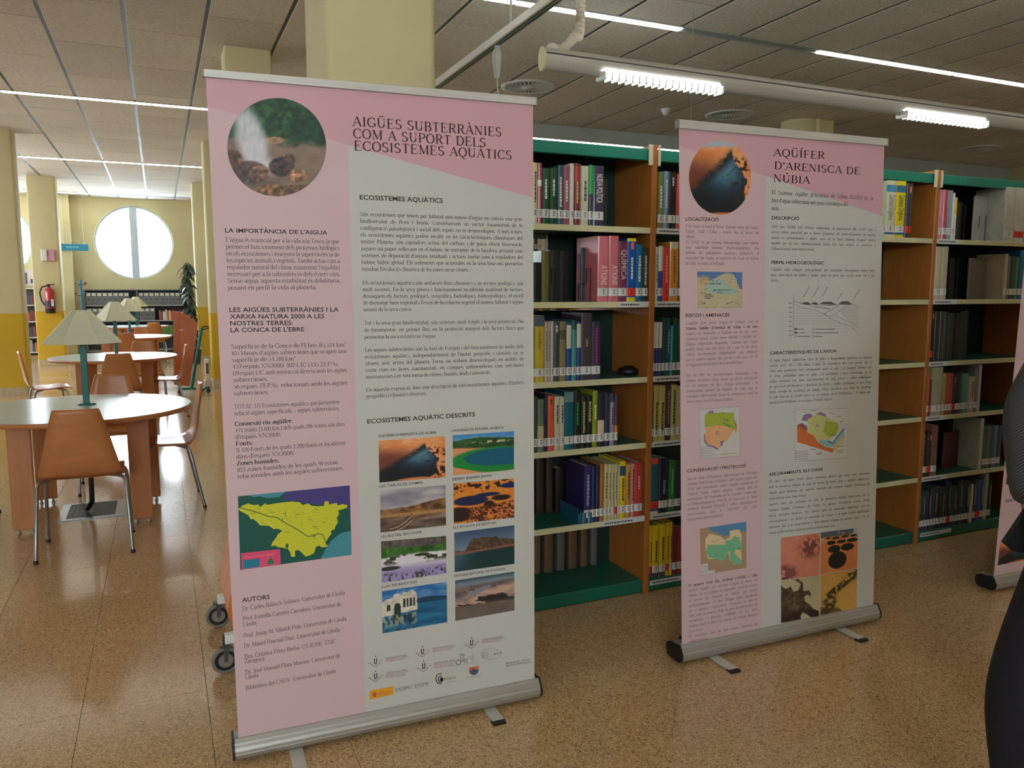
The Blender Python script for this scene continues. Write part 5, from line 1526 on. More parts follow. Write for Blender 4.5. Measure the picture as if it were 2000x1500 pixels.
pr.para(["~Connexió riu-aqüífer:", "474 trams (3.100 km.) dels quals 286 trams són dins", "~d'espais XN2000.", "~Fonts:", "~11.420 Fonts de les quals 2.200 fonts es localitzen", "~dins d'espais XN2000.", "~Zones humides:", "~103 zones humides de les quals 91 estan", "~relacionades amb les aigües subterrànies."],
        (458.7, 832), (673.5, 819.5), (463.4, 934.7), .0128, bold=(0, 3, 6), sx=1.0)
H('AUTORS', (472.7, 1176.5), (526.7, 1169.3), .0145)
for t, a, b in (("Dr. Carles Balasch Solanes. Universitat de Lleida", (473.2, 1193.3), (673.5, 1161.1)), ("Prof. Estrella Carrero Carralero. Universitat de", (474.4, 1212.5), (666.8, 1183.2)), ("Lleida", (474.9, 1224), (501, 1219.8)),
                ("Prof. Josep M. Màsich Polo. Universitat de Lleida", (475.6, 1245.6), (677, 1211.5)), ("Dr. Manel Pascual Diaz. Universitat de Lleida", (476.3, 1265.5), (664, 1233)), ("Dra. Cristina Pérez Bielsa. CN IGME- CSIC", (477.3, 1286.8), (656, 1255.6)),
                ("Zaragoza", (477.3, 1296), (516.5, 1289.5)), ("Dr. José Manuel Plata Moreno. Universitat de", (478.7, 1317), (664.6, 1283.5)), ("Lleida", (479.2, 1327), (505, 1322)), ("Biblioteca del CAFIV. Universitat de Lleida", (479.9, 1347.5), (656, 1314))):
    pr.line(t, a, b, 'text', .0135, 'fit')
for t, a, b in (("AIGÜES SUBTERRÀNIES", (688.5, 245.6), (981.8, 266.8)), ("COM A SUPORT DELS", (689.5, 269.4), (953.6, 287.5)), ("ECOSISTEMES AQUÀTICS", (691.2, 293.2), (1001.9, 311.8))):
    pr.line(t, a, b, 'title', .0275, 'fit', track=.8, pen=(1.9, .7))
H('ECOSISTEMES AQUÀTICS', (702.4, 389.5), (864.9, 396.4), .0145)
pr.para(["Són ecosistemes que tenen per hàbitat una massa d'aigua on conviu una gran", "biodiversitat de flora i fauna. Constitueixen un vector fonamental de la", "configuració paisatgística i social dels espais on es desenvolupen. A més a més,", "els ecosistemes aquàtics poden incidir en les característiques climàtiques del", "nostre Planeta, són captadors actius del carboni i de gasos efecte hivernacle,", "juguen un paper rellevant en el balanç de nutrients de la biosfera, actuant com", "sistemes de depuració d'aigües residuals i actuen també com a reguladors del", "balanç hídric global. Els sediments que acumulen en la seva base ens permeten", "~estudiar l'evolució climàtica de les zones on se situen."], (702.9, 421.6), (1020.5, 431.6), (706.4, 529), .0118, sx=.92)
pr.para(["Els ecosistemes aquàtics són ambients físics dinàmics i, en termes geològics, són", "molt recents. En la seva gènesi i funcionament incideixen multitud de factors,", "destaquen els factors geològics, orogràfics, hidrològics, hidrogeològics, el nivell", "de drenatge base regional i l'estat de la coberta vegetal al mateix hàbitat i aigües", "~amunt de la seva conca."], (707.8, 555.7), (1022.2, 556.9), (709.5, 607.9), .0118, sx=.92)
pr.para(["Tot i la seva gran biodiversitat, són sistemes molt fràgils i la seva protecció s'ha", "de fonamentar, en primer lloc, en la protecció integral dels factors físics que", "~permeten la seva existència: l'aigua."], (710.7, 634.3), (1023, 630.8), (711.5, 661.8), .0118, sx=.92)
pr.para(["Les aigües subterrànies són la font de l'origen i del funcionament de molts dels", "ecosistemes aquàtics, independentment de l'àmbit geogràfic i climàtic on se", "situen; així, arreu del planeta Terra, en trobem desenvolupats en àmbits de", "costa com en àrees continentals, en conques sedimentàries com serralades", "~muntanyoses i en tota mena de climes: humits, àrids i semiàrids."], (712.4, 687.3), (1022.8, 679.5), (714.4, 739.7), .0118, sx=.92)
pr.para(["En aquesta exposició, fem una descripció de vuit ecosistemes aquàtics d'àmbits", "~geogràfics i climàtics diversos."], (714.7, 765), (1023, 749.8), (715, 777.6), .0118, sx=.92)
H('ECOSISTEMES AQUÀTIC DESCRITS', (717.2, 827.2), (927.9, 812.9), .0145)
Z = lambda q, o=(700, 800), s=3.489: (o[0] + q[0] / s, o[1] + q[1] / s)
for t, a, b in (("AQÜÍFER D'ARENISCA DE NÚBIA", (135, 188), (532, 163)), ("LAGUNAS DE ESTAÑA- HUESCA", (637, 151), (990, 129)), ("LAS TABLAS DE DAIMIEL", (143, 532), (443, 503)), ("DESERT BADAIN JARAN", (640, 484), (907, 456)),
                ("ULLALS DEL BALTASAR", (152, 875), (433, 840)), ("ELS ESTANYS DE BASTURS", (646, 813), (940, 777)), ("LLAC DE BANYOLES", (160, 1215), (400, 1180)), ("ENTORN NATURAL DE DOÑANA", (653, 1142), (1000, 1090))):
    H(t, Z(a), Z(b), .0085, 'heading', bold=.008)
PH = [(((137, 212), (590, 182), (592, 460), (143, 497)), ph_nubia, 'photo of blue water between orange dunes'), (((642, 175), (1060, 147), (1060, 410), (645, 448)), ph_lagoon, 'photo of a round teal lagoon'),
      (((147, 550), (594, 513), (597, 788), (150, 838)), ph_daimiel, 'photo of brown reeds under grey clouds'), (((647, 505), (1060, 468), (1062, 735), (650, 780)), ph_badain, 'photo of orange desert with blue lakes'),
      (((153, 898), (597, 860), (600, 1115), (160, 1180)), ph_baltasar, 'photo of a pale pond with green reeds'), (((652, 838), (1062, 787), (1063, 1050), (655, 1107)), ph_basturs, 'photo of bare trees over dark water'),
      (((160, 1238), (602, 1172), (605, 1448), (164, 1525)), ph_banyoles, 'photo of a white lakeside pavilion'), (((658, 1165), (1062, 1103), (1063, 1368), (660, 1440)), ph_donana, 'photo of a grey and pink marsh from above')]
for q, fn, lb in PH: pr.photo(B1, [Z(p_) for p_ in q], fn, 110, 74, label=lb)
pr.disc_photo(B1, (540.5, 287.5), 96.5, 96, ph_waterfall, 64, 230, label='round photo of a waterfall over rocks')
# map of the basin
Z5 = lambda q: (400 + q[0] / 2.776, 640 + q[1] / 2.776)
MP = lambda pts, key, lay: pr.poly([Z5(p_) for p_ in pts], key, lay)
MP([(179, 914), (785, 855), (796, 1231), (193, 1313)], 'mapbg', 2)
MP([(440, 889), (785, 855), (789, 985), (700, 960), (560, 955), (500, 940), (420, 935), (430, 905)], 'mapviolet', 3)
MP([(240, 909), (440, 889), (400, 918), (340, 924), (300, 914), (270, 918)], 'mapsea', 3)
MP([(793, 1100), (740, 1112), (690, 1150), (660, 1190), (628, 1254), (796, 1231)], 'mapsea', 3)
basin = [(182, 982), (200, 966), (235, 952), (265, 962), (290, 958), (300, 972), (330, 950), (335, 960), (400, 950), (450, 944), (475, 942), (515, 946), (530, 962), (560, 952), (580, 966), (645, 966), (650, 940), (672, 942), (672, 958), (715, 950), (720, 965), (745, 955), (772, 962), (772, 975), (745, 985), (722, 990), (728, 1010), (715, 1030), (722, 1055), (708, 1075), (705, 1092), (685, 1100), (684, 1120), (668, 1140), (655, 1165), (670, 1182), (655, 1190), (630, 1190), (620, 1180), (600, 1190), (598, 1205), (592, 1222), (560, 1238), (545, 1240), (528, 1222), (510, 1205), (488, 1208), (490, 1240), (470, 1243), (462, 1215), (448, 1195), (455, 1176), (442, 1168), (436, 1185), (445, 1200), (425, 1192), (400, 1190), (380, 1180), (358, 1186), (368, 1160), (385, 1140), (395, 1120), (415, 1105), (418, 1098), (395, 1090), (375, 1092), (350, 1075), (330, 1072), (300, 1072), (280, 1050), (262, 1035), (250, 1040), (235, 1015), (205, 1000), (190, 992)]
MP(basin, 'basin', 4)
pr.stroke([Z5(p_) for p_ in [(190, 975), (230, 985), (300, 1005), (340, 1022), (390, 1028), (440, 1060), (500, 1092), (555, 1130), (600, 1128), (610, 1115), (640, 1122), (652, 1150), (660, 1180)]], .0022, 'river', 5)
for k in range(60):
    rr = random.Random(k + 700); x, y = rr.uniform(240, 700), rr.uniform(965, 1190)
    if inpoly(np.array([x]), np.array([y]), basin)[0] < .5: continue
    a = rr.choice([0, 0, .3, 1.5]); l = rr.uniform(8, 34)
    pts_ = [(x, y), (x + l * math.cos(a), y + l * math.sin(a) * .9)]
    if inpoly(np.array([pts_[1][0]]), np.array([pts_[1][1]]), basin)[0] > .5:
        pr.stroke([Z5(p_) for p_ in pts_], .0012, 'river' if k % 2 else 'brook', 5)
MP([(197, 1223), (408, 1200), (411, 1281), (200, 1311)], 'legend', 3)
MP([(207, 1260), (296, 1250), (298, 1294), (209, 1308)], 'legendblue', 4)
MP([(357, 1240), (378, 1278), (334, 1284)], 'legendgreen', 4)
pr.head('CONCA DEL EBRO', Z5((214, 1252)), Z5((376, 1231)), .006, 'legendtext', 5)
# logos at the foot
Z8 = lambda q: (690 + q[0] / 5.0, 1200 + q[1] / 5.0)
K = 'logo'
for cx, cy, ln in ((217, 460, 3), (217, 605, 4), (675, 365, 3), (687, 508, 4), (1155, 280, 3)):
    a = lambda x, y: Z8((cx + x, cy + y - x * .16))
    pr.stroke([a(-11, -32), a(-11, 8), a(-6, 20), a(5, 20), a(11, 8), a(11, -32)], .0032, K)
    pr.stroke([a(-54, 8), a(-2, 50), a(48, 12)], .0015, K)
    pr.stroke([a(0, -58), a(0, -46)], .003, K); pr.stroke([a(-58, 4), a(-66, 4)], .003, K); pr.stroke([a(58, 0), a(66, 0)], .003, K)
    tx_ = ["Universitat de Lleida", "Biblioteca i Documentació", "Departament de Química", "Campus de Lleida"][:ln]
    for i, t in enumerate(tx_): pr.line(t, a(98, -10 + 16 * i), a(98 + (205, 225, 190, 200)[i], -10 + 16 * i), 'logotextb' if i == 0 else 'logored', .0048, 'fit')
pr.ell(Z8((1025, 465)), 4.6, 4.8, .0016, K); pr.ell(Z8((1098, 455)), 3, 3.2, .0014, K)
pr.stroke([Z8((1050, 470)), Z8((1048, 400)), Z8((1075, 398)), Z8((1080, 430)), Z8((1060, 436)), Z8((1090, 470))], .0014, K)
pr.ell(Z8((1062, 402)), 5, 3.2, .0016, K, 0, 180)
pr.stroke([Z8((1035, 468)), Z8((1110, 428)), Z8((1150, 424))], .001, K)
for k in range(3): pr.ell(Z8((1140, 428)), 3.4 + 2.2 * k, 4 + 2.4 * k, .0006, K, -60, 60)
pr.stroke([Z8((990, 500)), Z8((1190, 468))], .0007, K)
pr.ell(Z8((1345, 385)), 20, 10.5, .0007, K, n=36)
for i in range(4): pr.line("Recursos", Z8((1258, 382 + 14 * i)), Z8((1318, 373 + 14 * i)), 'logotext', .004, 'fit')
pr.head('RÍUS', Z8((1375, 397)), Z8((1448, 384)), .0075, K, bold=.0)
for k, (rx, w) in enumerate(((2.2, .004), (5, .0035), (8.4, .003))): pr.ell(Z8((860 - k * 6, 634 - k * 4)), rx, rx * 1.2, w, 'logodark', 70, 290)
pr.disc(Z8((862, 634)), 3.4, 4.4, 'logodark')
pr.head('RÍGENS', Z8((882, 644)), Z8((1003, 626)), .0095, 'logogold', bold=.01)
pr.line('projecte social', Z8((915, 664)), Z8((1000, 650)), 'logotext', .0035, 'fit')
pr.poly([Z8(q) for q in ((1129, 517), (1225, 500), (1224, 535), (1129, 548))], 'shieldtop', 3)
pr.poly([Z8(q) for q in ((1129, 548), (1224, 535), (1218, 565), (1200, 585), (1172, 592), (1146, 583), (1133, 568))], 'shieldlow', 3)
pr.disc(Z8((1177, 543)), 2.8, 3.4, 'shieldblue', 4)
pr.line('observatori del paisatge rural', Z8((1108, 622)), Z8((1262, 595)), 'logotext', .0034, 'fit')
pr.poly([Z8(q) for q in ((156, 746), (388, 700), (389, 780), (158, 832))], 'plate', 3)
pr.disc(Z8((207, 780)), 4.4, 5, 'platered', 4); pr.ell(Z8((207, 780)), 3, 3.6, .001, 'logored', lay=5)
for i, t in enumerate(("MINISTERIO", "DE CIENCIA, INNOVACIÓN", "Y UNIVERSIDADES")): pr.line(t, Z8((242, 768 + 14 * i)), Z8((242 + (60, 130, 100)[i], 768 + 14 * i - (12, 25, 20)[i])), 'logotext', .004, 'fit', 4)
pr.head('CSIC', Z8((440, 740)), Z8((567, 717)), .0095, K, bold=.0)
for k in range(3): pr.stroke([Z8((408, 722 + 8 * k)), Z8((430, 718 + 8 * k))], .001, K)
pr.head('IGME', Z8((632, 702)), Z8((735, 682)), .0095, 'logotext', bold=.0)
pr.stroke([Z8((598, 690)), Z8((615, 705)), Z8((622, 680)), Z8((600, 684)), Z8((612, 715))], .001, K)
pr.line('Consejo Superior de Investigaciones', Z8((410, 757)), Z8((500, 742)), 'logotext', .003, 'fit'); pr.line('Instituto Geológico y Minero', Z8((600, 722)), Z8((738, 694)), 'logotext', .0028, 'fit')
pr.head('biblioguies.udl.cat/', Z8((1490, 486)), Z8((1728, 443)), .0062, 'heading', bold=0.0)
pr.head('diamundialdelaigua', Z8((1488, 510)), Z8((1736, 465)), .0062, 'heading', bold=0.0)
PC = {'wedge': ('pink_wedge', PINKD), 'column': ('pink_column', PINK), 'text': ('printed_text', (74, 64, 66)), 'textb': ('printed_bold_text', (50, 40, 42)), 'title': ('printed_title', (62, 22, 34)), 'heading': ('printed_heading', (44, 36, 40)),
      'mapbg': ('map_ground', (6, 84, 72)), 'mapviolet': ('map_violet_area', (70, 58, 128)), 'mapsea': ('map_sea', (66, 142, 158)), 'basin': ('map_basin', (206, 206, 44)), 'river': ('map_river', (28, 60, 70)), 'brook': ('map_brook', (170, 160, 50)),
      'legend': ('map_legend', (226, 74, 122)), 'legendblue': ('legend_blue', (16, 122, 150)), 'legendgreen': ('legend_triangle', (10, 120, 70)), 'legendtext': ('legend_text', (240, 130, 120)),
      'logo': ('logo_mark', (52, 48, 50)), 'logotext': ('logo_text', (96, 92, 94)), 'logotextb': ('logo_name', (60, 56, 60)), 'logored': ('logo_red_text', (176, 110, 116)), 'logodark': ('logo_rings', (40, 34, 30)), 'logogold': ('logo_gold_text', (136, 124, 70)),
      'shieldtop': ('shield_top', (214, 110, 74)), 'shieldlow': ('shield_low', (70, 100, 104)), 'shieldblue': ('shield_drop', (20, 80, 120)), 'plate': ('orange_plate', (232, 160, 30)), 'platered': ('plate_crest', (196, 90, 60))}
pr.flush(B1, PC)

# ---- smaller banner
pr = Print((1.785, 2.400), (2.800, 2.384))
Q2 = [(1326, 251), (1727, 285), (1706, 1189), (1332, 1266)]
B2, c2 = banner('rollup_banner', 'pink and white roll-up banner about the Nubian sandstone aquifer with oval desert photo', pr, Q2, [(1325, 233), (1733, 271)], [(1432, 1308), (1682, 1248)], .080)
H = pr.head
lf = lambda y: 1326 + 6 * (y - 251) / 1015
bx = lambda y: 1495.5 - 10 * (y - 345) / 895
pr.poly([(1326.3, 252), (1500, 266.5), (bx(345) , 344), (lf(285), 285)], 'wedge', 1)
pr.poly([(1500, 266.5), (1727, 286), (1723.5, 422), (bx(345), 344)], 'wedge', 1)
pr.poly([(lf(285), 285), (bx(345), 344), (bx(1233), 1234), (1332, 1266)], 'column', 1)
pr.disc_photo(B2, (1405.8, 347), 60.5, 72.5, ph_nubia_c, 50, 180, label='oval photo of blue water in orange dunes')
for t, a, b in (("AQÜÍFER", (1510.3, 304.6), (1611.7, 310.8)), ("D'ARENISCA DE", (1511.6, 330.1), (1681.9, 341.3)), ("NÚBIA", (1509.7, 354.8), (1582.6, 359.3))): pr.line(t, a, b, 'title', .0275, 'fit', track=.8, pen=(1.9, .7))
pr.para(["El Sistema Aqüífer d'Arenisca de Núbia (SAAN) és la", "~font d'aigua subterrània més gran i estratègica del", "~món."], (1507, 379.5), (1705.3, 391), (1506.6, 410.2), .0150, key='textb', sx=.86)
H('LOCALITZACIÓ', (1339, 430.8), (1403.6, 432), .0125)
pr.para(["Està situat al nord d'Àfrica, abastant àrees del Sudan,", "Egipte, Txad i Líbia, i s'estén fins al desert del", "~Sàhara.", "El SAAN és un sistema hidrogeològic que cobreix", "una superfície immens d'aproximadament dos", "milions de quilòmetres quadrats, incloent-hi el", "nord-oest del Sudan, el nord-est del Txad, el sud-est", "~de Líbia i la major part d'Egipte."], (1339, 443.8), (1482.4, 447.4), (1339, 516.9), .0105, sx=.88, key='soft')
Z1 = lambda q: (1310 + q[0] / 3.845, 230 + q[1] / 3.845)
pr.photo(B2, [Z1(q) for q in ((198, 1155), (537, 1160), (538, 1430), (200, 1433))], ph_map1, 80, 64, 'printed_map', label='small map of north-east Africa')
for t, a, b in (('SISTEMA AQÜÍFER', (288, 1252), (376, 1252)), ('MAR MEDITERRANI', (322, 1298), (448, 1298)), ('ACUÍFER', (256, 1330), (304, 1330)), ('DE NÚBIA', (256, 1344), (318, 1344)), ('LÍBIA', (256, 1359), (300, 1359))): pr.head(t, Z1(a), Z1(b), .005, 'logo', 4)
H('RISCOS I AMENACES', (1339, 619.3), (1424.4, 618), .0125)
pr.para(["L'aqüífer d'on prové l'aigua és conegut com el", "Sistema Aqüífer d'Arenisca de Núbia, i els seus", "orígens es remunten a l'última era de gel, sense", "reposició actual. Conté entre 100.000 i 150.000 km³", "d'aigua subterrània disponible. S'estima que l'aigua", "podria durar uns mil anys, tot i que hi ha altres", "càlculs d'economistes independents que indiquen", "que es podria esgotar dins de 60 o 100 anys. Un 10%".replace('%', ''), "~de l'aigua distribuïda prové de la dessalinització."], (1339.3, 634.1), (1479.9, 630.1), (1339.3, 715.5), .0105, sx=.88, key='soft', bold=(1,))
pr.para(["Des de 2001, les característiques biològiques i els", "entorns terrestres estan tenint un efecte substancial", "en els patrons de flux d'aigua subterrània i la", "potencialitat general de l'aqüífer de Líbia, que es", "considera relativament bona en comparació amb les", "~seves veïnes a l'est d'Owainat o Dakhla."], (1339.7, 736), (1479.4, 730.3), (1340.4, 787), .0105, sx=.88, key='soft')
Z2 = lambda q: (1310 + q[0] / 4.545, 600 + q[1] / 4.545)
M2 = lambda pts, key, lay: pr.poly([Z2(p_) for p_ in pts], key, lay)
M2([(252, 907), (608, 882), (612, 1320), (262, 1350)], 'mapwhite', 2); pr.stroke([Z2(q) for q in [(252, 907), (608, 882), (612, 1320), (262, 1350), (252, 907)]], .0008, 'logotext', 3)
M2([(300, 960), (340, 925), (400, 940), (460, 930), (520, 940), (560, 930), (560, 990), (585, 1040), (560, 1090), (500, 1060), (400, 1045), (302, 1070)], 'lime', 3)
M2([(302, 1070), (400, 1045), (500, 1060), (560, 1090), (540, 1120), (500, 1190), (440, 1200), (460, 1220), (420, 1260), (380, 1235), (330, 1225), (298, 1180), (292, 1130), (318, 1100)], 'peach', 3)
M2([(560, 990), (590, 1060), (580, 1120), (562, 1095), (585, 1040)], 'peach', 4)
M2([(330, 925), (378, 915), (376, 940), (340, 945)], 'violet', 4)
M2([(292, 1130), (300, 1130), (304, 1180), (335, 1220), (385, 1232), (420, 1256), (415, 1268), (375, 1245), (328, 1232), (294, 1190)], 'violet', 4)
M2([(440, 1190), (470, 1180), (458, 1225), (440, 1235)], 'violet', 4)
pr.stroke([Z2(q) for q in [(400, 1130), (402, 1112), (420, 1100)]], .003, 'violet', 5); pr.stroke([Z2(q) for q in [(402, 1112), (425, 1130), (440, 1112)]], .002, 'violet', 5)
for k in range(16):
    q = random.Random(k + 40); x, y = q.uniform(320, 550), q.uniform(950, 1170); pr.stroke([Z2((x, y)), Z2((x + q.uniform(-30, 30), y + q.uniform(-20, 20)))], .0008, 'olivek', 5)
for a, b in (((462, 1025), (505, 1050)), ((500, 1045), (530, 1060)), ((470, 990), (520, 1010))): pr.stroke([Z2(a), Z2(b)], .002, 'river', 5)
for k in range(7): pr.stroke([Z2((270, 1245 + 15 * k)), Z2((285, 1244 + 15 * k))], .0022 if k % 2 else .001, 'logotext', 4); pr.stroke([Z2((290, 1244 + 15 * k)), Z2((370 + 10 * (k % 3), 1236 + 15 * k))], .0008, 'logotext', 4)
M2([(440, 1300), (590, 1288), (590, 1300), (440, 1312)], 'sand', 3)
H('CONSERVACIÓ I PROTECCIÓ', (1341.5, 922.9), (1456.5, 912.2), .0125)
pr.para(["Des de 2006, l'Organisme Internacional de l'Energia", "Atòmica (OIEA) ha col·laborat amb quatre països del", "NSAS per comprendre millor l'aqüífer mitjançant el", "Projecte Núbia. Aquest projecte compta amb la", "participació del Programa de les Nacions Unides per", "al Desenvolupament (PNUD), el Fons per al Medi", "Ambient Mundial (FMAM) i altres organitzacions", "internacionals com la UNESCO així com", "~representants governamentals."], (1341.5, 938.3), (1478.6, 924.5), (1342.1, 1017.1), .0105, sx=.88, key='soft')
Z3 = lambda q: (1290 + q[0] / 3.261, 880 + q[1] / 3.261)
M3 = lambda pts, key, lay: pr.poly([Z3(p_) for p_ in pts], key, lay)
M3([(250, 497), (545, 453), (547, 745), (257, 795)], 'mapsand', 2)
M3([(300, 490), (545, 453), (546, 520), (500, 510), (470, 500), (440, 540), (400, 545), (350, 520), (310, 505)], 'mapblue', 3)
M3([(285, 560), (310, 530), (380, 545), (410, 570), (440, 550), (440, 510), (500, 500), (515, 540), (515, 720), (500, 725), (440, 700), (430, 640), (400, 700), (350, 690), (300, 690), (285, 620)], 'mapcream', 4)
M3([(298, 600), (350, 598), (410, 600), (412, 575), (440, 572), (460, 560), (465, 545), (500, 550), (515, 600), (515, 640), (480, 625), (470, 650), (515, 700), (515, 725), (460, 725), (440, 690), (440, 640), (420, 650), (410, 700), (350, 690), (305, 680), (290, 640)], 'mapgreen', 5)
M3([(257, 725), (300, 718), (303, 765), (345, 760), (345, 778), (257, 792)], 'mapwhite', 4)
for k in range(4): pr.stroke([Z3((264, 738 + 12 * k)), Z3((298, 733 + 12 * k))], .001, 'logotext', 5)
for k in range(10):
    q = random.Random(k + 90); x, y = q.uniform(310, 500), q.uniform(560, 690); pr.stroke([Z3((x, y)), Z3((x + 22, y - 4))], .001, 'river', 6)
pr.para(["El projecte Gran Riu Artificial (GMMR) a Líbia", "utilitza l'aqüífer per extreure d'aigua al desert del", "Sàhara. És un sistema de canonades construït durant", "el govern de Muamar el Gadafi, que extreu", "aproximadament 2,4 km³ d'aigua dolça anualment", "per a consum i agricultura. Consisteix en més de", "1300 pous, la majoria d'ells de més de 500 metres de", "profunditat, i proveeix 6.500.000 m³ (6,5 hm³)", "d'aigua dolça al dia a les ciutats de Trípoli, Bengasi,", "~Sirte i altres.", "És considerat com un dels majors projectes de", "~regadiu del món."], (1344.3, 1146.2), (1479.5, 1124.7), (1345.2, 1255.7), .0105, sx=.88, key='soft', bold=(0,))
H('DESCRIPCIÓ', (1507.1, 428.4), (1561, 429.9), .0125)
pr.para(["Amb uns 150.000 km³ d'aigua subterrània, la importància del SAAN com a", "recurs hídric potencial per a futurs programes de desenvolupament en aquests", "països és extraordinària, i alguns oasis de la regió depenen d'aquest mateix", "aqüífer per al seu subministrament hídric. Els seus orígens es remunten a", "~l'última era de gel, sense reposició actual."], (1506.9, 444.6), (1710.5, 451.1), (1506.4, 488), .0105, sx=.84, key='soft')
H('PERFIL HIDROGEOLÒGIC', (1506.4, 515.3), (1608.6, 516.6), .0125)
pr.para(["L'aqüífer està compost principalment per arenisques ferruginoses dures amb", "gran intercalació de lutites i argiles, amb un gruix que oscil·la entre 140 i 230", "~metres."], (1505.6, 528.6), (1707.9, 530.9), (1505.1, 549.9), .0105, sx=.84, key='soft')
ZQ = lambda q: (1490 + q[0] / 5.0, 400 + q[1] / 5.0)
D = lambda pts, w=.0012, k='diagram', lay=2: pr.stroke([ZQ(p_) for p_ in pts], w, k, lay)
D([(298, 865), (296, 1280)]); D([(300, 938), (370, 962), (500, 970), (620, 985), (740, 975), (860, 970), (945, 1000)], .0016)
for hx, hw, hh in ((425, 45, 16), (508, 38, 14), (632, 82, 20), (805, 70, 24)):
    pr.poly([ZQ((hx - hw, 966)), ZQ((hx - hw * .5, 966 - hh)), ZQ((hx + hw * .4, 966 - hh)), ZQ((hx + hw, 974)), ZQ((hx, 976))], 'hill', 2)
D([(300, 965), (380, 1010), (470, 1015), (600, 1065), (650, 1105), (740, 1150), (800, 1172), (850, 1175), (930, 1260)]); D([(500, 1000), (640, 1010), (660, 1030)]); D([(370, 965), (500, 990), (650, 1020)])
D([(595, 1065), (740, 985)], .0016); D([(645, 1100), (840, 980)], .0016); D([(595, 1065), (645, 1100)], .0014); D([(700, 1080), (800, 1130), (870, 1155), (930, 1205)])
for k in range(18):
    y = 1000 + 12 * k; a = 740 + abs(k - 5) * 6
    if k < 15: D([(min(a + k * 5, 900), y + 4), (930, y + 4)], .0006)
for r_i in range(9):
    y = 1010 + r_i * 25; x1 = min(900, 420 + r_i * 66) if r_i < 7 else 900
    x = 310
    while x < x1:
        if not (r_i >= 7 and x < 640): D([(x, y), (x + 8, y)], .001)
        x += 16
for k in range(8): pr.stroke([ZQ((250, 960 + 45 * k)), ZQ((286, 960 + 45 * k))], .0022, 'diagram', 2)
for (x0_, y0_, x1_, y1_) in ((370, 945, 455, 795), (462, 945, 545, 798), (550, 942, 632, 802), (715, 950, 772, 858), (862, 955, 948, 820)):
    D([(x0_, y0_), (x0_ + (x1_ - x0_) * .25, y0_ + (y1_ - y0_) * .25)], .0008); D([(x0_ + (x1_ - x0_) * .3, y0_ + (y1_ - y0_) * .3), (x1_, y1_)], .0022)
for i, (x, y) in enumerate(((308, 1205), (308, 1240), (308, 1275), (478, 1205), (478, 1240), (478, 1275))):
    D([(x, y), (x + 24, y), (x + 24, y + 18), (x, y + 18), (x, y)], .0012)
    if i < 2: pr.poly([ZQ((x, y)), ZQ((x + 24, y)), ZQ((x + 24, y + 18)), ZQ((x, y + 18))], 'hill', 2)
    D([(x + 32, y + 10), (x + (88, 100, 150, 220, 260, 100)[i], y + 10)], .0024)
H("CARACTERÍSTIQUES DE L'AIGUA", (1503, 692.6), (1633.6, 688), .0125)
pr.para(["El tipus d'aigua subterrània varia de dolça a lleugerament salobrosa (la salinitat", "oscil·la entre 240 i 1300 ppm). L'ordre de dominància dels ions mostra que el", "catió sodi predomina més comunament sobre el calci i el magnesi, mentre que", "el clorur predomina sobre el sulfat i el bicarbonat. L'aigua subterrània té un", "origen meteòric. Les altes concentracions de sodi, clorur i sulfats reflecteixen", "els processos de lixiviació i dissolució de lutites i argiles guixenques, a més d'una", "llarga durada de residència en l'aigua. S'han identificat una línia de recàrrega", "en què data de fa 20.000 anys i es va originar en el Mediterrani, i el segon, que", "~data de fa uns 210.000 anys, es va originar a l'Atlàntic tropical."], (1503, 706.4), (1702.8, 699.8), (1501.8, 788.7), .0105, sx=.84, key='soft')
Z4 = lambda q: (1490 + q[0] / 5.77, 670 + q[1] / 5.77)
M4 = lambda pts, key, lay: pr.poly([Z4(p_) for p_ in pts], key, lay)
M4([(360, 757), (962, 732), (945, 1293), (355, 1335)], 'mapwhite', 2); pr.stroke([Z4(q) for q in [(360, 757), (962, 732), (945, 1293), (355, 1335), (360, 757)]], .0008, 'logotext', 3)
M4([(430, 870), (460, 810), (510, 790), (550, 805), (560, 850), (500, 880)], 'violet', 3); M4([(385, 920), (440, 900), (500, 940), (500, 980), (440, 970)], 'violet', 3)
M4([(590, 800), (650, 775), (700, 800), (720, 840), (660, 820)], 'violet', 3)
M4([(383, 930), (440, 915), (480, 950), (500, 1010), (570, 1040), (620, 1120), (700, 1170), (800, 1190), (780, 1235), (384, 1115)], 'orangek', 3)
M4([(500, 860), (600, 800), (720, 830), (840, 900), (850, 960), (820, 1040), (740, 1090), (640, 1120), (570, 1040), (500, 1010), (510, 940)], 'pearl', 4)
M4([(700, 880), (840, 900), (850, 960), (820, 1040), (740, 1060), (680, 1000)], 'lime', 5)
M4([(620, 1090), (740, 1095), (780, 1120), (910, 950), (912, 1030), (790, 1170), (700, 1170), (630, 1125)], 'aqua', 4)
pr.stroke([Z4(q) for q in [(730, 1108), (782, 1128), (912, 962)]], .004, 'deepblue', 6)
M4([(790, 1170), (912, 1030), (912, 1090), (800, 1225)], 'sand', 3)
pr.stroke([Z4(q) for q in [(590, 950), (605, 910), (628, 950)]], .003, 'violet', 6)
for k in range(14):
    q = random.Random(k + 140); x, y = q.uniform(560, 830), q.uniform(880, 1060); pr.stroke([Z4((x, y)), Z4((x + q.uniform(-40, 40), y + q.uniform(-16, 16)))], .0012, 'olivek', 6)
for k in range(5): pr.stroke([Z4((365, 1222 + 22 * k)), Z4((382, 1221 + 22 * k))], .003, 'logotext', 4); pr.stroke([Z4((390, 1221 + 22 * k)), Z4((500 + 10 * (k % 3), 1214 + 22 * k))], .0014, 'logotext', 4)
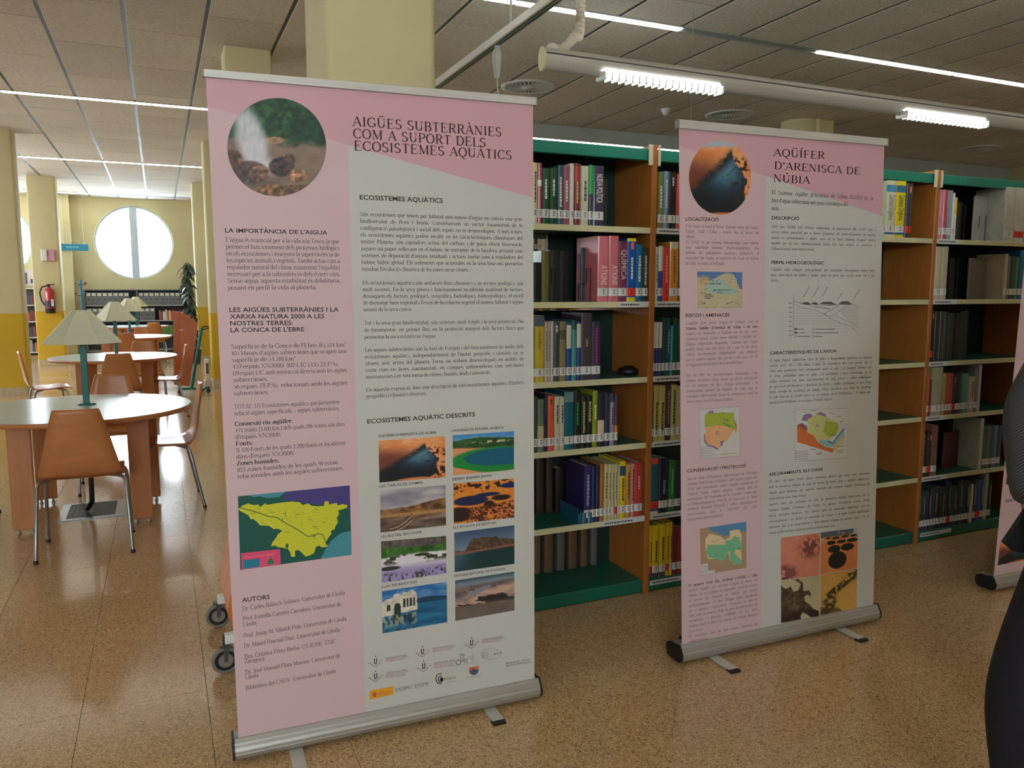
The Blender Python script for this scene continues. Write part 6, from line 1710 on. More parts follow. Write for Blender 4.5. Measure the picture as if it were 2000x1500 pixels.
for a, b in (((530, 1200), (590, 1196)), ((590, 1240), (670, 1232)), ((600, 1255), (665, 1249)), ((830, 830), (880, 826)), ((860, 888), (905, 884)), ((832, 1165), (910, 1158)), ((822, 1215), (908, 1207)), ((835, 1235), (900, 1229)), ((460, 780), (490, 777)), ((545, 763), (600, 760)), ((745, 780), (795, 802))): pr.stroke([Z4(a), Z4(b)], .002, 'logotext', 4)
H('AFLORAMENTS: ELS OASIS', (1501.3, 929.6), (1607, 918.7), .0125)
pr.para(["Els oasis són àrees àrides enmig d'extensos deserts que solen estar associades", "amb la presència d'aigua, ja sigui en forma de fonts, pous o aqüífers subterranis.", "Alguns oasis destacats que podrien dependre del Sistema Aqüífer d'Arenisca de", "~Núbia inclouen: Siwa, Bahia, Kharga.", "Aquests oasis són exemples de com la presència d'aigua subterrània en el", "Sistema Aqüífer d'Arenisca de Núbia ha permès l'existència d'àrees fèrtils", "enmig d'entorns desèrtics. No obstant això, és important mencionar que la", "sobreexplotació i la gestió no sostenible de l'aigua a la regió poden representar", "amenaces per a la disponibilitat a llarg termini d'aigua en aquests oasis i en el", "~conjunt aqüífer en el seu conjunt per preservar aquest recurs vital."], (1501, 942.9), (1698.8, 926), (1501, 1043.5), .0105, sx=.84, key='soft')
for q, fn, lb in ((((767, 555), (1015, 525), (1013, 793), (767, 827)), ph_red, 'aerial photo of red desert'), (((1020, 522), (1257, 492), (1252, 748), (1020, 787)), ph_circles, 'aerial photo of dark round fields'),
                  (((767, 832), (1013, 795), (1010, 1052), (767, 1098)), ph_rock, 'photo of a jagged rock'), (((1020, 790), (1252, 753), (1247, 1003), (1018, 1048)), ph_delta, 'aerial photo of a green river in sand')):
    pr.photo(B2, [Z3(p_) for p_ in q], fn, 80, 86, label=lb)
PC.update({'soft': ('printed_small_text', (104, 92, 94)), 'softb': ('printed_bold_text', (66, 54, 58)), 'textbb': ('printed_bold_text', (50, 40, 42)), 'mapwhite': ('map_paper', (206, 202, 196)), 'lime': ('map_lime_area', (164, 178, 66)), 'peach': ('map_peach_area', (226, 170, 120)), 'violet': ('map_violet_area', (138, 110, 150)),
           'olivek': ('map_line', (90, 100, 50)), 'sand': ('map_sand_area', (200, 186, 130)), 'mapsand': ('map_ground', (172, 142, 112)), 'mapblue': ('map_sea', (86, 140, 180)), 'mapcream': ('map_land', (226, 202, 156)), 'mapgreen': ('map_green_area', (124, 186, 142)),
           'diagram': ('diagram_line', (84, 84, 80)), 'hill': ('diagram_hill', (96, 96, 92)), 'orangek': ('map_orange_area', (206, 110, 58)), 'pearl': ('map_pale_area', (196, 192, 128)), 'aqua': ('map_aqua_area', (146, 184, 184)), 'deepblue': ('map_channel', (20, 80, 150))})
pr.flush(B2, PC)

# ---- third banner, half hidden behind the visitor
pr = Print((3.60, 2.400), (4.60, 2.38))
a3 = pr.P(1940, 1131); t3 = pr.P(1995, 575)
xr = lambda p, w, dz=0: pr.px(p + pr.e * w + np.array([0, 0, dz]))
top = a3 + (t3 - a3) / (t3[2] - a3[2]) * (2.04 - a3[2])
Q3 = [pr.px(top), xr(top, 1.0), xr(a3, 1.0), pr.px(a3)]
tp = np.array([0, 0, .035])
B3, c3 = banner('rollup_banner', 'third pink roll-up banner mostly hidden behind the person at right', pr, Q3, [pr.px(top + tp), pr.px(top + pr.e + tp)], [], .080)
LP = lambda s_, z: pr.px(a3 + (top - a3) * (z - a3[2]) / (top[2] - a3[2]) + pr.e * s_)
pr.poly([LP(0, a3[2]), LP(.37, a3[2]), LP(.37, 2.03), LP(0, 2.03)], 'column', 1)
zz = [pr.P(1960, y)[2] for y in (912, 948, 1058, 1102, 982)]
pr.photo(B3, [LP(.022, zz[0]), LP(.30, zz[0]), LP(.30, zz[1]), LP(.022, zz[1])], ph_badain, 60, 40)
pr.photo(B3, [LP(.022, zz[2]), LP(.30, zz[2]), LP(.30, zz[3]), LP(.022, zz[3])], ph_nubia, 60, 40)
pr.head('SISTEMA', LP(.03, zz[4]), LP(.2, zz[4]), .014)
pr.flush(B3, PC)
for s_ in (.2, .8):
    p = np.array([3.6, 2.4, 0]) + pr.e * s_
    m_ = MB().bbox((p[0] - .02, 2.28, .0035), (p[0] + .02, 2.59, .0095), .001)
    f_ = part(m_, 'foot', ALUT, B3); part(MB().bbox((p[0] - .022, 2.262, .0005), (p[0] + .022, 2.292, .011), .002), 'foot_cap', BLACKP, f_)
# ------------------------------------------------------------------ reading tables, lamps, chairs
LAMT = mat('pale_blue_laminate', (176, 192, 192), 0.22, noise=(3, .02), spec=.6)
SHADE = mat('lamp_shade_sheet', (222, 222, 190), 0.55, noise=(3, .02)); SHADE.node_tree.nodes['Principled BSDF'].inputs['Transmission Weight'].default_value = 0.3
SEAM = mat('shade_seam', (232, 230, 196), 0.4)
TX = -0.49


def make_table():
    r = empty('reading_table', (0, 0, 0), 0, 'x', 'table', 'round reading tables in a row')
    MB().lathe([(.648, -.003), (.65, 0), (.648, .0012), (0, .0012)], (0, 0, .7205), 64, smooth=False).build('table_top', LAMT, r)
    MB().lathe([(.0, -.030), (.645, -.030), (.652, -.026), (.652, -.003), (.648, 0)], (0, 0, .7205), 64).build('edge_band', WOODT, r)
    for (x, y, a) in ((-.31, -.22, .0), (.33, -.25, .0), (-.28, .53, .15), (.37, .30, -.1)):
        m = MB().bbox((-.062, -.02, .028), (.062, .02, .690), .004)
        o = m.build('leg', WOODT, r); o.location = (x, y, 0); o.rotation_euler = (0, 0, a)
        f = MB().lathe([(.012, 0), (.014, .004), (.008, .008), (.008, .030)], (-.035, 0, 0), 10).lathe([(.012, 0), (.014, .004), (.008, .008), (.008, .030)], (.035, 0, 0), 10)
        f.build('glide', STEEL, o)
    return r


def make_lamp():
    r = empty('table_lamp', (0, 0, 0), 0, 'x', 'lamp', 'green post lamps with pale shades')
    MB().bbox((-.019, -.012, .0), (.019, .012, .44), .003).build('post', TEAL, r)
    MB().lathe([(.055, 0), (.055, .006), (.03, .010), (.0, .010)], (0, 0, 0), 20).build('base_plate', TEAL, r)
    n = 8; R0, R1, z0, z1 = .238, .055, .400, .600
    off = math.radians(22.5 + 3)
    for k in range(n):
        a, b = off + 2 * PI * k / n, off + 2 * PI * (k + 1) / n
        q = lambda R, t, z: Vector((R * math.cos(t), R * math.sin(t), z))
        p = [q(R0, a, z0), q(R0, b, z0), q(R1, b, z1), q(R1, a, z1)]
        m = MB(); nn = (p[1] - p[0]).cross(p[3] - p[0]).normalized() * -.003
        m.prism(p, nn).build('shade_panel', SHADE, r)
        m = MB(); d = (q(R1, a, z1) - q(R0, a, z0)).normalized(); o_ = Vector((math.cos(a), math.sin(a), 0)) * .0015
        m.tube([q(R0, a, z0) + o_, q(R1, a, z1) + o_], .0036, 6).build('seam', SEAM, r)
    MB().lathe([(.055, .598), (.055, .604), (0, .606)], (0, 0, 0), 8, a0=off, smooth=False).build('shade_cap', SHADE, r)
    return r


def make_chair():
    r = empty('plywood_chair', (0, 0, 0), 0, 'x', 'chair', 'plywood chairs around the reading tables')
    prof = [(-.235, .825, .108), (-.232, .80, .118), (-.215, .70, .145), (-.198, .60, .17), (-.186, .52, .19), (-.172, .47, .203), (-.145, .443, .208), (-.11, .434, .209), (0, .436, .206), (.12, .446, .203), (.18, .444, .201), (.205, .430, .198)]

    def sheet(pr_, nm):
        m = MB(); vs = []; n = 6
        for (y, z, w) in pr_:
            for k in range(n + 1):
                t = -1 + 2 * k / n; vs.append((t * w, y - (.018 * (1 - t * t) if z > .5 else 0), z - (.006 * (1 - t * t) if z <= .5 else 0)))
        N = len(pr_)
        m.add(vs, [(i * (n + 1) + k, i * (n + 1) + k + 1, (i + 1) * (n + 1) + k + 1, (i + 1) * (n + 1) + k) for i in range(N - 1) for k in range(n)], 0, True)
        o = m.build(nm, WOODC, r)
        sd = o.modifiers.new('thickness', 'SOLIDIFY'); sd.thickness = .010; sd.offset = 0
        bv = o.modifiers.new('bevel', 'BEVEL'); bv.width = .012; bv.segments = 2; bv.affect = 'VERTICES'
        o.modifiers.remove(bv)
    sheet(prof[:7], 'backrest'); sheet(prof[6:], 'seat')
    for sx in (-1, 1):
        lg = MB().tube([(sx * .13, -.06, .424), (sx * .18, -.10, .422), (sx * .205, -.125, .415), (sx * .216, -.14, .395), (sx * .234, -.215, .012)], .0105, 10).build('leg', STEEL, r)
        MB().lathe([(.0125, 0), (.0125, .014), (.010, .02)], (sx * .234, -.216, 0), 10).build('foot_cap', BLACKP, lg)
        lg = MB().tube([(sx * .13, .08, .424), (sx * .18, .12, .422), (sx * .20, .14, .415), (sx * .208, .15, .395), (sx * .222, .19, .012)], .0105, 10).build('leg', STEEL, r)
        MB().lathe([(.0125, 0), (.0125, .014), (.010, .02)], (sx * .222, .191, 0), 10).build('foot_cap', BLACKP, lg)
    MB().tube([(-.14, -.06, .424), (.14, -.06, .424)], .009, 8).tube([(-.14, .08, .424), (.14, .08, .424)], .009, 8).tube([(-.05, -.06, .424), (-.05, .08, .424)], .008, 8).tube([(.05, -.06, .424), (.05, .08, .424)], .008, 8).build('underframe', STEEL, r)
    return r


t0 = make_table(); l0 = make_lamp(); ch0 = make_chair()
TY = [5.60, 9.85, 14.1, 18.2]
tlab = ['nearest round reading table with pale blue top and orange chair in front', 'second round reading table in the row, behind the nearest', 'third round table, its bright top just seen beside a chair back', 'farthest round reading table before the grey bookshelf']
llab = ['nearest table lamp with broad faceted pale green shade', 'second table lamp from the viewer with pale green shade', 'third table lamp from the viewer, shade overlapping the farthest', 'farthest table lamp, half hidden behind the third']
for i, y in enumerate(TY):
    t = t0 if i == 0 else copy_tree(t0); t.location = (TX, y, 0); t['label'] = tlab[i]
    l = l0 if i == 0 else copy_tree(l0); l.location = (TX + (.03, .02, .03, .04)[i], y + .1, .7222); l['label'] = llab[i]
CH = [(-.435, 4.955, 0, 'plywood chair with its back to the viewer at the nearest table'),
      (-.01, 5.78, 92, 'shiny plywood chair seen side-on right of the nearest table'),
      (-.36, 6.42, 180, 'plywood chair facing the viewer behind the nearest table'),
      (-1.22, 5.75, -90, 'plywood chair at the left picture edge beside the nearest table'),
      (-.42, 9.05, 4, 'plywood chair with its back to the viewer at the second table'),
      (.02, 9.95, 92, 'plywood chair right of the second table with a bright seat'),
      (-1.12, 9.55, -78, 'plywood chair seen side-on left of the second table'),
      (-.20, 10.70, 184, 'plywood chair facing the viewer behind the second table'),
      (-.50, 13.35, 2, 'plywood chair with its back to the viewer at the third table'),
      (-.30, 14.95, 180, 'plywood chair facing the viewer behind the third table'),
      (-.15, 17.45, 6, 'plywood chair in front of the farthest table')]
for i, (x, y, a, lb) in enumerate(CH):
    c = ch0 if i == 0 else copy_tree(ch0)
    c.location = (x, y, 0); c.rotation_euler = (0, 0, math.radians(a)); c['label'] = lb
# floor box and ribbed cable under the first table
r = empty('floor_socket_box', (-.47, 5.78, 0), 0, 'open floor socket box with white metal rim under the nearest table', 'floor box')
m_ = MB()
bx0, bx1, by0, by1 = -.66, -.24, 5.56, 6.0
for a, b in (((bx0, by0, .0005), (bx1, by0 + .045, .006)), ((bx0, by1 - .03, .0005), (bx1, by1, .006)), ((bx0, by0 + .045, .0005), (bx0 + .05, by1 - .03, .006)), ((bx1 - .09, by0 + .045, .0005), (bx1, by1 - .03, .006))): m_.bbox(a, b, .001)
part(m_, 'metal_rim', STEEL, r)
part(MB().box((bx0 + .05, by0 + .045, .0005), (bx1 - .09, by1 - .03, .002)), 'dark_well', BLACKP, r)
g_ = MB()
for k in range(9): g_.box((bx0 + .07 + .03 * k, by0 + .06, .002), (bx0 + .078 + .03 * k, by1 - .05, .0035))
part(g_, 'grille', DGREEN, r)
cc = [Vector((-.46, 5.66, .69)), Vector((-.46, 5.66, .4)), Vector((-.46, 5.67, .2)), Vector((-.465, 5.70, .08)), Vector((-.50, 5.76, .02))]
fine = []
for a, b in zip(cc[:-1], cc[1:]):
    n = int((b - a).length / .006)
    for k in range(n): fine.append(a.lerp(b, k / n))
m_ = MB().tube(fine, .016, 10, rs=[.0175 if k % 2 else .0135 for k in range(len(fine))])
tag(m_.build('power_cable', BLACKP, None, (-.46, 5.66, .4)), 'ribbed black cable running from nearest table down to floor box', 'cable')

# ------------------------------------------------------------------ book trolley behind the big banner
TRW = mat('trolley_wood', (206, 116, 40), 0.4, noise=(6, .08), stretch=(4, 4, .8))
r = empty('book_trolley', (.42, 3.30, 0), 0, 'orange wooden book trolley on grey castors behind the big banner', 'trolley')
xa, xb = .185, .545
prof = lambda x: [(x, 2.99, .20), (x, 3.03, .175), (x, 3.28, .115), (x, 3.58, .20), (x, 3.46, .98), (x, 3.1, .98)]
tri = lambda x: [(x, 3.02, .17), (x, 3.14, .12), (x, 3.40, .12), (x, 3.50, .45), (x, 3.30, .80), (x, 3.16, .80), (x, 3.0, .36)]
for sx_, x_ in ((1, 0), (-1, .73)):
    pv = [(x_ + sx_ * a, 3.04, b) for a, b in ((.262, .58), (.177, .245), (.207, .125), (.229, .127), (.200, .247), (.284, .575))]
    part(MB().prism(pv, (0, .46, 0)), 'side_panel', TRW, r)
for z, i_ in ((.155, .045), (.40, .065)): part(MB().bbox((xa + i_, 3.05, z), (xb - i_, 3.49, z + .018), .003), 'shelf', TRW, r)
fr = MB().bbox((xa - .020, 3.04, .116), (xb + .02, 3.075, .152), .003).bbox((xa - .020, 3.46, .116), (xb + .02, 3.495, .152), .003).bbox((xa + .02, 3.06, .126), (xa + .045, 3.48, .146), .003).bbox((xb - .03, 3.06, .126), (xb - .005, 3.48, .146), .003)
part(fr, 'metal_frame', WHITEP, r)
part(MB().box((xa - .026, 3.045, .118), (xa - .020, 3.07, .150)), 'tube_plug', BLACKP, r)
TY_ = mat('grey_tyre', (120, 114, 104), .6)
for (x, y) in ((.166, 3.05), (.168, 3.50), (.53, 3.05), (.53, 3.49)):
    c = MB()
    for (Ro, Ri, w) in ((.052, .040, .022),):
        vs = []; n = 28
        for k in range(n):
            t = 2 * PI * k / n
            for (R_, s_) in ((Ri, -w / 2), (Ro - .004, -w / 2), (Ro, -w / 2 + .005), (Ro, w / 2 - .005), (Ro - .004, w / 2), (Ri, w / 2)):
                vs.append((x + R_ * math.cos(t) * 1.0, y + s_, .053 + R_ * math.sin(t)))
        # wheels roll along x, axle along y
        c.add(vs, [(6 * k + i, 6 * ((k + 1) % n) + i, 6 * ((k + 1) % n) + (i + 1) % 6, 6 * k + (i + 1) % 6) for k in range(n) for i in range(6)], 0, True)
    w = part(c, 'castor', TY_, r)
    h = MB(); n = 24
    for (rr0, rr1, dy, mi) in ((.0, .040, .008, 0),):
        a = [(x + rr1 * math.cos(2 * PI * k / n), y - dy, .053 + rr1 * math.sin(2 * PI * k / n)) for k in range(n)]
        h.prism(a, (0, 2 * dy, 0))
    part(h, 'hub', BLACKP, w)
    h = MB(); a = [(x + .027 * math.cos(2 * PI * k / n), y - .0095, .053 + .027 * math.sin(2 * PI * k / n)) for k in range(n)]; h.prism(a, (0, .019, 0))
    part(h, 'hub_cap', mat('castor_grey', (128, 122, 112), .5), w)
    part(MB().prism([(x - .006, y - .015, .050), (x + .006, y - .015, .050), (x + .016, y - .015, .112), (x - .008, y - .015, .112)], (0, .003, 0)).prism([(x - .006, y + .013, .050), (x + .006, y + .013, .050), (x + .016, y + .013, .112), (x - .008, y + .013, .112)], (0, .003, 0)).box((x - .02, y - .017, .108), (x + .02, y + .017, .116)), 'fork', mat('dark_steel', (92, 90, 86), .4, .5), w)

# ------------------------------------------------------------------ leaning orange display boards
r = empty('display_board_stand', (.32, 12.1, 0), 0, 'leaning orange boards in a green metal frame near the pillar', 'display board')
BO = mat('orange_board', (190, 104, 58), .35, noise=(5, .06), stretch=(4, 4, .8))
bo = []
base = [(-.03, .06), (.0, .02), (.03, -.02)]
for i in range(3):
    dx = i * .045; y = 12.18 - i * .05
    z1 = 1.165 - i * .05
    pl = [(.135 + dx, y, .12), (.245 + dx, y, .09), (.40 + dx, y, z1 - .07), (.17 + dx, y, z1 + .01)]
    o = part(MB().prism(pl, (0, .018, 0)), 'board', BO, r)
    hs = MB()
    for (hx, hz) in ((.16, .90), (.20, .60), (.15, .32)):
        c0 = (.07 + hx + dx * .5, y - .0022, hz); hs.prism([(c0[0] + .014 * math.cos(k * PI / 5), c0[1], c0[2] + .014 * math.sin(k * PI / 5)) for k in range(10)], (0, .002, 0))
    part(hs, 'screw_cover', PALE, o)
part(MB().tube([(.36, 12.0, .08), (.53, 12.02, .93)], .022, 10), 'upright', TEAL, r)
part(MB().tube([(.53, 12.02, .92), (.56, 12.03, .945), (.62, 12.03, .94), (.63, 12.03, .92), (.58, 12.03, .91), (.53, 12.02, .90)], .008, 8), 'handle', BLACKP, r)
part(MB().bbox((.18, 11.96, .055), (.60, 12.0, .085), .006).bbox((.50, 11.85, .055), (.54, 12.25, .085), .006), 'foot_frame', TEAL, r)
for (x, y) in ((.20, 11.97), (.58, 11.97), (.52, 12.22)):
    part(MB().tube([(x, y - .012, .028), (x, y + .012, .028)], .0275, 16), 'castor', BLACKP, r)

# ------------------------------------------------------------------ far end of the room
GS = mat('grey_shelf_metal', (92, 98, 108), .5, noise=(5, .04))
GSL = mat('grey_shelf_light', (160, 166, 170), .45)
r = empty('shelving_unit', (-.45, 20.6, 0), 0, 'wide low grey shelving unit under the round window', 'bookcase')
for x in (-1.56, -.47, .63): part(MB().bbox((x - .02, 20.4, 0), (x + .02, 20.78, 1.475), .003), 'side_panel', GS, r)
part(MB().box((-1.54, 20.76, .05), (.61, 20.78, 1.46)), 'back_panel', mat('grey_back', (74, 80, 92), .6), r)
part(MB().bbox((-1.57, 20.39, 1.455), (.64, 20.79, 1.48), .003), 'top_panel', GS, r)
for z in (1.12, .76, .42, .08):
    for a, b in ((-1.54, -.49), (-.45, .61)): part(MB().bbox((a, 20.4, z - .025), (b, 20.76, z), .003), 'shelf', GSL, r)
BX = mat('grey_box_card', (108, 114, 120), .6, noise=(5, .05))


def mbox(x, y, z, w=.108, h=.29, c=BX, lb='grey magazine box with white label on the grey shelving unit'):
    m = MB(); m.add([(0, 0, 0), (w, 0, 0), (w, .25, 0), (0, .25, 0), (0, 0, h), (w, 0, h), (w, .25, h * .9), (0, .25, h * .9)], [(0, 3, 2, 1), (4, 5, 6, 7), (0, 1, 5, 4), (1, 2, 6, 5), (2, 3, 7, 6), (3, 0, 4, 7)])
    o = m.build('magazine_box', c); o.location = (x, y, z)
    MB().box((w * .15, -.003, h * .74), (w * .85, -.0005, h * .95)).build('label_card', PAPER, o)
    MB().prism([(w / 2 + .016 * math.cos(k * PI / 5), -.002, h * .45 + .016 * math.sin(k * PI / 5)) for k in range(10)], (0, .0015, 0)).build('finger_hole', BLACKP, o)
    return tag(o, lb, 'box', 'grey magazine boxes under the round window')


first = None
for (z, x0, n) in ((1.1205, -1.53, 8), (1.1205, -.44, 9), (.7605, -1.53, 5), (.7605, -.44, 3)):
    for k in range(n):
        if first is None: first = mbox(0, 0, 0)
        lb_ = 'grey magazine box, %s from left, %s row, %s half of the unit' % (ORD[k], 'upper' if z > 1 else 'lower', 'left' if x0 < -1 else 'right')
        o = first if (z == 1.1205 and x0 == -1.53 and k == 0) else copy_tree(first)
        o.location = (x0 + .112 * k, 20.42, z); o['label'] = lb_
rr = random.Random(33)
x = .0
cf = [(226, 220, 214), (150, 60, 60), (220, 200, 190), (200, 120, 70), (90, 90, 110), (230, 226, 220), (180, 90, 80)]
for z, xs, xe, cs, lb in ((.7605, -.02, .56, cf, 'small book, middle shelf of the grey unit'), (.4205, -.40, .0, [(150, 50, 54), (120, 40, 46), (170, 70, 60)], 'dark red book low on the grey unit'), (.4205, .02, .58, [(90, 140, 84), (80, 130, 90), (110, 150, 90)], 'green volume low on the grey unit'), (.4205, -1.5, -.6, [(190, 60, 60), (220, 214, 200), (150, 150, 150)], 'book low at the left of the grey unit')):
    x = xs; n_ = 0
    while x < xe:
        w = rr.uniform(.025, .045); n_ += 1
        o = book(w, rr.uniform(.19, .25), .18, rr.choice(cs), x=x, y=20.43, z=z, lab=False, label=lb + ', %s from left' % ORD[n_ - 1], group=lb + 's'); x += w + .002
# bookshelf between the left pillars
r = empty('white_bookshelf', (-2.72, 19.8, 0), 0, 'narrow white bookshelf glimpsed between the two left pillars', 'bookcase')
xa, xb = -3.35, -2.10
for x in (xa, xb): part(MB().bbox((x - .015, 19.6, 0), (x + .015, 19.9, 1.52), .003), 'side_panel', WHITEP, r)
part(MB().box((xa, 19.88, .05), (xb, 19.9, 1.5)), 'back_panel', GS, r)
for z in (1.505, 1.15, .80, .46, .14): part(MB().bbox((xa + .015, 19.6, z - .02), (xb - .015, 19.88, z), .003), 'shelf', WHITEP, r)
cs = [(60, 80, 100), (40, 60, 70), (150, 160, 170), (120, 60, 60), (70, 100, 90), (214, 120, 70), (90, 90, 96)]
for z in (1.1505, .8005, .4605, .1405):
    x = -2.62; n_ = 0
    while x < -2.17:
        w = rr.uniform(.035, .055); n_ += 1; lb = 'book on the narrow white bookshelf, %s from left, %s' % (ORD[n_ - 1], {1.1505: 'top row', .8005: 'second row', .4605: 'third row', .1405: 'lowest row'}[z])
        book(w, rr.uniform(.18, .27), .18, rr.choice(cs), x=x, y=19.62, z=z, lab=False, label=lb, group='books on the narrow white bookshelf'); x += w + .002
# posters and boxes
PP = Print((-3.0, 20.98), (-1.8, 20.98))
r = empty('poster', (-2.62, 20.97, 1.75), 0, 'small pale poster above the narrow white bookshelf', 'poster')
part(MB().box((-2.86, 20.975, 1.56), (-2.46, 20.985, 1.94)), 'sheet', mat('poster_paper', (220, 206, 206), .6), r)
part(MB().box((-2.80, 20.972, 1.60), (-2.72, 20.974, 1.86)).box((-2.66, 20.972, 1.62), (-2.55, 20.974, 1.72)), 'print', mat('poster_ink', (90, 90, 110), .6), r)
r = empty('wall_box', (-1.93, 17.58, 2.05), 0, 'pink and white box fixed high on the extinguisher pillar', 'box')
q = aty(82, 510, 17.62); q2 = aty(107, 488, 17.62)
part(MB().bbox((q[0], 17.50, q[2]), (q[0] + (q2[0] - q[0]) * .45, 17.619, q2[2]), .01), 'white_case', WHITEP, r)
part(MB().bbox((q[0] + (q2[0] - q[0]) * .45 + .002, 17.54, q[2]), (q2[0], 17.619, q2[2]), .01), 'pink_case', mat('pink_plastic', (206, 150, 176), .4), r)
q = aty(120, 490, 20.9); q2 = aty(174, 478, 20.9)
r = empty('wall_sign', ((q[0] + q2[0]) / 2, 20.9, q[2]), 0, 'blue sign hanging left of the round window', 'sign')
part(MB().bbox((q[0], 20.71, q[2]), (q2[0], 20.735, q2[2]), .003), 'panel', mat('sign_blue', (34, 130, 160), .4), r)
m_ = MB(); x = q[0] + .12
while x < q2[0] - .2: m_.box((x, 20.707, q[2] + .06), (x + .05, 20.7095, q[2] + .10)); x += .065
part(m_, 'lettering', mat('sign_text', (110, 180, 200), .5), r)
part(MB().tube([(q[0] + .1, 20.72, q2[2]), (q[0] + .1, 20.72, HC)], .004, 6).tube([(q2[0] - .1, 20.72, q2[2]), (q2[0] - .1, 20.72, HC)], .004, 6), 'hanger', GSL, r)
# extinguisher
RED = mat('extinguisher_red', (176, 34, 48), .3, coat=.4)
q = aty(99, 612, 17.5); ex_, ey_, ez_ = q[0], 17.50, q[2]
r = empty('fire_extinguisher', (ex_, ey_, ez_), 0, 'red fire extinguisher hung on the pillar between the left shelves', 'fire extinguisher')
part(MB().lathe([(.078, 0), (.085, .01), (.085, .10)], (ex_, ey_, ez_), 22), 'base_ring', BLACKP, r)
part(MB().lathe([(.085, .10), (.085, .40), (.07, .46), (.03, .49), (.03, .50)], (ex_, ey_, ez_), 22), 'cylinder', RED, r)
part(MB().lathe([(.0865, .12), (.0865, .24)], (ex_, ey_, ez_), 22), 'instruction_label', mat('ext_label', (60, 50, 80), .5), r)
part(MB().box((ex_ + .03, ey_ - .094, ez_ + .14), (ex_ + .075, ey_ - .088, ez_ + .27)), 'tag_card', PAPER, r)
part(MB().bbox((ex_ - .02, ey_ - .02, ez_ + .50), (ex_ + .02, ey_ + .02, ez_ + .54), .004).bbox((ex_ - .03, ey_ - .012, ez_ + .54), (ex_ + .10, ey_ + .012, ez_ + .56), .004), 'valve', BLACKP, r)
part(MB().tube([(ex_ - .02, ey_, ez_ + .53), (ex_ - .12, ey_, ez_ + .50), (ex_ - .16, ey_, ez_ + .40), (ex_ - .14, ey_ - .02, ez_ + .26), (ex_ - .09, ey_ - .04, ez_ + .16)], .014, 8), 'hose', BLACKP, r)
part(MB().box((ex_ - .05, ey_ + .08, ez_ + .1), (ex_ + .05, ey_ + .119, ez_ + .45)), 'wall_bracket', BLACKP, r)
# coat stand
cx, cy = -1.50, 19.0
r = empty('coat_stand', (cx, cy, 0), 0, 'slim blue-green coat stand left of the grey shelving unit', 'coat stand')
part(MB().tube([(cx, cy, .03), (cx, cy, 1.68)], .022, 12), 'pole', mat('coat_stand_blue', (16, 112, 140), .4), r)
part(MB().lathe([(.20, 0), (.20, .015), (.04, .035), (0, .035)], (cx, cy, 0), 24), 'base', mat('coat_stand_blue', (16, 112, 140), .4), r)
for k in range(4):
    for z in (1.58, 1.36):
        a = PI / 4 + k * PI / 2; d = Vector((math.cos(a), math.sin(a), 0))
        c0 = Vector((cx, cy, z)); part(MB().tube([c0, c0 + d * .09 - Vector((0, 0, .01)), c0 + d * .13 + Vector((0, 0, .03))], .008, 6).lathe([(.0, -.018), (.016, -.01), (.018, 0), (.012, .012), (0, .018)], tuple(c0 + d * .13 + Vector((0, 0, .035))), 8), 'hook', BLACKP, r)
# tall plant
LEAFM = mat('dark_leaf', (50, 66, 52), .4, noise=(6, .2)); STEMM = mat('plant_stem', (84, 70, 54), .7)
px_, py_ = .58, 17.05
r = empty('potted_plant', (px_, py_, 0), 0, 'tall dark-leaved potted plant beside the grey shelving unit', 'plant')
part(MB().lathe([(.12, 0), (.15, .26), (.16, .28), (.14, .28), (.135, .25), (0, .25)], (px_, py_, 0), 20), 'pot', mat('plant_pot', (70, 60, 56), .6), r)
part(MB().tube([(px_, py_, .25), (px_ - .01, py_, .9), (px_ - .03, py_, 1.5), (px_ - .05, py_, 1.9)], .014, 8), 'stem', STEMM, r)
rr = random.Random(77); lf0 = None
for k in range(90):
    z = .45 + 1.6 * k / 90; a = k * 2.4; L_ = rr.uniform(.20, .34)
    if lf0 is None:
        pts_ = [(0, 0, 0), (.3, .13, .03), (.6, .12, 0), (1, 0, -.18), (.6, -.12, 0), (.3, -.13, .03)]
        lf0 = MB().add(pts_, [(0, 1, 5), (1, 2, 4, 5), (2, 3, 4)]).build('leaf', LEAFM, r); o = lf0
    else: o = lf0.copy(); COL.objects.link(o)
    o.location = (-.04 * (z - .5), 0, z); o.scale = (L_, L_ * 1.3, L_); o.rotation_euler = (rr.uniform(-.5, .5), rr.uniform(.3, 1.1), a)
# slim white bin beside the pillar
q = aty(408, 706, 12.9)
r = empty('soap_dispenser', (.63, 12.75, .0), 0, 'small grey and white pedestal bin at the foot of the pillar', 'bin')
part(MB().bbox((.56, 12.72, 0.0), (.67, 12.84, .10), .008), 'base', PALE, r)
part(MB().bbox((.58, 12.74, .10), (.65, 12.82, .42), .012), 'body', WHITEP, r)
part(MB().bbox((.595, 12.735, .2), (.635, 12.7395, .36), .001), 'window', mat('bin_window', (90, 90, 96), .4), r)
r.name = 'pedestal_bin'

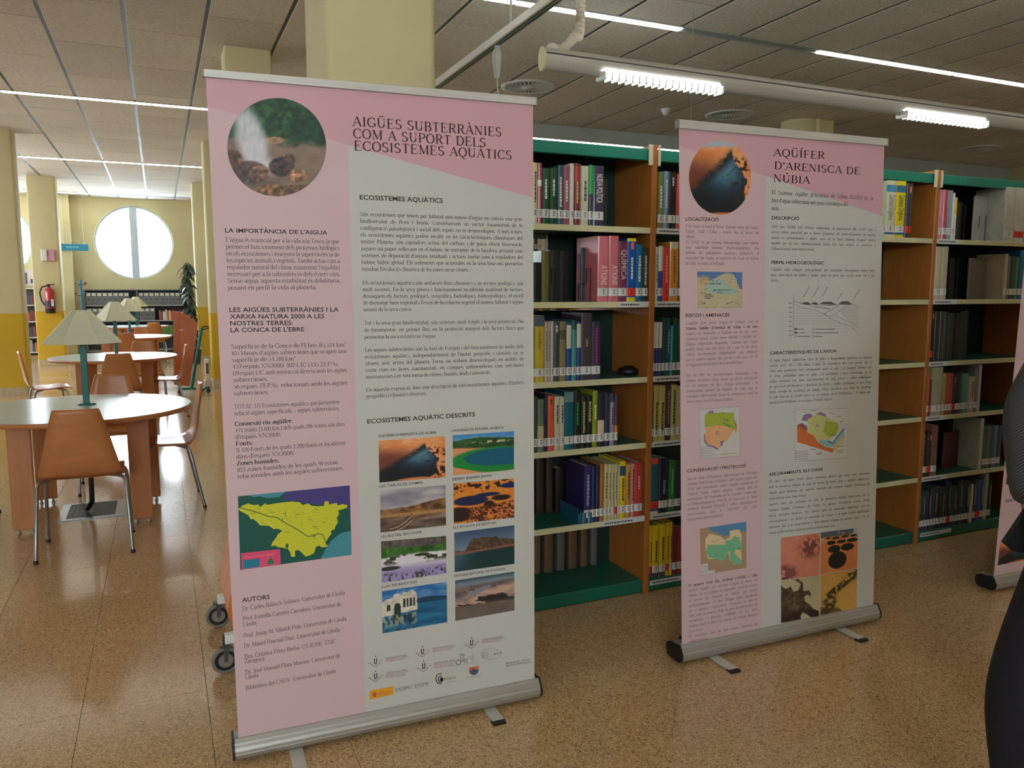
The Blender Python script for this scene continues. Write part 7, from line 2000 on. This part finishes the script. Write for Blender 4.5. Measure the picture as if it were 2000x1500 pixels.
# ------------------------------------------------------------------ the visitor at the right edge
SKIN = mat('skin', (196, 140, 112), .55, noise=(14, .05)); HAIR = mat('dark_hair', (40, 30, 26), .6, noise=(60, .3), stretch=(6, 6, 1))
TW = bpy.data.materials.new('grey_tweed'); TW.use_nodes = True
nt = TW.node_tree; b_ = nt.nodes['Principled BSDF']; b_.inputs['Roughness'].default_value = .9
tc = nt.nodes.new('ShaderNodeTexCoord'); wv = nt.nodes.new('ShaderNodeTexWave'); wv.inputs['Scale'].default_value = 90; wv.inputs['Distortion'].default_value = 2.5; wv.bands_direction = 'DIAGONAL'
nt.links.new(tc.outputs['Object'], wv.inputs['Vector']); cr = nt.nodes.new('ShaderNodeValToRGB')
cr.color_ramp.elements[0].color = lin((40, 41, 44)); cr.color_ramp.elements[1].color = lin((86, 86, 86)); nt.links.new(wv.outputs[0], cr.inputs[0]); nt.links.new(cr.outputs[0], b_.inputs['Base Color'])
TRO = mat('navy_trousers', (22, 22, 34), .9, noise=(60, .15)); SHOE = mat('black_shoe', (20, 18, 18), .35)


def skin(name, pts, edges, radii, m, parent, root=0, sub=2):
    me = bpy.data.meshes.new(name); me.from_pydata([tuple(p) for p in pts], edges, []); o = bpy.data.objects.new(name, me); COL.objects.link(o); o.parent = parent
    sk = o.modifiers.new('skin', 'SKIN'); sk.use_smooth_shade = True
    for i, v in enumerate(me.skin_vertices[0].data if len(me.skin_vertices) else []): pass
    if not len(me.skin_vertices):
        bm_ = None
    return o, sk


import bmesh


def skinned(name, nodes, edges, m, parent, sub=2):
    """nodes: name -> (x, y, z, rx, ry); first node is the root of the skin"""
    ks = list(nodes)
    bm = bmesh.new(); ly = bm.verts.layers.skin.verify(); vs = []
    for k in ks:
        x, y, z, a, b = nodes[k]; v = bm.verts.new((x, y, z)); v[ly].radius = (a, b); v[ly].use_root = (k == ks[0]); vs.append(v)
    for a, b in edges: bm.edges.new((vs[ks.index(a)], vs[ks.index(b)]))
    me = bpy.data.meshes.new(name); bm.to_mesh(me); bm.free()
    o = bpy.data.objects.new(name, me); COL.objects.link(o)
    sk = o.modifiers.new('skin', 'SKIN'); sk.use_smooth_shade = True
    sb = o.modifiers.new('sub', 'SUBSURF'); sb.levels = sub; sb.render_levels = sub
    dg = bpy.context.evaluated_depsgraph_get(); dg.update()
    ev = bpy.data.meshes.new_from_object(o.evaluated_get(dg)); ev.name = name
    bpy.data.objects.remove(o)
    ev.materials.clear(); ev.materials.append(m)
    ev.polygons.foreach_set('use_smooth', [True] * len(ev.polygons))
    o = bpy.data.objects.new(name, ev); COL.objects.link(o); o.parent = parent
    return o


# local frame: the visitor faces -x, feet on z = 0
PXY = (2.03, 0.97)
vr = empty('person', (PXY[0], PXY[1], 0), 0, 'person in dark grey tweed jacket and navy trousers stepping left at right edge', 'person')
nb = {'pelvis': (0, 0, .93, .11, .11), 'waist': (-.01, 0, 1.08, .10, .10), 'chest': (0, 0, 1.28, .11, .11), 'neck0': (.01, 0, 1.44, .075, .07), 'neck': (0, 0, 1.50, .055, .055), 'head0': (-.015, 0, 1.56, .07, .075), 'head': (-.01, 0, 1.64, .088, .10), 'crown': (0, 0, 1.71, .06, .07)}
eb = [('pelvis', 'waist'), ('waist', 'chest'), ('chest', 'neck0'), ('neck0', 'neck'), ('neck', 'head0'), ('head0', 'head'), ('head', 'crown')]
for s, sy in (('l', -1), ('r', 1)):
    nb['sh' + s] = (0, sy * .19, 1.38, .06, .06)
    if s == 'l': nb['el' + s] = (-.03, sy * .26, 1.12, .042, .042); nb['wr' + s] = (-.16, sy * .20, .93, .03, .027); nb['ha' + s] = (-.20, sy * .18, .88, .034, .018)
    else: nb['el' + s] = (-.115, sy * .245, 1.16, .042, .042); nb['wr' + s] = (-.09, sy * .23, .92, .03, .027); nb['ha' + s] = (-.085, sy * .225, .86, .034, .018)
    eb += [('chest', 'sh' + s), ('sh' + s, 'el' + s), ('el' + s, 'wr' + s), ('wr' + s, 'ha' + s)]
    if s == 'r': L3 = ((-.04, sy * .11, .86), (-.175, sy * .17, .47), (-.07, sy * .17, .10), (-.19, sy * .17, .035))
    else: L3 = ((.02, sy * .10, .86), (.05, sy * .10, .48), (.22, sy * .11, .12), (.10, sy * .11, .035))
    nb['hip' + s] = (*L3[0], .10, .10); nb['kn' + s] = (*L3[1], .06, .06); nb['an' + s] = (*L3[2], .04, .04); nb['to' + s] = (*L3[3], .04, .028)
    eb += [('pelvis', 'hip' + s), ('hip' + s, 'kn' + s), ('kn' + s, 'an' + s), ('an' + s, 'to' + s)]
body = skinned('body', nb, eb, SKIN, vr)
for s, sy in (('l', -1), ('r', 1)):
    hx, hy, hz = nb['ha' + s][:3]; wx, wy, wz = nb['wr' + s][:3]
    d = Vector((hx - wx, hy - wy, hz - wz)).normalized(); side = Vector((0, 1, 0)) if abs(d.y) < .9 else Vector((1, 0, 0)); side = Vector((-sy * -.3, 0, 0)) + d.cross(Vector((0, sy, 0)))
    side.normalize()
    for k in range(4):
        o_ = Vector((hx, hy, hz)) + side * (.026 - .0175 * k); L_ = (.068, .078, .072, .056)[k]
        cur = Vector((0, -sy * .25, 0))
        n0 = o_ - d * .01; n1 = o_ + d * L_ * .45; n2 = n1 + (d + cur).normalized() * L_ * .35; n3 = n2 + (d + cur * 2.2).normalized() * L_ * .28
        skinned('finger', {'a': (*n0, .009, .009), 'b': (*n1, .0085, .0085), 'c': (*n2, .0078, .0078), 'd': (*n3, .0065, .0065)}, [('a', 'b'), ('b', 'c'), ('c', 'd')], SKIN, body, 1)
    o_ = Vector((wx, wy, wz)) + d * .02 + side * .026
    skinned('thumb', {'a': (*o_, .010, .010), 'b': (*(o_ + side * .022 + d * .03), .0095, .0095), 'c': (*(o_ + side * .026 + d * .058), .008, .008)}, [('a', 'b'), ('b', 'c')], SKIN, body, 1)
# face
fx = -.105
for sy in (-1, 1):
    MB().lathe([(0, -.011), (.008, -.008), (.0115, 0), (.008, .008), (0, .011)], (fx + .012, sy * .032, 1.635), 12).build('eye', mat('eye_white', (230, 226, 220), .3), body)
    MB().lathe([(0, -.004), (.0045, -.003), (.006, 0), (.0045, .003), (0, .004)], (fx + .003, sy * .032, 1.635), 10).build('iris', mat('iris', (50, 36, 26), .3), body)
    skinned('ear', {'a': (.005, sy * .092, 1.655, .010, .018), 'b': (.005, sy * .095, 1.62, .008, .014)}, [('a', 'b')], SKIN, body, 1)
    MB().tube([(fx + .012, sy * .018, 1.655), (fx + .008, sy * .032, 1.66), (fx + .018, sy * .048, 1.655)], .004, 6).build('eyebrow', HAIR, body)
skinned('nose', {'a': (fx + .012, 0, 1.64, .008, .008), 'b': (fx - .010, 0, 1.608, .013, .010), 'c': (fx + .01, 0, 1.597, .012, .008)}, [('a', 'b'), ('b', 'c')], SKIN, body, 1)
MB().tube([(fx + .018, -.024, 1.57), (fx + .006, 0, 1.572), (fx + .018, .024, 1.57)], .005, 8).build('mouth', mat('lips', (160, 90, 80), .5), body)
hm = MB()
nlat, nlon = 12, 24; vs = []
for i in range(nlat + 1):
    ph = i / nlat * 2.05
    for k in range(nlon):
        th = 2 * PI * k / nlon
        rx, ry, rz = .112, .096, .105
        cut = 1.0 if not (math.cos(th) < -.35 and ph > 1.0) else 0.86
        vs.append((.012 + rx * math.sin(ph) * math.cos(th) * cut, ry * math.sin(ph) * math.sin(th), 1.668 + rz * math.cos(ph) * (1 if cut == 1 else .9) + (.045 if cut != 1 and ph > 1.3 else 0)))
hm.add(vs, [(i * nlon + k, i * nlon + (k + 1) % nlon, (i + 1) * nlon + (k + 1) % nlon, (i + 1) * nlon + k) for i in range(nlat) for k in range(nlon)], 0, True)
hm.build('hair', HAIR, body)
# jacket: skinned shell a little larger, open sleeves ending above the hands
nj = {'chest': (0, 0, 1.26, .18, .18), 'up': (.005, 0, 1.38, .13, .13), 'col': (.01, 0, 1.45, .085, .085), 'waist': (-.01, 0, 1.08, .17, .17), 'hip': (.0, 0, .92, .19, .19), 'hem': (.0, 0, .84, .195, .195)}
ej = [('chest', 'up'), ('up', 'col'), ('chest', 'waist'), ('waist', 'hip'), ('hip', 'hem')]
for s in 'lr':
    for a, r_ in (('sh', .082), ('el', .066), ('wr', .050)):
        x, y, z = nb[a + s][:3]; nj[a + s] = (x, y, z, r_, r_)
    ej += [('up', 'sh' + s), ('sh' + s, 'el' + s), ('el' + s, 'wr' + s)]
jk = skinned('jacket', nj, ej, TW, vr)
MB().prism([(-.06, .20, .98), (-.13, .212, .93), (-.205, .215, .85), (-.16, .215, .82), (-.02, .21, .80)], (0, .012, 0)).build('lining', mat('black_lining', (20, 20, 22), .8), jk)
MB().prism([(-.150, -.012, 1.36), (-.186, -.012, 1.25), (-.186, .012, 1.25), (-.150, .012, 1.36)], (.05, 0, 0)).build('shirt_front', mat('shirt', (70, 74, 90), .8), jk)
ntt = {'pelvis': (0, 0, .92, .165, .155)}
ett = []
for s in 'lr':
    for a, r_ in (('hip', .135), ('kn', .092), ('an', .088)):
        x, y, z = nb[a + s][:3]; ntt[a + s] = (x, y, z - (.03 if a == 'an' else 0), r_, r_)
    ett += [('pelvis', 'hip' + s), ('hip' + s, 'kn' + s), ('kn' + s, 'an' + s)]
skinned('trousers', ntt, ett, TRO, vr)
for s in 'lr':
    ax, ay, az = nb['an' + s][:3]; tx_, ty_, tz_ = nb['to' + s][:3]
    skinned('shoe', {'a': (ax + .03, ay, .045, .045, .042), 'b': (ax - .06, ay, .042, .046, .040), 'c': (tx_ - .05, ty_, .034, .042, .032)}, [('a', 'b'), ('b', 'c')], SHOE, vr, 2)
